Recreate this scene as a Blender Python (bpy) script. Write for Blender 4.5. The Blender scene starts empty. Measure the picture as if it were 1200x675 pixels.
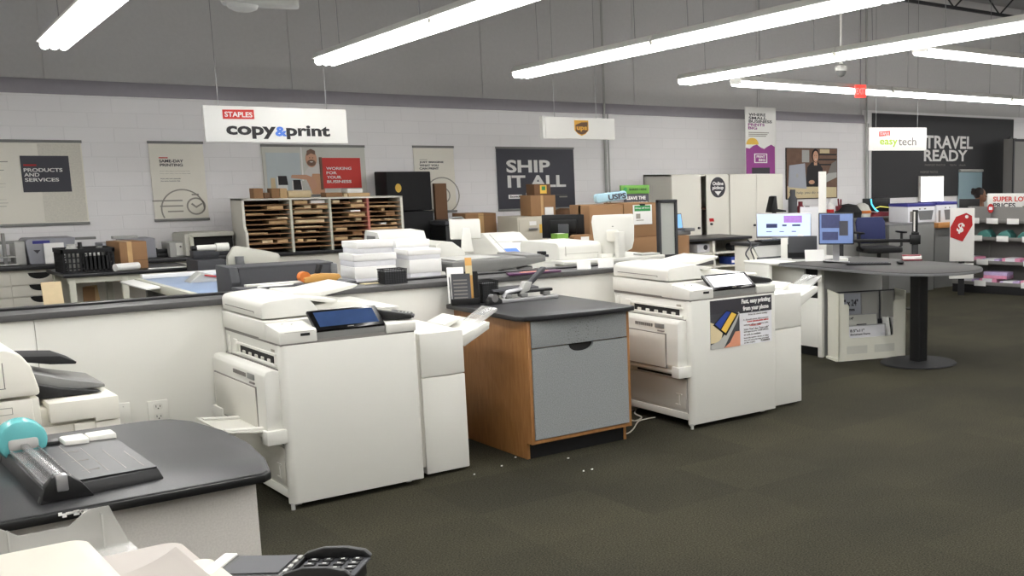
import bpy, bmesh, math, random
from mathutils import Vector, Matrix
random.seed(11)
sc = bpy.context.scene
COL = sc.collection
PI = math.pi

# ------------------------------------------------------------------ camera (solved from the photograph's lines)
H = 1.68
FPX, CX, CY = 1280.954, 947.042, 398.854
def _axes(yaw, pitch, roll):
    cy, sy, cp, sp = math.cos(yaw), math.sin(yaw), math.cos(pitch), math.sin(pitch)
    f = Vector((sy*cp, cy*cp, -sp)); r = Vector((cy, -sy, 0)); u = r.cross(f)
    c, s = math.cos(roll), math.sin(roll)
    return c*r + s*u, -s*r + c*u, f
RR, UU, FF = _axes(0.76880, 0.15530, -0.00540)
EYE = Vector((0, 0, H))
cam_d = bpy.data.cameras.new('camera'); cam = bpy.data.objects.new('camera', cam_d); COL.objects.link(cam)
cam.matrix_world = Matrix(((RR.x, UU.x, -FF.x, 0), (RR.y, UU.y, -FF.y, 0), (RR.z, UU.z, -FF.z, H), (0, 0, 0, 1)))
cam_d.sensor_width = 36; cam_d.lens = FPX/1200*36
cam_d.shift_x = (600-CX)/1200; cam_d.shift_y = (CY-337.5)/1200
cam_d.clip_start = .05; cam_d.clip_end = 100
sc.camera = cam

def at(px, py, x=None, y=None, z=None):
    """a point of the photograph on the plane X=x, Y=y or Z=z"""
    d = FF + RR*((px-CX)/FPX) - UU*((py-CY)/FPX)
    if x is not None: k = x/d.x
    elif y is not None: k = y/d.y
    else: k = (z-H)/d.z
    return EYE + d*k
def span(x0, y0, x1, y1, Y):
    """extent X0,X1,Z0,Z1 of something standing at depth Y"""
    xm, ym = (x0+x1)/2, (y0+y1)/2
    return at(x0, ym, y=Y).x, at(x1, ym, y=Y).x, at(xm, y1, y=Y).z, at(xm, y0, y=Y).z

# ------------------------------------------------------------------ materials
def lin(c):
    return tuple(((v/255)/12.92 if v/255 <= .04045 else ((v/255+.055)/1.055)**2.4) for v in c)
MATS = {}
def mat(name, rgb, rough=.5, metal=0, vary=.04, scale=40, bump=0, emit=0, alpha=1, trans=0, spec=.5, stretch=None, ior=1.45):
    if name in MATS: return MATS[name]
    m = bpy.data.materials.new(name); m.use_nodes = True
    nt = m.node_tree; b = nt.nodes['Principled BSDF']
    b.inputs['Roughness'].default_value = rough; b.inputs['Metallic'].default_value = metal
    b.inputs['IOR'].default_value = ior
    b.inputs['Specular IOR Level'].default_value = spec
    c = lin(rgb)
    tc = nt.nodes.new('ShaderNodeTexCoord'); mp = nt.nodes.new('ShaderNodeMapping')
    nt.links.new(tc.outputs['Object'], mp.inputs['Vector'])
    if stretch: mp.inputs['Scale'].default_value = stretch
    no = nt.nodes.new('ShaderNodeTexNoise'); no.inputs['Scale'].default_value = scale; no.inputs['Detail'].default_value = 4
    nt.links.new(mp.outputs[0], no.inputs['Vector'])
    mx = nt.nodes.new('ShaderNodeMix'); mx.data_type = 'RGBA'
    mx.inputs['A'].default_value = (*[v*(1-vary) for v in c], 1); mx.inputs['B'].default_value = (*[min(1, v*(1+vary)) for v in c], 1)
    nt.links.new(no.outputs['Fac'], mx.inputs['Factor']); nt.links.new(mx.outputs['Result'], b.inputs['Base Color'])
    if bump:
        bp = nt.nodes.new('ShaderNodeBump'); bp.inputs['Strength'].default_value = bump; bp.inputs['Distance'].default_value = .004
        nt.links.new(no.outputs['Fac'], bp.inputs['Height']); nt.links.new(bp.outputs[0], b.inputs['Normal'])
    if emit:
        b.inputs['Emission Color'].default_value = (*c, 1); b.inputs['Emission Strength'].default_value = emit
    if trans:
        b.inputs['Transmission Weight'].default_value = trans
    if alpha < 1: b.inputs['Alpha'].default_value = alpha
    MATS[name] = m; return m

def tex_mat(name, build):
    m = bpy.data.materials.new(name); m.use_nodes = True
    build(m.node_tree, m.node_tree.nodes['Principled BSDF']); MATS[name] = m; return m

def _carpet(nt, b):
    N, L = nt.nodes, nt.links
    tc = N.new('ShaderNodeTexCoord')
    v = N.new('ShaderNodeTexVoronoi'); v.inputs['Scale'].default_value = 260
    n = N.new('ShaderNodeTexNoise'); n.inputs['Scale'].default_value = 1.1; n.inputs['Detail'].default_value = 5
    n2 = N.new('ShaderNodeTexNoise'); n2.inputs['Scale'].default_value = 130; n2.inputs['Detail'].default_value = 3
    br = N.new('ShaderNodeTexBrick'); br.offset = 0
    br.inputs['Scale'].default_value = 1; br.inputs['Brick Width'].default_value = .61; br.inputs['Row Height'].default_value = .61
    br.inputs['Mortar Size'].default_value = 0.0; br.inputs['Color1'].default_value = (.84, .85, .86, 1); br.inputs['Color2'].default_value = (1.08, 1.08, 1.06, 1)
    for t in (v, n, n2, br): L.new(tc.outputs['Object'], t.inputs['Vector'])
    r = N.new('ShaderNodeValToRGB')
    r.color_ramp.elements[0].position = .30; r.color_ramp.elements[0].color = (*lin((25, 24, 19)), 1)
    r.color_ramp.elements[1].position = .72; r.color_ramp.elements[1].color = (*lin((80, 77, 63)), 1)
    L.new(n2.outputs['Fac'], r.inputs['Fac'])
    mx = N.new('ShaderNodeMix'); mx.data_type = 'RGBA'; mx.blend_type = 'MULTIPLY'; mx.inputs['Factor'].default_value = 1
    L.new(r.outputs[0], mx.inputs['A']); L.new(br.outputs['Color'], mx.inputs['B'])
    r2 = N.new('ShaderNodeValToRGB')
    r2.color_ramp.elements[0].position = .38; r2.color_ramp.elements[0].color = (.78, .78, .78, 1)
    r2.color_ramp.elements[1].position = .62; r2.color_ramp.elements[1].color = (1.0, .985, .94, 1)
    L.new(n.outputs['Fac'], r2.inputs['Fac'])
    m2 = N.new('ShaderNodeMix'); m2.data_type = 'RGBA'; m2.blend_type = 'MULTIPLY'; m2.inputs['Factor'].default_value = 1
    L.new(mx.outputs['Result'], m2.inputs['A']); L.new(r2.outputs[0], m2.inputs['B'])
    L.new(m2.outputs['Result'], b.inputs['Base Color'])
    b.inputs['Roughness'].default_value = .95; b.inputs['Specular IOR Level'].default_value = .15
    bp = N.new('ShaderNodeBump'); bp.inputs['Strength'].default_value = .5; bp.inputs['Distance'].default_value = .006
    L.new(v.outputs['Distance'], bp.inputs['Height']); L.new(bp.outputs[0], b.inputs['Normal'])
tex_mat('carpet', _carpet)

def _block(nt, b):
    N, L = nt.nodes, nt.links
    tc = N.new('ShaderNodeTexCoord'); mp = N.new('ShaderNodeMapping')
    mp.inputs['Rotation'].default_value = (PI/2, 0, 0)
    L.new(tc.outputs['Object'], mp.inputs['Vector'])
    br = N.new('ShaderNodeTexBrick'); br.offset = .5
    br.inputs['Scale'].default_value = 1; br.inputs['Brick Width'].default_value = .38; br.inputs['Row Height'].default_value = .13
    br.inputs['Mortar Size'].default_value = .005; br.inputs['Mortar Smooth'].default_value = .6
    c = lin((245, 243, 243))
    br.inputs['Color1'].default_value = (*c, 1); br.inputs['Color2'].default_value = (*[v*.975 for v in c], 1)
    br.inputs['Mortar'].default_value = (*[v*.93 for v in c], 1)
    L.new(mp.outputs[0], br.inputs['Vector'])
    L.new(br.outputs['Color'], b.inputs['Base Color'])
    n = N.new('ShaderNodeTexNoise'); n.inputs['Scale'].default_value = 60; L.new(tc.outputs['Object'], n.inputs['Vector'])
    ma = N.new('ShaderNodeMath'); ma.operation = 'MULTIPLY_ADD'; ma.inputs[1].default_value = -1.0
    L.new(br.outputs['Fac'], ma.inputs[0])
    m2 = N.new('ShaderNodeMath'); m2.operation = 'MULTIPLY'; m2.inputs[1].default_value = .25
    L.new(n.outputs['Fac'], m2.inputs[0]); L.new(m2.outputs[0], ma.inputs[2])
    bp = N.new('ShaderNodeBump'); bp.inputs['Strength'].default_value = .25; bp.inputs['Distance'].default_value = .006
    L.new(ma.outputs[0], bp.inputs['Height']); L.new(bp.outputs[0], b.inputs['Normal'])
    b.inputs['Roughness'].default_value = .6
tex_mat('painted_block', _block)

def _wood(nt, b):
    N, L = nt.nodes, nt.links
    tc = N.new('ShaderNodeTexCoord'); mp = N.new('ShaderNodeMapping'); mp.inputs['Scale'].default_value = (7, 7, 1.1)
    L.new(tc.outputs['Object'], mp.inputs['Vector'])
    n = N.new('ShaderNodeTexNoise'); n.inputs['Scale'].default_value = 6; n.inputs['Detail'].default_value = 6; n.inputs['Distortion'].default_value = .6
    L.new(mp.outputs[0], n.inputs['Vector'])
    r = N.new('ShaderNodeValToRGB')
    r.color_ramp.elements[0].position = .3; r.color_ramp.elements[0].color = (*lin((146, 100, 54)), 1)
    r.color_ramp.elements[1].position = .75; r.color_ramp.elements[1].color = (*lin((170, 122, 74)), 1)
    L.new(n.outputs['Fac'], r.inputs['Fac']); L.new(r.outputs[0], b.inputs['Base Color'])
    b.inputs['Roughness'].default_value = .45
tex_mat('cherry_wood', _wood)

def _speckle(name, c0, c1, scale, rough, spec=.5):
    def f(nt, b):
        N, L = nt.nodes, nt.links
        tc = N.new('ShaderNodeTexCoord')
        n = N.new('ShaderNodeTexNoise'); n.inputs['Scale'].default_value = scale; n.inputs['Detail'].default_value = 3
        L.new(tc.outputs['Object'], n.inputs['Vector'])
        r = N.new('ShaderNodeValToRGB')
        r.color_ramp.elements[0].position = .36; r.color_ramp.elements[0].color = (*lin(c0), 1)
        r.color_ramp.elements[1].position = .64; r.color_ramp.elements[1].color = (*lin(c1), 1)
        L.new(n.outputs['Fac'], r.inputs['Fac']); L.new(r.outputs[0], b.inputs['Base Color'])
        b.inputs['Roughness'].default_value = rough; b.inputs['Specular IOR Level'].default_value = spec
    return tex_mat(name, f)
_speckle('grey_laminate', (132, 135, 136), (152, 155, 155), 160, .5)
_speckle('black_laminate', (26, 26, 29), (38, 38, 41), 220, .38)
_speckle('counter_body', (188, 184, 178), (198, 194, 188), 200, .55)
_speckle('charcoal_top', (33, 33, 35), (44, 44, 46), 200, .42)

M = lambda n: MATS[n]
mat('copier_white', (221, 220, 213), .42, vary=.012, scale=6)
mat('copier_cream', (232, 229, 218), .42, vary=.012, scale=6)
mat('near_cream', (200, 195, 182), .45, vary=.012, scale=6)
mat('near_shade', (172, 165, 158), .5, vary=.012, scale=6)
mat('kiosk_top', (54, 52, 51), .5, spec=.3)
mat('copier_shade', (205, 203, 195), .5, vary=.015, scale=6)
mat('plastic_grey', (128, 128, 126), .45)
mat('light_grey', (178, 178, 174), .5)
mat('mid_grey', (112, 113, 114), .5)
mat('dark_grey', (66, 67, 71), .55)
mat('gap', (22, 21, 20), .8)
mat('black', (18, 18, 19), .4, vary=.08)
mat('black_gloss', (12, 12, 14), .18)
mat('black_matte', (24, 24, 26), .75, vary=.1)
mat('screen_blue', (40, 58, 92), .15, emit=.12, vary=.25, scale=14)
mat('screen_white', (240, 240, 246), .12, emit=.75, vary=.03, scale=8)
mat('screen_page', (186, 206, 244), .15, emit=.42, vary=.03, scale=6)
mat('screen_dusk', (92, 112, 156), .15, emit=.36, vary=.1, scale=9)
mat('screen_cool', (110, 160, 220), .2, emit=.6)
mat('picture_purple', (150, 110, 180), .4, emit=.4, vary=.3, scale=30)
mat('picture_navy', (50, 56, 92), .4, emit=.25, vary=.3, scale=30)
mat('wall_paint', (226, 225, 218), .55, vary=.012, scale=3)
mat('cap_edge', (78, 77, 77), .5, vary=.08, scale=60)
mat('cap_top', (30, 30, 32), .3)
mat('upper_grey', (206, 204, 203), .75, vary=.06, scale=30)
mat('band_grey', (158, 154, 160), .42, vary=.05, scale=20)
mat('deck_grey', (165, 165, 166), .8)
mat('room_grey', (226, 225, 222), .8)
mat('steel_grey', (60, 60, 62), .6, metal=.3)
mat('white_metal', (232, 230, 224), .4)
mat('tube_glow', (255, 254, 252), .4, emit=10.5, vary=0)
mat('board_white', (228, 227, 220), .5, vary=.01)
mat('sign_white', (236, 235, 230), .5, vary=.01)
mat('poster_cream', (238, 234, 222), .55, vary=.015)
mat('poster_print', (218, 214, 202), .55, vary=.18, scale=70)
mat('ink_dark', (58, 56, 62), .55)
mat('ink_black', (40, 38, 40), .55)
mat('ink_grey', (126, 122, 118), .6)
mat('ink_light', (158, 154, 144), .6)
mat('ink_white', (236, 235, 232), .55)
mat('ink_red', (206, 52, 44), .5)
mat('ink_blue', (86, 130, 222), .5)
mat('ink_lime', (172, 204, 50), .5)
mat('ink_green', (60, 150, 84), .5)
mat('slate_board', (70, 70, 78), .6)
mat('travel_board', (62, 62, 64), .65, vary=.03)
mat('shield_brown', (92, 62, 34), .5)
mat('shield_gold', (224, 168, 58), .5)
mat('banner_purple', (146, 62, 136), .55)
mat('banner_yellow', (232, 190, 82), .55)
mat('skin', (206, 158, 130), .55, vary=.05, scale=8)
mat('skin_dark', (120, 84, 64), .55, vary=.05, scale=8)
mat('hair', (30, 24, 22), .7, vary=.2, scale=60)
mat('shirt_white', (218, 214, 210), .7)
mat('apron', (206, 160, 126), .7)
mat('photo_pale', (208, 208, 200), .6, vary=.06, scale=5)
mat('photo_blue', (196, 205, 208), .6, vary=.05, scale=6)
mat('photo_brown', (118, 90, 74), .6, vary=.3, scale=14)
mat('photo_dark', (42, 38, 40), .6)
mat('photo_silver', (176, 180, 190), .5)
mat('cardboard', (150, 114, 80), .8, vary=.06, scale=12)
mat('cardboard_dark', (112, 82, 58), .8, vary=.06, scale=12)
mat('kraft', (204, 172, 128), .8, vary=.08, scale=20)
mat('kraft_pale', (218, 198, 160), .8, vary=.08, scale=20)
mat('tape', (196, 160, 112), .35)
mat('beige_metal', (196, 190, 174), .5)
mat('cabinet_cream', (222, 219, 208), .5, vary=.01)
mat('warm_shelf', (88, 62, 48), .7)
mat('pink_strip', (186, 112, 100), .6)
mat('paper', (240, 239, 236), .7, vary=.01)
mat('paper_tint', (226, 226, 230), .7)
mat('teal', (110, 196, 198), .25, alpha=.85)
mat('clear_plastic', (225, 225, 222), .22, alpha=.34, vary=0)
mat('clear_tray', (206, 205, 200), .25, alpha=.40, vary=0)
mat('clear_grey', (150, 148, 148), .25, alpha=.6, vary=0)
mat('silver', (176, 176, 178), .3, metal=.7)
mat('orange', (204, 116, 50), .5)
mat('lime_box', (120, 165, 66), .5)
mat('shred_green', (112, 170, 76), .5)
mat('bag_blue', (170, 206, 222), .4)
mat('purple', (88, 50, 84), .4, vary=.25, scale=20)
mat('royal_blue', (44, 70, 150), .5)
mat('navy', (34, 42, 86), .7, vary=.1, scale=90)
mat('cut_blue', (140, 160, 190), .35, vary=.06)
mat('cream_edge', (198, 198, 184), .5)
mat('plotter_beige', (196, 195, 184), .5)
mat('machine_grey', (142, 143, 150), .5)
mat('label_blue', (58, 58, 138), .5)
mat('desk_grey', (122, 122, 120), .6, vary=.05, scale=80)
mat('wood_light', (186, 132, 78), .5)
mat('gondola_grey', (124, 122, 119), .6)
mat('tag_red', (184, 32, 34), .45)
mat('pink_pack', (226, 150, 180), .4, vary=.25, scale=25)
mat('lilac_pack', (190, 170, 210), .4, vary=.25, scale=25)
mat('teal_pack', (70, 128, 122), .5, vary=.3, scale=30)
mat('maroon', (120, 40, 50), .6)
mat('window_glow', (255, 250, 252), .5, emit=3.2, vary=0)
mat('pale_blue_board', (140, 164, 172), .5, vary=.03)
mat('cyan_glow', (90, 210, 240), .4, emit=.8)
mat('yellow_glow', (226, 220, 110), .4, emit=.5)
mat('exit_red', (240, 70, 60), .4, emit=.9)
mat('cable_beige', (196, 192, 180), .5)
mat('lint', (235, 234, 230), .9)
mat('bin_white', (218, 217, 204), .5, vary=.015)
mat('print_grey', (196, 196, 186), .5)
mat('wood_strip', (206, 156, 84), .5)
mat('photo_peach', (218, 150, 120), .6)
mat('photo_cream', (216, 200, 160), .6)
mat('mirror_film', (176, 178, 172), .25, vary=.03)
mat('wire', (150, 150, 150), .4, metal=.6)
mat('mesh_black', (40, 40, 40), .5, metal=.3)
# ------------------------------------------------------------------ mesh builder
class MB:
    def __init__(s): s.bm = bmesh.new(); s.done = s.bm.faces.layers.int.new('done')
    def _new(s, mi):
        d = s.done
        for f in s.bm.faces:
            if not f[d]: f.material_index = mi; f[d] = 1
    def _hull(s, bot, top, mi=0, bev=0, seg=2, cap=True, which=None):
        bm = s.bm
        a = [bm.verts.new(p) for p in bot]; b = [bm.verts.new(p) for p in top]
        fs = []; n = len(a)
        if cap: fs.append(bm.faces.new(a[::-1])); fs.append(bm.faces.new(b))
        for i in range(n): fs.append(bm.faces.new((a[i], a[(i+1) % n], b[(i+1) % n], b[i])))
        bmesh.ops.recalc_face_normals(bm, faces=fs)
        if bev > 0:
            ed = list({e for f in fs for e in f.edges if len(e.link_faces) == 2 and e.calc_face_angle(0) > .5})
            if which: ed = [e for e in ed if which(e)]
            if ed: bmesh.ops.bevel(bm, geom=ed, offset=bev, segments=seg, profile=.5, affect='EDGES', clamp_overlap=True)
        s._new(mi); return s
    def box(s, x0, x1, y0, y1, z0, z1, bev=0, mi=0, seg=2):
        return s._hull([(x0, y0, z0), (x1, y0, z0), (x1, y1, z0), (x0, y1, z0)], [(x0, y0, z1), (x1, y0, z1), (x1, y1, z1), (x0, y1, z1)], mi, bev, seg)
    def prism(s, pts, ax, a, b, bev=0, mi=0, seg=2):
        f = {'x': lambda p, t: (t, p[0], p[1]), 'y': lambda p, t: (p[0], t, p[1]), 'z': lambda p, t: (p[0], p[1], t)}[ax]
        return s._hull([f(p, a) for p in pts], [f(p, b) for p in pts], mi, bev, seg)
    def cyl(s, p0, p1, r0, r1=None, n=16, mi=0, cap=True):
        p0, p1 = Vector(p0), Vector(p1); r1 = r0 if r1 is None else r1
        d = (p1-p0).normalized(); u = d.orthogonal().normalized(); v = d.cross(u)
        ring = lambda c, r: [c + (u*math.cos(2*PI*i/n) + v*math.sin(2*PI*i/n))*r for i in range(n)]
        return s._hull(ring(p0, r0), ring(p1, r1), mi, 0, cap=cap)
    def tube(s, pts, r, n=8, mi=0):
        pts = [Vector(p) for p in pts]; bm = s.bm; rings = []
        u = (pts[1]-pts[0]).normalized().orthogonal().normalized()
        for i, p in enumerate(pts):
            d = (pts[min(i+1, len(pts)-1)]-pts[max(i-1, 0)]).normalized()
            u = (u - d*u.dot(d)).normalized(); v = d.cross(u)
            rings.append([bm.verts.new(p + (u*math.cos(2*PI*k/n) + v*math.sin(2*PI*k/n))*r) for k in range(n)])
        for a, b in zip(rings, rings[1:]):
            for k in range(n): bm.faces.new((a[k], a[(k+1) % n], b[(k+1) % n], b[k]))
        bm.faces.new(rings[0][::-1]); bm.faces.new(rings[-1])
        s._new(mi); return s
    def lathe(s, prof, c=(0, 0, 0), n=32, mi=0, axis='z'):
        bm = s.bm; c = Vector(c); rings = []
        for r, z in prof:
            ring = []
            for k in range(n):
                a = 2*PI*k/n; p = (r*math.cos(a), r*math.sin(a), z)
                if axis == 'y': p = (p[0], z, p[1])
                if axis == 'x': p = (z, p[0], p[1])
                ring.append(bm.verts.new(c + Vector(p)))
            rings.append(ring)
        fs = []
        for a, b in zip(rings, rings[1:]):
            for k in range(n): fs.append(bm.faces.new((a[k], a[(k+1) % n], b[(k+1) % n], b[k])))
        if prof[0][0] > 1e-6: fs.append(bm.faces.new(rings[0][::-1]))
        if prof[-1][0] > 1e-6: fs.append(bm.faces.new(rings[-1]))
        bmesh.ops.recalc_face_normals(bm, faces=fs)
        s._new(mi); return s
    def ball(s, c, r, n=16, mi=0):
        r = r if hasattr(r, '__len__') else (r, r, r)
        mtx = Matrix.Translation(c) @ Matrix.Diagonal((*r, 1))
        bmesh.ops.create_uvsphere(s.bm, u_segments=n, v_segments=max(6, n//2), radius=1, matrix=mtx)
        s._new(mi); return s
    def poly(s, pts, mi=0):
        s.bm.faces.new([s.bm.verts.new(p) for p in pts]); s._new(mi); return s
    def flat(s, pts, y, mi=0, t=.0015):
        """a thin printed shape in an XZ plane, facing -Y"""
        return s.prism(pts, 'y', y, y-t, mi=mi)
    def spin(s, m):
        bmesh.ops.transform(s.bm, matrix=m, verts=s.bm.verts); return s
    def text(s, line, x0, x1, z0, z1, y=0, mi=0, bold=.02, t=.002):
        c = bpy.data.curves.new('lettering', 'FONT'); c.body = line; c.size = 1; c.offset = bold; c.extrude = 0; c.resolution_u = 3
        o = bpy.data.objects.new('lettering', c); COL.objects.link(o)
        dg = bpy.context.evaluated_depsgraph_get(); dg.update()
        me = bpy.data.meshes.new_from_object(o.evaluated_get(dg))
        bpy.data.objects.remove(o); bpy.data.curves.remove(c)
        xs = [v.co.x for v in me.vertices]; ys = [v.co.y for v in me.vertices]
        if not xs: return s
        a0, a1, b0, b1 = min(xs), max(xs), min(ys), max(ys)
        t2 = bmesh.new(); t2.from_mesh(me); bpy.data.meshes.remove(me)
        for v in t2.verts:
            v.co = Vector((x0 + (v.co.x-a0)/(a1-a0)*(x1-x0), y, z0 + (v.co.y-b0)/(b1-b0)*(z1-z0)))
        bmesh.ops.recalc_face_normals(t2, faces=t2.faces)
        for f in t2.faces:
            if f.normal.y > 0: f.normal_flip()
        r = bmesh.ops.extrude_face_region(t2, geom=list(t2.faces))
        bmesh.ops.translate(t2, vec=(0, -t, 0), verts=[g for g in r['geom'] if isinstance(g, bmesh.types.BMVert)])
        mp = {}
        for v in t2.verts: mp[v] = s.bm.verts.new(v.co)
        for f in t2.faces:
            try: s.bm.faces.new([mp[v] for v in f.verts])
            except ValueError: pass
        t2.free(); s._new(mi); return s
    def mesh(s, name, mats, angle=35):
        me = bpy.data.meshes.new(name)
        s.bm.faces.layers.int.remove(s.done); s.bm.to_mesh(me); s.bm.free()
        for m in (mats if isinstance(mats, (list, tuple)) else [mats]): me.materials.append(MATS[m])
        me.shade_smooth(); me.set_sharp_from_angle(angle=math.radians(angle))
        return me

def rr(x0, x1, y0, y1, r, n=5):
    """rounded rectangle outline; r is one radius or four (bl, br, tr, tl)"""
    r = r if hasattr(r, '__len__') else (r,)*4
    out = []
    for (cx, cy, q, k) in ((x0+r[0], y0+r[0], PI, 0), (x1-r[1], y0+r[1], 1.5*PI, 1), (x1-r[2], y1-r[2], 0, 2), (x0+r[3], y1-r[3], .5*PI, 3)):
        if r[k] < 1e-5: out.append((cx, cy)); continue
        for i in range(n+1):
            a = q + .5*PI*i/n; out.append((cx + r[k]*math.cos(a), cy + r[k]*math.sin(a)))
    return out
def ell(cx, cz, rx, rz, n=24, a0=0, a1=2*PI):
    full = abs(a1-a0-2*PI) < 1e-6
    return [(cx + rx*math.cos(a0+(a1-a0)*i/n), cz + rz*math.sin(a0+(a1-a0)*i/n)) for i in range(n if full else n+1)]

# ------------------------------------------------------------------ scene tree
def props(o, label, cat, group=None):
    o['label'] = label; o['category'] = cat
    if group: o['group'] = group
    return o
def thing(name, label, cat, loc=(0, 0, 0), rz=0, group=None):
    o = bpy.data.objects.new(name, None); COL.objects.link(o); o.empty_display_size = .1
    o.location = loc; o.rotation_euler = (0, 0, rz)
    return props(o, label, cat, group)
def part(name, mb, mats, parent, label=None, loc=(0, 0, 0), rot=(0, 0, 0)):
    o = bpy.data.objects.new(name, mb if isinstance(mb, bpy.types.Mesh) else mb.mesh(name, mats)); COL.objects.link(o)
    o.parent = parent; o.location = loc; o.rotation_euler = rot
    if label: o['label'] = label
    return o
def solo(name, mb, mats, label, cat, loc=(0, 0, 0), rz=0, group=None, rot=None):
    o = bpy.data.objects.new(name, mb if isinstance(mb, bpy.types.Mesh) else mb.mesh(name, mats)); COL.objects.link(o)
    o.location = loc; o.rotation_euler = rot or (0, 0, rz)
    return props(o, label, cat, group)
def struct(name, mb, mats):
    o = bpy.data.objects.new(name, mb.mesh(name, mats)); COL.objects.link(o); o['kind'] = 'structure'; return o
def dup(root, label, loc, rz=None):
    r = root.copy(); COL.objects.link(r); r.location = loc; r['label'] = label
    if rz is not None: r.rotation_euler = (0, 0, rz)
    for ch in list(root.children):
        c = ch.copy(); COL.objects.link(c); c.parent = r
        for g in list(ch.children):
            d = g.copy(); COL.objects.link(d); d.parent = c
    return r
ORD = ['first', 'second', 'third', 'fourth', 'fifth', 'sixth', 'seventh', 'eighth', 'ninth', 'tenth', 'eleventh', 'twelfth', 'thirteenth']
# ------------------------------------------------------------------ the setting
WY = 11.5                      # back wall
XL, XR, YF, ZC = -3.0, 21.0, -5.0, 4.4
BAND0, BAND1 = 2.358, 2.485
struct('floor', MB().box(XL, XR, YF, WY, -.12, 0), 'carpet')
struct('wall_back', MB().box(XL, 12.32, WY, WY+.2, 0, BAND0).box(12.32, XR, WY, WY+.2, 0, 2.56), 'painted_block')
ub = MB().box(XL, XR, WY+.03, WY+.2, BAND1-.02, ZC)
for i in range(12): ub.box(XL+.9+i*2.05, XL+.918+i*2.05, WY+.018, WY+.03, BAND1, ZC)
struct('wall_upper', ub, 'upper_grey')
struct('trim_1', MB().prism([(WY-.03, BAND0), (WY+.03, BAND0), (WY+.1, BAND1), (WY+.03, BAND1+.0), (WY-.0, BAND1)], 'x', XL, 12.32, .004), 'band_grey')
struct('wall_left', MB().box(XL-.2, XL, YF, WY, 0, ZC), 'room_grey')
struct('wall_right', MB().box(XR, XR+.2, YF, WY, 0, ZC), 'room_grey')
struct('wall_front', MB().box(XL, XR, YF-.2, YF, 0, ZC), 'room_grey')
struct('ceiling', MB().box(XL, XR, YF, WY+.2, ZC, ZC+.1), 'deck_grey')
for k, y in enumerate((10.2, 8.6, 7.0, 5.4, 3.8)):
    j = MB().box(XL, XR, y-.04, y+.04, ZC-.05, ZC-.0).box(XL, XR, y-.03, y+.03, ZC-.46, ZC-.42)
    n = 44
    for i in range(n):
        xa = XL+(XR-XL)*i/n; xb = XL+(XR-XL)*(i+1)/n
        za, zb = (ZC-.44, ZC-.03) if i % 2 else (ZC-.03, ZC-.44)
        j.tube([(xa, y, za), (xb, y, zb)], .012, 4)
    struct('trim_%d' % (k+2), j, 'steel_grey')
# conduits on the back wall
for px, lab in ((709, 'thin grey conduit running up the back wall behind the shield sign'), (1015, 'pale conduit running up the back wall beside the charcoal mural')):
    x = at(px, 170, y=WY-.03).x
    solo('conduit', MB().cyl((x, WY-.03, .0), (x, WY-.03, 2.36), .016, n=10).cyl((x+.05, WY-.028, .0), (x+.05, WY-.028, 2.36), .010, n=8).tube([(x, WY-.03, 2.36), (x, WY-.04, 2.40), (x, WY-.04, ZC-.1)], .014, 8), 'light_grey', lab, 'conduit')

# ------------------------------------------------------------------ strip lights
def fixture_meshes(L):
    hb = MB().prism([(-.105, .0), (.105, .0), (.07, .055), (-.07, .055)], 'y', .0, L, .004)
    hb.box(-.085, .085, .0, .012, -.03, .0).box(-.085, .085, L-.012, L, -.03, .0)
    return hb.mesh('housing', 'white_metal'), MB().cyl((0, .014, -.024), (0, L-.014, -.024), .027, n=12).mesh('tube', 'tube_glow')
FL = 2.42
HM, TM = fixture_meshes(FL-.02)
WM = MB().cyl((0, 0, .05), (0, 0, 1.7), .0035, n=5).mesh('hanger', 'wire')
def fixture(origin, direction, label, group):
    d = Vector(direction).normalized()
    o = thing('strip_light', label, 'ceiling light', origin, 0, group)
    side = Vector((0, 0, 1)).cross(d).normalized() * -1
    up = side.cross(d)
    o.rotation_euler = Matrix((side, d, up)).transposed().to_euler()
    part('housing', HM, None, o)
    for dx in (-.057, 0, .057): part('tube', TM, None, o, loc=(dx, 0, 0))
    for dy in (.35, FL-.4): part('hanger', WM, None, o, loc=(0, dy, 0))
ROWS = [(-.12, 9.5), (1.73, 9.55), (3.61, 9.5), (5.47, 9.6), (7.17, 9.26)]
dY = Vector((-.056, -.998, .030))
names = ['row beyond the left edge', 'leftmost row', 'second row from the left', 'third row from the left', 'fourth row from the left']
for r, (x, y) in enumerate(ROWS):
    for k in range(5):
        p = Vector((x, y, 2.6)) + dY.normalized()*FL*(k+1)
        fixture(p, -dY, 'white tube strip light in the %s, %s from the back wall' % (names[r], ORD[k]), 'strip lights hung towards the back wall')
for r, (x, y, n, lab) in enumerate(((7.66, 9.0, 5, 'far crosswise row'), (7.45, 6.30, 6, 'near crosswise row'))):
    for k in range(n):
        fixture((x+k*FL, y, 2.6 if r == 0 else 2.7), (1, .004, 0), 'white tube strip light in the %s, %s from its left end' % (lab, ORD[k]), 'strip lights hung crosswise at the right')
for r, y in enumerate((2.4, -.9)):
    for k in range(4):
        fixture((8.4+k*FL, y, 2.6), (1, 0, 0), 'white tube strip light in crosswise row %s behind the photographer' % ('one' if r == 0 else 'two'), 'strip lights out of frame')
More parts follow.
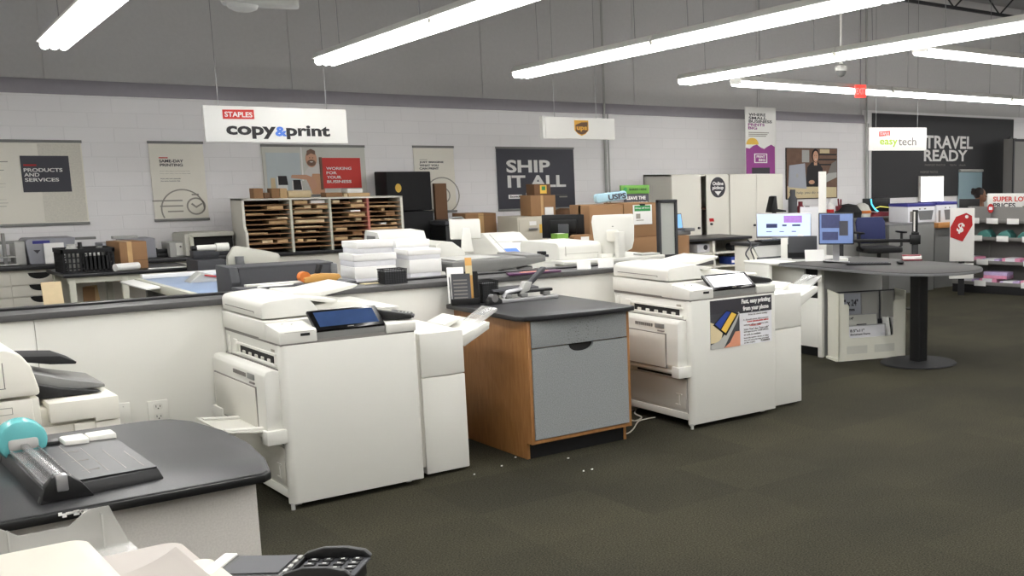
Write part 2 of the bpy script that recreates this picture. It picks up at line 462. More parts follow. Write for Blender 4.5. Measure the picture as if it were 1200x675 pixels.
# ------------------------------------------------------------------ half wall and outlets
PW = 6.50
o = thing('half_wall', 'long white half wall with a black cap running behind the copiers', 'half wall', (2.7, PW+.12, 0))
w = MB()
for a, b in ((-3.4, .972-2.7), (.972-2.7, 3.32-2.7), (3.32-2.7, 4.62-2.7), (4.62-2.7, 5.25-2.7)):
    w.box(a+.0015, b-.0015, -.12, .10, .0, .967, .0015)
part('wall_panel', w, 'wall_paint', o)
part('cap', MB().box(-3.4, 2.57, -.145, .13, .967, 1.0, .004).box(-3.4, 2.57, .06, .13, 1.0, 1.012, .003, 1), ['cap_edge', 'cap_top'], o, 'dark grey cap with a black ledge')
part('base_strip', MB().box(-3.4, 2.56, -.127, -.119, 0, .09, .002), 'gap', o)

def wall_plate(px0, py0, px1, py1, sockets, label):
    x0, x1 = at(px0, (py0+py1)/2, y=PW).x, at(px1, (py0+py1)/2, y=PW).x
    z1, z0 = at((px0+px1)/2, py0, y=PW).z, at((px0+px1)/2, py1, y=PW).z
    o = thing('wall_outlet' if sockets else 'wall_plate', label, 'outlet' if sockets else 'wall plate', ((x0+x1)/2, PW-.002, (z0+z1)/2))
    hw, hh = (x1-x0)/2, (z1-z0)/2
    part('cover_plate', MB().box(-hw, hw, -.008, .002, -hh, hh, .003), 'board_white', o)
    if sockets:
        for s in (-1, 1):
            f = part('socket', MB().prism(rr(-.021, .021, s*.027-.018, s*.027+.018, .012), 'y', -.008, -.0105), 'copier_white', o)
            part('slot', MB().box(-.011, -.008, -.0112, -.0104, s*.027-.004, s*.027+.008).box(.008, .011, -.0112, -.0104, s*.027-.004, s*.027+.006).cyl((0, -.0104, s*.027-.010), (0, -.0112, s*.027-.010), .0035, n=8), 'gap', f)
    else:
        part('screw', MB().cyl((0, -.008, hh*.7), (0, -.0095, hh*.7), .003, n=8).cyl((0, -.008, -hh*.7), (0, -.0095, -hh*.7), .003, n=8), 'light_grey', o)
wall_plate(173, 469, 197, 494.5, True, 'white two-socket outlet on the half wall left of the big copier')
wall_plate(136.5, 472, 153, 500.5, False, 'blank white wall plate beside the small printer on the half wall')

# ------------------------------------------------------------------ floor copiers
def make_copier(label, loc):
    o = thing('copier', label, 'copier', loc, 0)
    b = MB().box(.012, .69, .034, .86, .055, .842, .006)
    b.box(.004, .03, .05, .84, .055, .10, .003)
    part('body', b, 'copier_white', o)
    # the tall plain front panel with rounded vertical edges
    part('front_panel', MB().prism(rr(.0, .695, -.006, .036, (.036, .014, .002, .002), 8), 'z', .03, .834, .003), 'copier_white', o)
    # left side: upper feed slot, hinged tray door, lower drawer panel
    s = part('feed_slot', MB().box(.0085, .016, .12, .62, .735, .775, .0, 0), 'gap', o)
    g = MB()
    for i in range(5): g.box(.004, .014, .16+i*.095, .20+i*.095, .735, .752, .003)
    part('roller_guide', g, 'copier_shade', s)
    part('slot_frame', MB().box(.002, .013, .08, .66, .775, .789, .003).box(.002, .013, .08, .66, .722, .735, .003).box(.001, .013, .66, .72, .722, .80, .006).box(.006, .013, .79, .83, .70, .81, .004), 'copier_white', o)
    part('side_label', MB().box(.0105, .0125, .10, .15, .793, .806), 'ink_light', o)
    d = MB().prism([(.013, .715), (-.035, .722), (-.068, .706), (-.078, .66), (-.074, .40), (-.055, .385), (.013, .385)], 'x', .0, 1)
    d = MB().prism([(.013, .704), (-.030, .716), (-.058, .710), (-.070, .69), (-.074, .42), (-.055, .385), (.013, .385)], 'y', .030, .845, .005)
    dr = part('side_door', d, 'copier_white', o)
    part('door_gap_shade', MB().box(.004, .0125, .032, .86, .704, .712).box(.004, .0125, .036, .045, .10, .72), 'ink_grey', o)  # grey strips put the shadow of the door's gaps into the colour
    part('tray_gap', MB().box(-.0765, -.070, .150, .815, .395, .622), 'ink_grey', dr)
    part('tray_panel', MB().box(-.0795, -.070, .157, .808, .400, .616, .003), 'copier_shade', dr)
    v = MB()
    for i in range(9): v.box(-.0755, -.0700, .30+i*.022, .312+i*.022, .655, .675)
    part('vent', v, 'ink_grey', dr)
    part('latch', MB().box(-.0765, -.069, .17, .27, .652, .682, .004), 'plastic_grey', dr)
    part('door_label', MB().box(-.0765, -.0700, .17, .24, .632, .640), 'ink_grey', dr)
    part('corner_block', MB().box(-.086, .012, .004, .085, .345, .418, .006), 'copier_white', o)
    part('corner_block', MB().box(-.088, .012, .70, .86, .345, .43, .008), 'copier_white', o)
    part('cross_bar', MB().cyl((-.050, .08, .375), (-.050, .71, .375), .017, n=14), 'copier_white', o)
    part('shadow_gap', MB().box(.006, .0135, .06, .60, .325, .345), 'gap', o)
    lp = part('drawer_panel', MB().box(.003, .016, .06, .84, .115, .315, .006), 'copier_shade', o)
    part('drawer_clip', MB().box(-.002, .004, .10, .16, .215, .222, .001).box(-.002, .004, .125, .135, .15, .215, .001).box(-.002, .004, .12, .17, .145, .152, .001), 'copier_white', lp)
    for x in (.06, .64):
        for y in (.08, .80):
            part('caster', MB().cyl((x-.012, y, .026), (x+.012, y, .026), .026, n=14).box(x-.016, x+.016, y-.016, y+.016, .03, .062), 'light_grey', o)
    part('adjuster_foot', MB().cyl((.012, .012, .0), (.012, .012, .034), .010, n=10), 'light_grey', o)
    # scanner, operating shelf, screen
    sc_ = MB().box(.0, .695, .18, .862, .848, .938, .006)
    part('scanner', sc_, 'copier_white', o)
    part('seam', MB().box(.008, .688, .0, .858, .832, .850), 'ink_grey', o)
    ls = MB().prism([(-.006, .842), (-.006, .900), (.004, .909), (.26, .938), (.30, .938), (.30, .842)], 'x', .003, .185, .005)
    lb = part('left_shelf', ls, 'copier_white', o)
    part('port', MB().box(.105, .150, -.008, -.004, .876, .890, .001), 'gap', lb)
    part('button', MB().cyl((.07, .14, .922), (.07, .14, .927), .006, n=10).cyl((.11, .12, .920), (.11, .12, .925), .006, n=10), 'light_grey', lb)
    part('shelf_print', MB().box(.03, .17, -.0075, -.005, .897, .899), 'ink_light', lb)
    part('screen_support', MB().box(.186, .536, .004, .22, .842, .886, .003), 'plastic_grey', o)
    rs = MB().prism([(-.006, .842), (-.006, .888), (.004, .896), (.24, .901), (.30, .901), (.30, .842)], 'x', .537, .697, .005)
    part('right_shelf', rs, 'copier_white', o)
    s = part('touch_screen', MB().box(-.178, .178, -.075, .075, -.010, .010, .008), 'black_gloss', o, 'tilted touch screen in a black frame', loc=(.358, .06, .932), rot=(math.radians(37), 0, 0))
    part('display', MB().box(-.150, .150, -.052, .055, .0095, .0115), 'screen_blue', s)
    part('screen_mark', MB().box(-.016, .016, -.066, -.062, .0098, .011), 'ink_light', s)
    # document feeder
    a = MB().prism([(.004, .946), (.004, 1.012), (.018, 1.030), (.05, 1.036), (.20, 1.046), (.235, 1.038), (.262, 1.006), (.285, .965), (.285, .946)], 'y', .225, .855, .008)
    ad = part('document_feeder', a, 'copier_white', o)
    part('seam', MB().box(.0025, .0045, .34, .80, .975, .979).box(.0025, .0045, .34, .345, .968, .979), 'ink_grey', ad)
    part('feeder_lid', MB().box(.285, .70, .19, .858, .939, .956, .005), 'copier_white', o)
    part('lift_grip', MB().box(.285, .40, .183, .20, .945, .96, .004), 'copier_shade', o)
    part('output_bed', MB().prism([(.285, .956), (.285, .975), (.40, .99), (.50, .985), (.62, .958), (.62, .956)], 'y', .36, .84, .004), 'copier_white', o)
    t = MB()
    t.prism([(.235, 1.030), (.245, 1.018), (.36, 1.008), (.56, 1.044), (.585, 1.056), (.59, 1.064), (.57, 1.068), (.38, 1.040), (.25, 1.044)], 'y', .46, .84, .005)
    t.prism([(.25, 1.018), (.40, .984), (.42, .990), (.43, 1.002), (.40, 1.012), (.25, 1.034)], 'y', .33, .47, .005)
    tr = part('feeder_tray', t, 'copier_white', o)
    part('tray_recess', MB().box(.27, .35, .47, .66, 1.038, 1.0430), 'copier_shade', tr, rot=(0, 0, 0))
    # finisher
    part('connector', MB().box(.69, .76, .10, .74, .06, .77), 'copier_shade', o)
    f = part('finisher', MB().box(.752, 1.005, .085, .74, .018, .558, .005), 'copier_white', o)
    part('finisher_top', MB().box(.752, 1.005, .085, .74, .562, .805, .005), 'copier_white', f)
    part('finisher_caster', MB().cyl((.95, .30, .018), (1.03, .30, .018), .018, n=12).cyl((.95, .62, .018), (1.03, .62, .018), .018, n=12), 'light_grey', f)
    t = MB().prism([(1.0, .72), (1.02, .705), (1.175, .79), (1.18, .828), (1.165, .832), (1.0, .765)], 'y', .10, .46, .004)
    t.prism([(1.0, .78), (1.11, .838), (1.10, .850), (1.0, .812)], 'y', .30, .52, .003)
    tt = part('output_tray', t, 'copier_white', o)
    part('tray_extension', MB().prism([(1.13, .822), (1.14, .814), (1.25, .884), (1.255, .898)], 'y', .14, .33, .002), 'clear_plastic', tt)
    return o
COP1 = (1.812, 5.605, 0)
cop1 = make_copier('white floor copier with a dark blue touch screen, nearest the trimmer counter', COP1)
by = MB().prism([(-.055, .40), (-.055, .412), (-.26, .438), (-.26, .430)], 'y', .06, .52, .003)
bp_ = part('bypass_tray', by, 'copier_shade', cop1, 'pulled out bypass tray')
part('paper_guide', MB().prism([(-.07, .413), (-.07, .428), (-.25, .446), (-.25, .438)], 'y', .07, .11, .002).prism([(-.07, .413), (-.07, .428), (-.25, .446), (-.25, .438)], 'y', .42, .46, .002), 'copier_white', bp_)
cop2 = dup(cop1, 'white floor copier with a phone printing notice on its front, beyond the wood cabinet', (4.298, 5.54, 0))
cop2.scale = (1.07, 1, 1.01)
for c in list(cop2.children):
    if c.name.startswith('bypass_tray'):
        for g in list(c.children): bpy.data.objects.remove(g)
        bpy.data.objects.remove(c)
    elif c.name.startswith('touch_screen'):
        for g in c.children:
            if g.name.startswith('display'):
                g.data = g.data.copy(); g.data.materials[0] = MATS['screen_white']; g['label'] = 'bright white display'

def terminal(label, loc, rz, group, big=False):
    """hand-held style payment terminal: wedge body, screen, keys, card slot lip"""
    o = thing('card_reader', label, 'card reader', loc, rz, group)
    part('body', MB().prism([(-.095, 0), (.095, 0), (.095, .026), (.04, .036), (-.095, .060)], 'y', -.050, .050, .008), 'black', o)
    tilt = math.atan2(.014, .145)
    s = part('display', MB().box(-.036, .036, -.034, .034, -.001, .0012), 'ink_light', o, loc=(-.045, 0, .0520), rot=(0, .177, 0))
    k = MB()
    for i in range(4):
        for j in range(3): k.box(.020+i*.018, .032+i*.018, -.028+j*.021, -.013+j*.021, .0335-i*.0030, .0385-i*.0030, .002)
    part('keypad', k, 'light_grey', o)
    part('card_slot', MB().box(.088, .104, -.036, .036, .004, .018, .003), 'dark_grey', o)
    return o
terminal('small black card reader on the right shelf of the copier nearest the trimmer counter', (COP1[0]+.625, COP1[1]+.10, .9035), math.radians(-28), 'card readers on the copiers')
o = terminal('black card reader on the right shelf of the copier with the phone notice', (4.298+.665, 5.54+.10, .9125), math.radians(-28), 'card readers on the copiers')

# ------------------------------------------------------------------ notice on the second copier
nz0, nz1, nx0, nx1 = .512, .833, 4.462, 5.003
o = thing('printed_notice', 'laminated notice about phone printing with a picture of a hand and phone', 'notice', ((nx0+nx1)/2, 5.535, nz0))
W2, HN = (nx1-nx0)/2, nz1-nz0
part('sheet', MB().box(-W2, W2, -.002, .0005, 0, HN), 'paper_tint', o)
part('heading_band', MB().flat([(-.02, HN-.105), (W2, HN-.105), (W2, HN), (-W2, HN), (-W2, HN-.09), (-.02, HN-.09)], -.002), 'ink_dark', o)
l = MB().text('Fast, easy printing', .0, W2-.014, HN-.050, HN-.010, -.0035, bold=.035).text('from your phone', .012, W2-.03, HN-.098, HN-.058, -.0035, bold=.035)
part('heading', l, 'ink_white', o)
l = MB().text('Print in store today', .06, W2-.04, HN-.128, HN-.113, -.002, bold=.01)
for k, (t, a) in enumerate((('1. Email your document', .03), ('and you will be emailed a code.', .03), ('Select "Print" then "Enter code"', .03), ('and type in your email address', .03), ('or code to continue.', .10), ('Insert the number shown, or swipe', .03), ('any card and print what you need', .03), ('at the copier.', .15))):
    zz = (.150, .185, .214, .232, .250, .274, .290, .306)[k]
    l.text(t, .018, W2-a, HN-zz-.010, HN-zz+.004, -.002, bold=.0)
l.text('Connect', W2-.10, W2-.02, .008, .024, -.002, bold=.03)
part('printing', l, 'ink_grey', o)
part('red_line', MB().text('at your selected printing address', .05, W2-.03, HN-.174, HN-.160, -.002, bold=.02).text('connect code', .07, W2-.1, HN-.199, HN-.187, -.002, bold=.0), 'ink_red', o)
p = MB().flat([(-W2, 0), (-.02, 0), (-.02, HN-.09), (-W2, HN-.09)], -.002, 0)
p.flat([(-W2, .04), (-.19, .04), (-.16, .12), (-.19, .15), (-W2, .18)], -.0035, 1)
p.flat([(-W2, 0), (-.16, 0), (-.05, .16), (-.02, .22), (-.03, .23), (-.10, .13), (-.2, .05), (-W2, .03)], -.0045, 2)
p.flat([(-.25, .16), (-.14, .08), (-.03, .22), (-.13, .25)], -.0055, 3)
p.flat([(-.235, .165), (-.19, .13), (-.10, .235), (-.135, .243)], -.0068, 4)
p.flat([(-.183, .125), (-.145, .098), (-.05, .215), (-.09, .232)], -.0068, 5)
p.flat([(-.16, .0), (-.02, .0), (-.02, .10), (-.06, .10), (-.11, .03)], -.0068, 6)
part('picture', p, ['dark_grey', 'photo_cream', 'light_grey', 'black', 'royal_blue', 'banner_yellow', 'photo_peach'], o)

# ------------------------------------------------------------------ wood cabinet with black top
CBX, CBY = 3.155, 5.578
o = thing('base_cabinet', 'cherry wood cabinet with grey drawer and door fronts and a black top', 'cabinet', (CBX, CBY, 0))
part('carcass', MB().prism([(.0, .098), (.065, .098), (.065, 0), (.90, 0), (.90, .828), (.0, .828)], 'x', 0, .02, .001).prism([(.0, .098), (.065, .098), (.065, 0), (.90, 0), (.90, .828), (.0, .828)], 'x', .68, .70, .001).box(.02, .68, .004, .90, .098, .118).box(.02, .68, .86, .90, .1, .828).box(.02, .68, .01, .86, .80, .826), 'cherry_wood', o)
part('toe_kick', MB().box(.021, .70, .068, .085, .0, .098), 'black', o)
part('drawer', MB().box(.022, .678, -.006, .5, .667, .822, .0015), 'grey_laminate', o)
dp = MB()
cut = ell(.35, .661, .085, .045, 14, PI, 2*PI)
dp.prism([(.022, .124), (.678, .124), (.678, .661)] + cut[::-1] + [(.022, .661)], 'y', -.006, .012)
dd = part('door', dp, 'grey_laminate', o)
part('finger_pull', MB().box(.255, .445, .010, .016, .605, .665), 'gap', dd)
top = [(-.055, .89), (-.055, .04), (-.03, -.012), (.10, -.052), (.36, -.075), (.62, -.068), (.715, -.045), (.722, .0), (.715, .89)]
part('countertop', MB().prism(top, 'z', .828, .858, .006), 'black_laminate', o)
stain = MB()
for cx, cz, r in ((.30, .715, .045), (.36, .735, .055), (.43, .745, .05)):
    for i in range(14):
        if random.random() < .7:
            a = 2*PI*i/14; stain.prism(ell(cx+r*math.cos(a)*.8, cz+r*math.sin(a), .005, .003, 8), 'y', -.0062, -.0068)
part('glue_mark', stain, 'mid_grey', o)

# on the cabinet: flyer rack, pencil cup, hole punch
fl = at(537, 355, z=.859)
fl.y = 6.36
o = thing('leaflet_holder', 'black wire holder with dark leaflets at the back left of the wood cabinet', 'leaflet holder', (fl.x, fl.y, .858), math.radians(-22))
part('frame', MB().box(-.085, .085, -.03, .03, 0, .008, .003).prism([(.028, .0), (.036, .0), (.05, .20), (.042, .20)], 'x', -.085, .085).tube([(-.085, -.03, .01), (-.085, -.03, .05), (-.085, .04, .19)], .003, 6).tube([(.085, -.03, .01), (.085, -.03, .05), (.085, .04, .19)], .003, 6), 'black', o)
part('front_lip', MB().box(-.085, .085, -.034, -.028, 0, .04, .001), 'black', o)
lf = MB().box(-.072, .040, -.004, .004, .0, .185)
for i in range(6): lf.box(-.062, .02, -.005, -.004, .03+i*.022, .038+i*.022, 0, 1)
lf.box(-.05, .03, -.0052, -.004, .012, .024, 0, 2)
solo('leaflet', lf, ['dark_grey', 'ink_grey', 'tag_red'], 'dark printed leaflet standing in the black leaflet holder', 'leaflet', (fl.x-.008, fl.y-.016, .868), rot=(math.radians(-14), 0, math.radians(-22)))
solo('folded_paper', MB().box(-.05, .05, -.003, .003, 0, .225, .001), 'paper', 'white folded paper sticking up behind the dark leaflet', 'paper', (fl.x-.045, fl.y+.015, .868), rot=(math.radians(-12), 0, math.radians(-22)))
solo('wooden_ruler', MB().box(-.020, .020, -.003, .003, 0, .28, .001).box(-.020, .020, -.0035, -.003, .17, .23, 0, 1), ['wood_strip', 'photo_cream'], 'wooden ruler standing upright in the black leaflet holder', 'ruler', (fl.x+.035, fl.y-.006, .868), rot=(math.radians(-9), 0, math.radians(-22)))
pc = Vector((3.335, 6.385, .859))
o = thing('pencil_cup', 'black mesh pencil cup between leaflet holder and hole punch', 'pencil cup', (pc.x, pc.y, .858))
c_ = MB()
for i in range(12):
    for s in (-1, 1): c_.tube([(-.055+.01*i, s*.055, 0), (-.055+.01*i, s*.055, .135)], .0016, 4).tube([(s*.055, -.055+.01*i, 0), (s*.055, -.055+.01*i, .135)], .0016, 4)
for i in range(14):
    z = .006+i*.0095; c_.tube([(-.055, -.055, z), (.055, -.055, z), (.055, .055, z), (-.055, .055, z), (-.055, -.055, z)], .0016, 4)
part('mesh_side', c_, 'mesh_black', o)
part('liner', MB().box(-.052, .052, -.052, .052, .003, .12), 'dark_grey', o)
part('rim', MB().tube([(-.056, -.056, .136), (.056, -.056, .136), (.056, .056, .136), (-.056, .056, .136), (-.056, -.056, .136)], .004, 6), 'black', o)
part('base', MB().box(-.057, .057, -.057, .057, 0, .006, .002), 'black', o)
# tape dispenser
tp = Vector((3.30, 6.34, .859))
o = thing('tape_dispenser', 'small black tape dispenser with clear tape in front of the pencil cup', 'tape dispenser', (tp.x+.015, tp.y-.10, .858), math.radians(15))
part('body', MB().prism([(-.07, 0), (.06, 0), (.065, .012), (.03, .03), (.01, .05), (-.03, .055), (-.06, .03)], 'y', -.018, .018, .004), 'black', o)
part('tape_roll', MB().cyl((-.015, -.020, .038), (-.015, .020, .038), .026, n=20), 'clear_grey', o)
part('cutter_tip', MB().box(.05, .075, -.014, .014, .020, .028, .002), 'light_grey', o)
# three-hole punch
hp0, hp1 = at(582, 356, z=.859), at(655, 349, z=.859)
d = hp1-hp0; L = d.length
o = thing('hole_punch', 'heavy grey and black hole punch with raised lever on the wood cabinet', 'hole punch', ((hp0.x+hp1.x)/2, (hp0.y+hp1.y)/2+.05, .858), math.atan2(d.y, d.x))
part('base_plate', MB().box(-L/2+.03, L/2, -.05, -.02, 0, .022, .004).box(-L/2+.03, L/2, -.02, .10, 0, .012, .003), 'silver', o)
part('end_knob', MB().cyl((-L/2-.02, -.03, .014), (-L/2+.03, -.03, .014), .012, n=12).cyl((-L/2-.035, -.03, .014), (-L/2-.02, -.03, .014), .016, n=12), 'light_grey', o)
part('head_bar', MB().box(-L/2+.05, L/2-.01, .0, .05, .045, .066, .008), 'black', o)
for x in (-L/2+.11, 0, L/2-.06): part('punch_head', MB().cyl((x, .02, .012), (x, .02, .05), .012, n=12).box(x-.022, x+.022, -.012, .05, .022, .048, .005), 'plastic_grey', o)
part('paper_table', MB().prism([(.02, .066), (.15, .072), (.15, .084), (.03, .080)], 'x', -L/2+.02, L/2-.10, .003), 'dark_grey', o)
part('side_arm', MB().tube([(-L/2+.07, .0, .03), (-L/2+.10, .0, .06), (-.02, .0, .075)], .013, 8), 'silver', o)
lv = part('lever', MB().prism([(-.035, .04), (.035, .06), (.06, .115), (.01, .12)], 'y', -.01, .05, .006), 'light_grey', o)
part('grip', MB().prism([(.028, .10), (.055, .09), (.17, .19), (.165, .205), (.145, .203)], 'y', -.004, .044, .007), 'dark_grey', lv)

# cables on the carpet by the copiers
def cable(pts, r, m, label, name='cable'):
    q = []
    P = [Vector(p) for p in pts]
    for i in range(len(P)-1):
        a, b, c, d_ = P[max(i-1, 0)], P[i], P[i+1], P[min(i+2, len(P)-1)]
        for k in range(6):
            t = k/6; q.append(.5*((2*b)+(c-a)*t+(2*a-5*b+4*c-d_)*t*t+(3*b-a-3*c+d_)*t**3))
    q.append(P[-1])
    return solo(name, MB().tube(q, r, 6), m, label, 'cable')
g = lambda px, py, z=.006: tuple(at(px, py, z=z))
cable([g(768, 489), g(757, 491), g(748, 494), g(742, 503), g(735, 508), g(727, 508)], .0045, 'cable_beige', 'beige cable curling over the carpet beside the second copier')
cable([g(748, 476, .02), g(744, 484), g(752, 489), g(745, 493), g(738, 492)], .005, 'cable_beige', 'short looped beige cord at the foot of the wood cabinet')
solo('power_strip', MB().prism(rr(-.10, .10, -.025, .025, .01), 'z', 0, .035, .005).box(-.07, -.03, -.012, .012, .035, .037, 0, 1).box(.0, .04, -.012, .012, .035, .037, 0, 1), ['board_white', 'ink_grey'], 'white power strip on the carpet between wood cabinet and second copier', 'power strip', (at(744, 480, z=0).x, at(744, 480, z=0).y+.02, 0), math.radians(20))
for k, (px, py) in enumerate(((588, 546), (604, 536), (666, 537), (684, 552), (694, 550), (556, 556))):
    p = at(px, py, z=.002)
    solo('paper_scrap', MB().prism([(-.006, -.003), (.005, -.005), (.007, .003), (-.002, .006)], 'z', -.002, .004, .001), 'lint', 'tiny white paper scrap on the dark carpet in front of the wood cabinet', 'paper scrap', tuple(p), random.random()*3, 'paper scraps on the carpet')
# ------------------------------------------------------------------ near counter with paper trimmer
o = thing('counter', 'near grey counter with a charcoal top holding the paper trimmer', 'counter', (.2, 3.6, 0))
tp_ = [(-.9, 3.178), (.962, 3.192), (.985, 3.215), (1.023, 3.377), (1.050, 3.61), (1.046, 3.842), (1.014, 4.05), (.97, 4.131), (.90, 4.165), (-.9, 4.20)]
off = lambda P, dx=.2, dy=3.6: [(x-dx, y-dy) for x, y in P]
part('countertop', MB().prism(off(tp_), 'z', .822, .85, .005), 'charcoal_top', o)
part('edge_band', MB().prism(off([(-.9, 3.172), (.966, 3.186), (.991, 3.212), (1.029, 3.376), (1.056, 3.61), (1.052, 3.844), (1.019, 4.055), (.975, 4.138), (.90, 4.172), (-.9, 4.207)]), 'z', .8215, .8445, .004), 'black', o)
part('side_panel', MB().box(-1.1, .757, -.36, .5, .0, .822, .002), 'counter_body', o)
stk = at(84, 601.5, y=3.17)
s = MB()
for i in range(7): s.box(-.028+i*.008, -.020+i*.009, -.002, .0, -.004+random.uniform(-.003, .003), .004+random.uniform(-.002, .004))
part('torn_sticker', s, 'paper', o, loc=(stk.x-.2, stk.y-3.6-.0, stk.z))

o = thing('paper_trimmer', 'black rotary paper trimmer with a teal blade guard on the near counter', 'paper trimmer', (.458, 3.27, .85))
FR_, TD = .292, .60
part('base', MB()._hull([(0, 0, 0), (FR_, .052, 0), (FR_, TD, 0), (.0, TD+.04, 0)], [(.010, .012, .036), (FR_-.010, .062, .030), (FR_-.010, TD-.01, .030), (.010, TD+.02, .036)], 0, .003), 'black', o)
part('cutting_bed', MB()._hull([(.090, .036, .031), (FR_-.012, .066, .029), (FR_-.012, TD-.03, .029), (.090, TD-.03, .031)], [(.090, .036, .040), (FR_-.012, .066, .034), (FR_-.012, TD-.03, .034), (.090, TD-.03, .040)]), 'black_laminate', o)
gm = MB()
for i in range(4):
    x = .13+i*.042; gm.box(x, x+.0016, .10, .50-.06*i, .0370-.0012*i, .0393-.0013*i)
for y in (.14, .27, .40): gm.box(.12, .16, y, y+.0016, .036, .0392)
part('grid_mark', gm, 'ink_light', o)
part('cut_channel', MB().box(.014, .086, .03, TD-.04, .036, .041, .001).box(.014, .018, .03, TD-.04, .041, .048).box(.080, .084, .03, TD-.04, .041, .050), 'clear_grey', o)
EP = [(-.002, 0), (.120, .0), (.095, .040), (.068, .064), (.034, .066), (.014, .040)]
part('rail_end', MB().prism(EP, 'y', .004, .036, .004), 'black', o)
part('rail_end', MB().prism(EP, 'y', TD-.02, TD+.01, .004), 'black', o)
part('end_clip', MB().box(.038, .064, -.002, .030, .026, .069, .003), 'silver', o)
part('guide_rail', MB().box(.040, .060, .030, TD, .044, .060, .004), 'clear_grey', o)
cy_ = TD-.05
cr = part('blade_carriage', MB().box(.010, .088, cy_-.045, cy_+.045, .040, .078, .012), 'light_grey', o)
part('blade_guard', MB().lathe([(.050, -.040), (.058, -.036), (.062, -.02), (.062, .02), (.058, .036), (.050, .040)], (.049, cy_, .066), 32, axis='y').lathe([(0, .034), (.052, .034), (.052, .040), (0, .040)], (.049, cy_, .066), 32, axis='y'), 'teal', cr, 'round teal plastic blade guard')
part('hub', MB().lathe([(0, -.030), (.030, -.030), (.034, .0), (.034, .028), (0, .028)], (.049, cy_, .066), 24, axis='y'), 'light_grey', cr)
part('back_stop', MB().box(.090, .140, TD-.07, TD-.01, .03, .050, .004), 'black', o)
part('size_block', MB().box(.146, .208, TD-.10, TD-.015, .030, .052, .006), 'board_white', o, 'white plastic block at the back edge')
part('size_block', MB().box(.212, FR_-.008, TD-.075, TD-.005, .028, .050, .006), 'board_white', o, 'white plastic block at the back edge')

# ------------------------------------------------------------------ printer standing beyond the counter at the left
o = thing('desktop_printer', 'cream multifunction printer with a black paper tray at the far left', 'printer', (.55, 5.78, 0))
Yp = 5.78
X0, X1 = -.55, .585
b = MB().box(X0, X1, .02, .62, 0, .56, .006)
bd = part('body', b, 'copier_cream', o)
part('drawer_front', MB().box(X0+.02, .30, .006, .03, .30, .515, .008), 'copier_cream', bd)
part('drawer_front', MB().box(X0+.02, .30, .006, .03, .05, .28, .008), 'copier_cream', bd)
part('side_cover', MB().box(.42, X1+.01, .0, .05, .2, .56, .006), 'copier_cream', bd)
md = part('mid_section', MB().box(X0, .565, .03, .60, .56, .64, .004).box(X0, .30, .0, .60, .575, .70, .004), 'copier_cream', o)
part('front_cover', MB().box(X0, .275, -.006, .02, .585, .70, .006), 'copier_cream', md)
part('screw_hole', MB().cyl((.17, -.0065, .605), (.17, -.008, .605), .006, n=10), 'gap', md)
part('cover_print', MB().box(.05, .20, -.0075, -.006, .668, .671).box(.05, .20, -.0075, -.006, .640, .642).box(.05, .052, -.0075, -.006, .640, .671).box(.198, .20, -.0075, -.006, .640, .671), 'ink_light', md)
part('control_block', MB().prism([(.33, .578), (.50, .578), (.50, .562), (.598, .562), (.598, .668), (.33, .668)], 'y', -.02, .30, .004).box(.30, .598, .25, .60, .60, .668, .006), 'copier_cream', o)
part('right_cheek', MB().box(.50, .60, -.005, .5, .44, .556, .006), 'copier_cream', o)
f = MB().prism([(X0, .705), (X0, .925), (.20, .925), (.25, .90), (.285, .84), (.305, .74), (.305, .712)], 'y', -.01, .55, .012)
ff = part('document_feeder', f, 'copier_cream', o)
part('seam', MB().box(X0, .07, -.0115, -.009, .762, .765).box(.07, .0735, -.0115, -.009, .755, .765).box(.07, .185, -.0115, -.009, .755, .758).box(.18, .183, -.0115, -.009, .757, .87), 'ink_grey', ff)
part('paper_tray', MB().prism([(.29, .69), (.30, .79), (.42, .745), (.585, .70), (.585, .685)], 'y', .16, .55, .004), 'plastic_grey', o, 'black paper tray')
part('tray_bed', MB().prism([(.285, .672), (.29, .75), (.40, .71), (.56, .675)], 'y', .10, .20, .004), 'black', o)
part('tray_flap', MB().prism([(.29, .84), (.30, .85), (.44, .835), (.505, .80), (.50, .79), (.40, .80), (.29, .825)], 'y', .28, .52, .003), 'black_matte', o)

# ------------------------------------------------------------------ copier in the near bottom-left corner
o = thing('scanner_copier', 'cream copier top with a clear paper tray in the near bottom left corner', 'copier', (.1, 1.8, 0))
P = lambda px, py, z: (at(px, py, z=z).x-.1, at(px, py, z=z).y-1.8)
zb = .985
b = MB().box(-.7, .50, -.62, .36, .06, .90, .008).box(-.7, .50, -.62, .36, 0, .06)
part('body', b, 'near_cream', o)
g1 = P(206, 633, zb); g2 = P(216, 652, zb)
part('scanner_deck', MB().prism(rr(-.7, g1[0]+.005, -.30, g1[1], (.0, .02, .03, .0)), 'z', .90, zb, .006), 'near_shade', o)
a1 = P(101, 628, 1.075)
af = part('document_feeder', MB().prism(rr(-.7, a1[0], -.60, a1[1]-.0, (.0, .04, .03, .0)), 'z', zb, 1.075, .010), 'near_cream', o)
# right block with a scooped paper bed between
h1, h2 = P(217, 653, 1.012), P(246, 652, 1.012)
part('right_block', MB().prism(rr(h1[0], h2[0], -.62, h2[1], (.01, .02, .02, .004)), 'z', .90, 1.012, .006), 'near_cream', o)
sc2 = MB()
x0 = a1[0]+.03; n = 10
pr = [(x0 + (h1[0]-x0)*i/n, zb+.004 + .030*(i/n)**2.2) for i in range(n+1)]
sc2.prism([(x0, zb-.01)] + pr + [(h1[0], zb-.01)], 'y', -.45, g2[1]-.035, .002)
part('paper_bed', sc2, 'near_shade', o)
part('bed_lip', MB().box(h1[0]-.006, h1[0], -.6, h2[1], zb, 1.016, .002), 'near_cream', o)
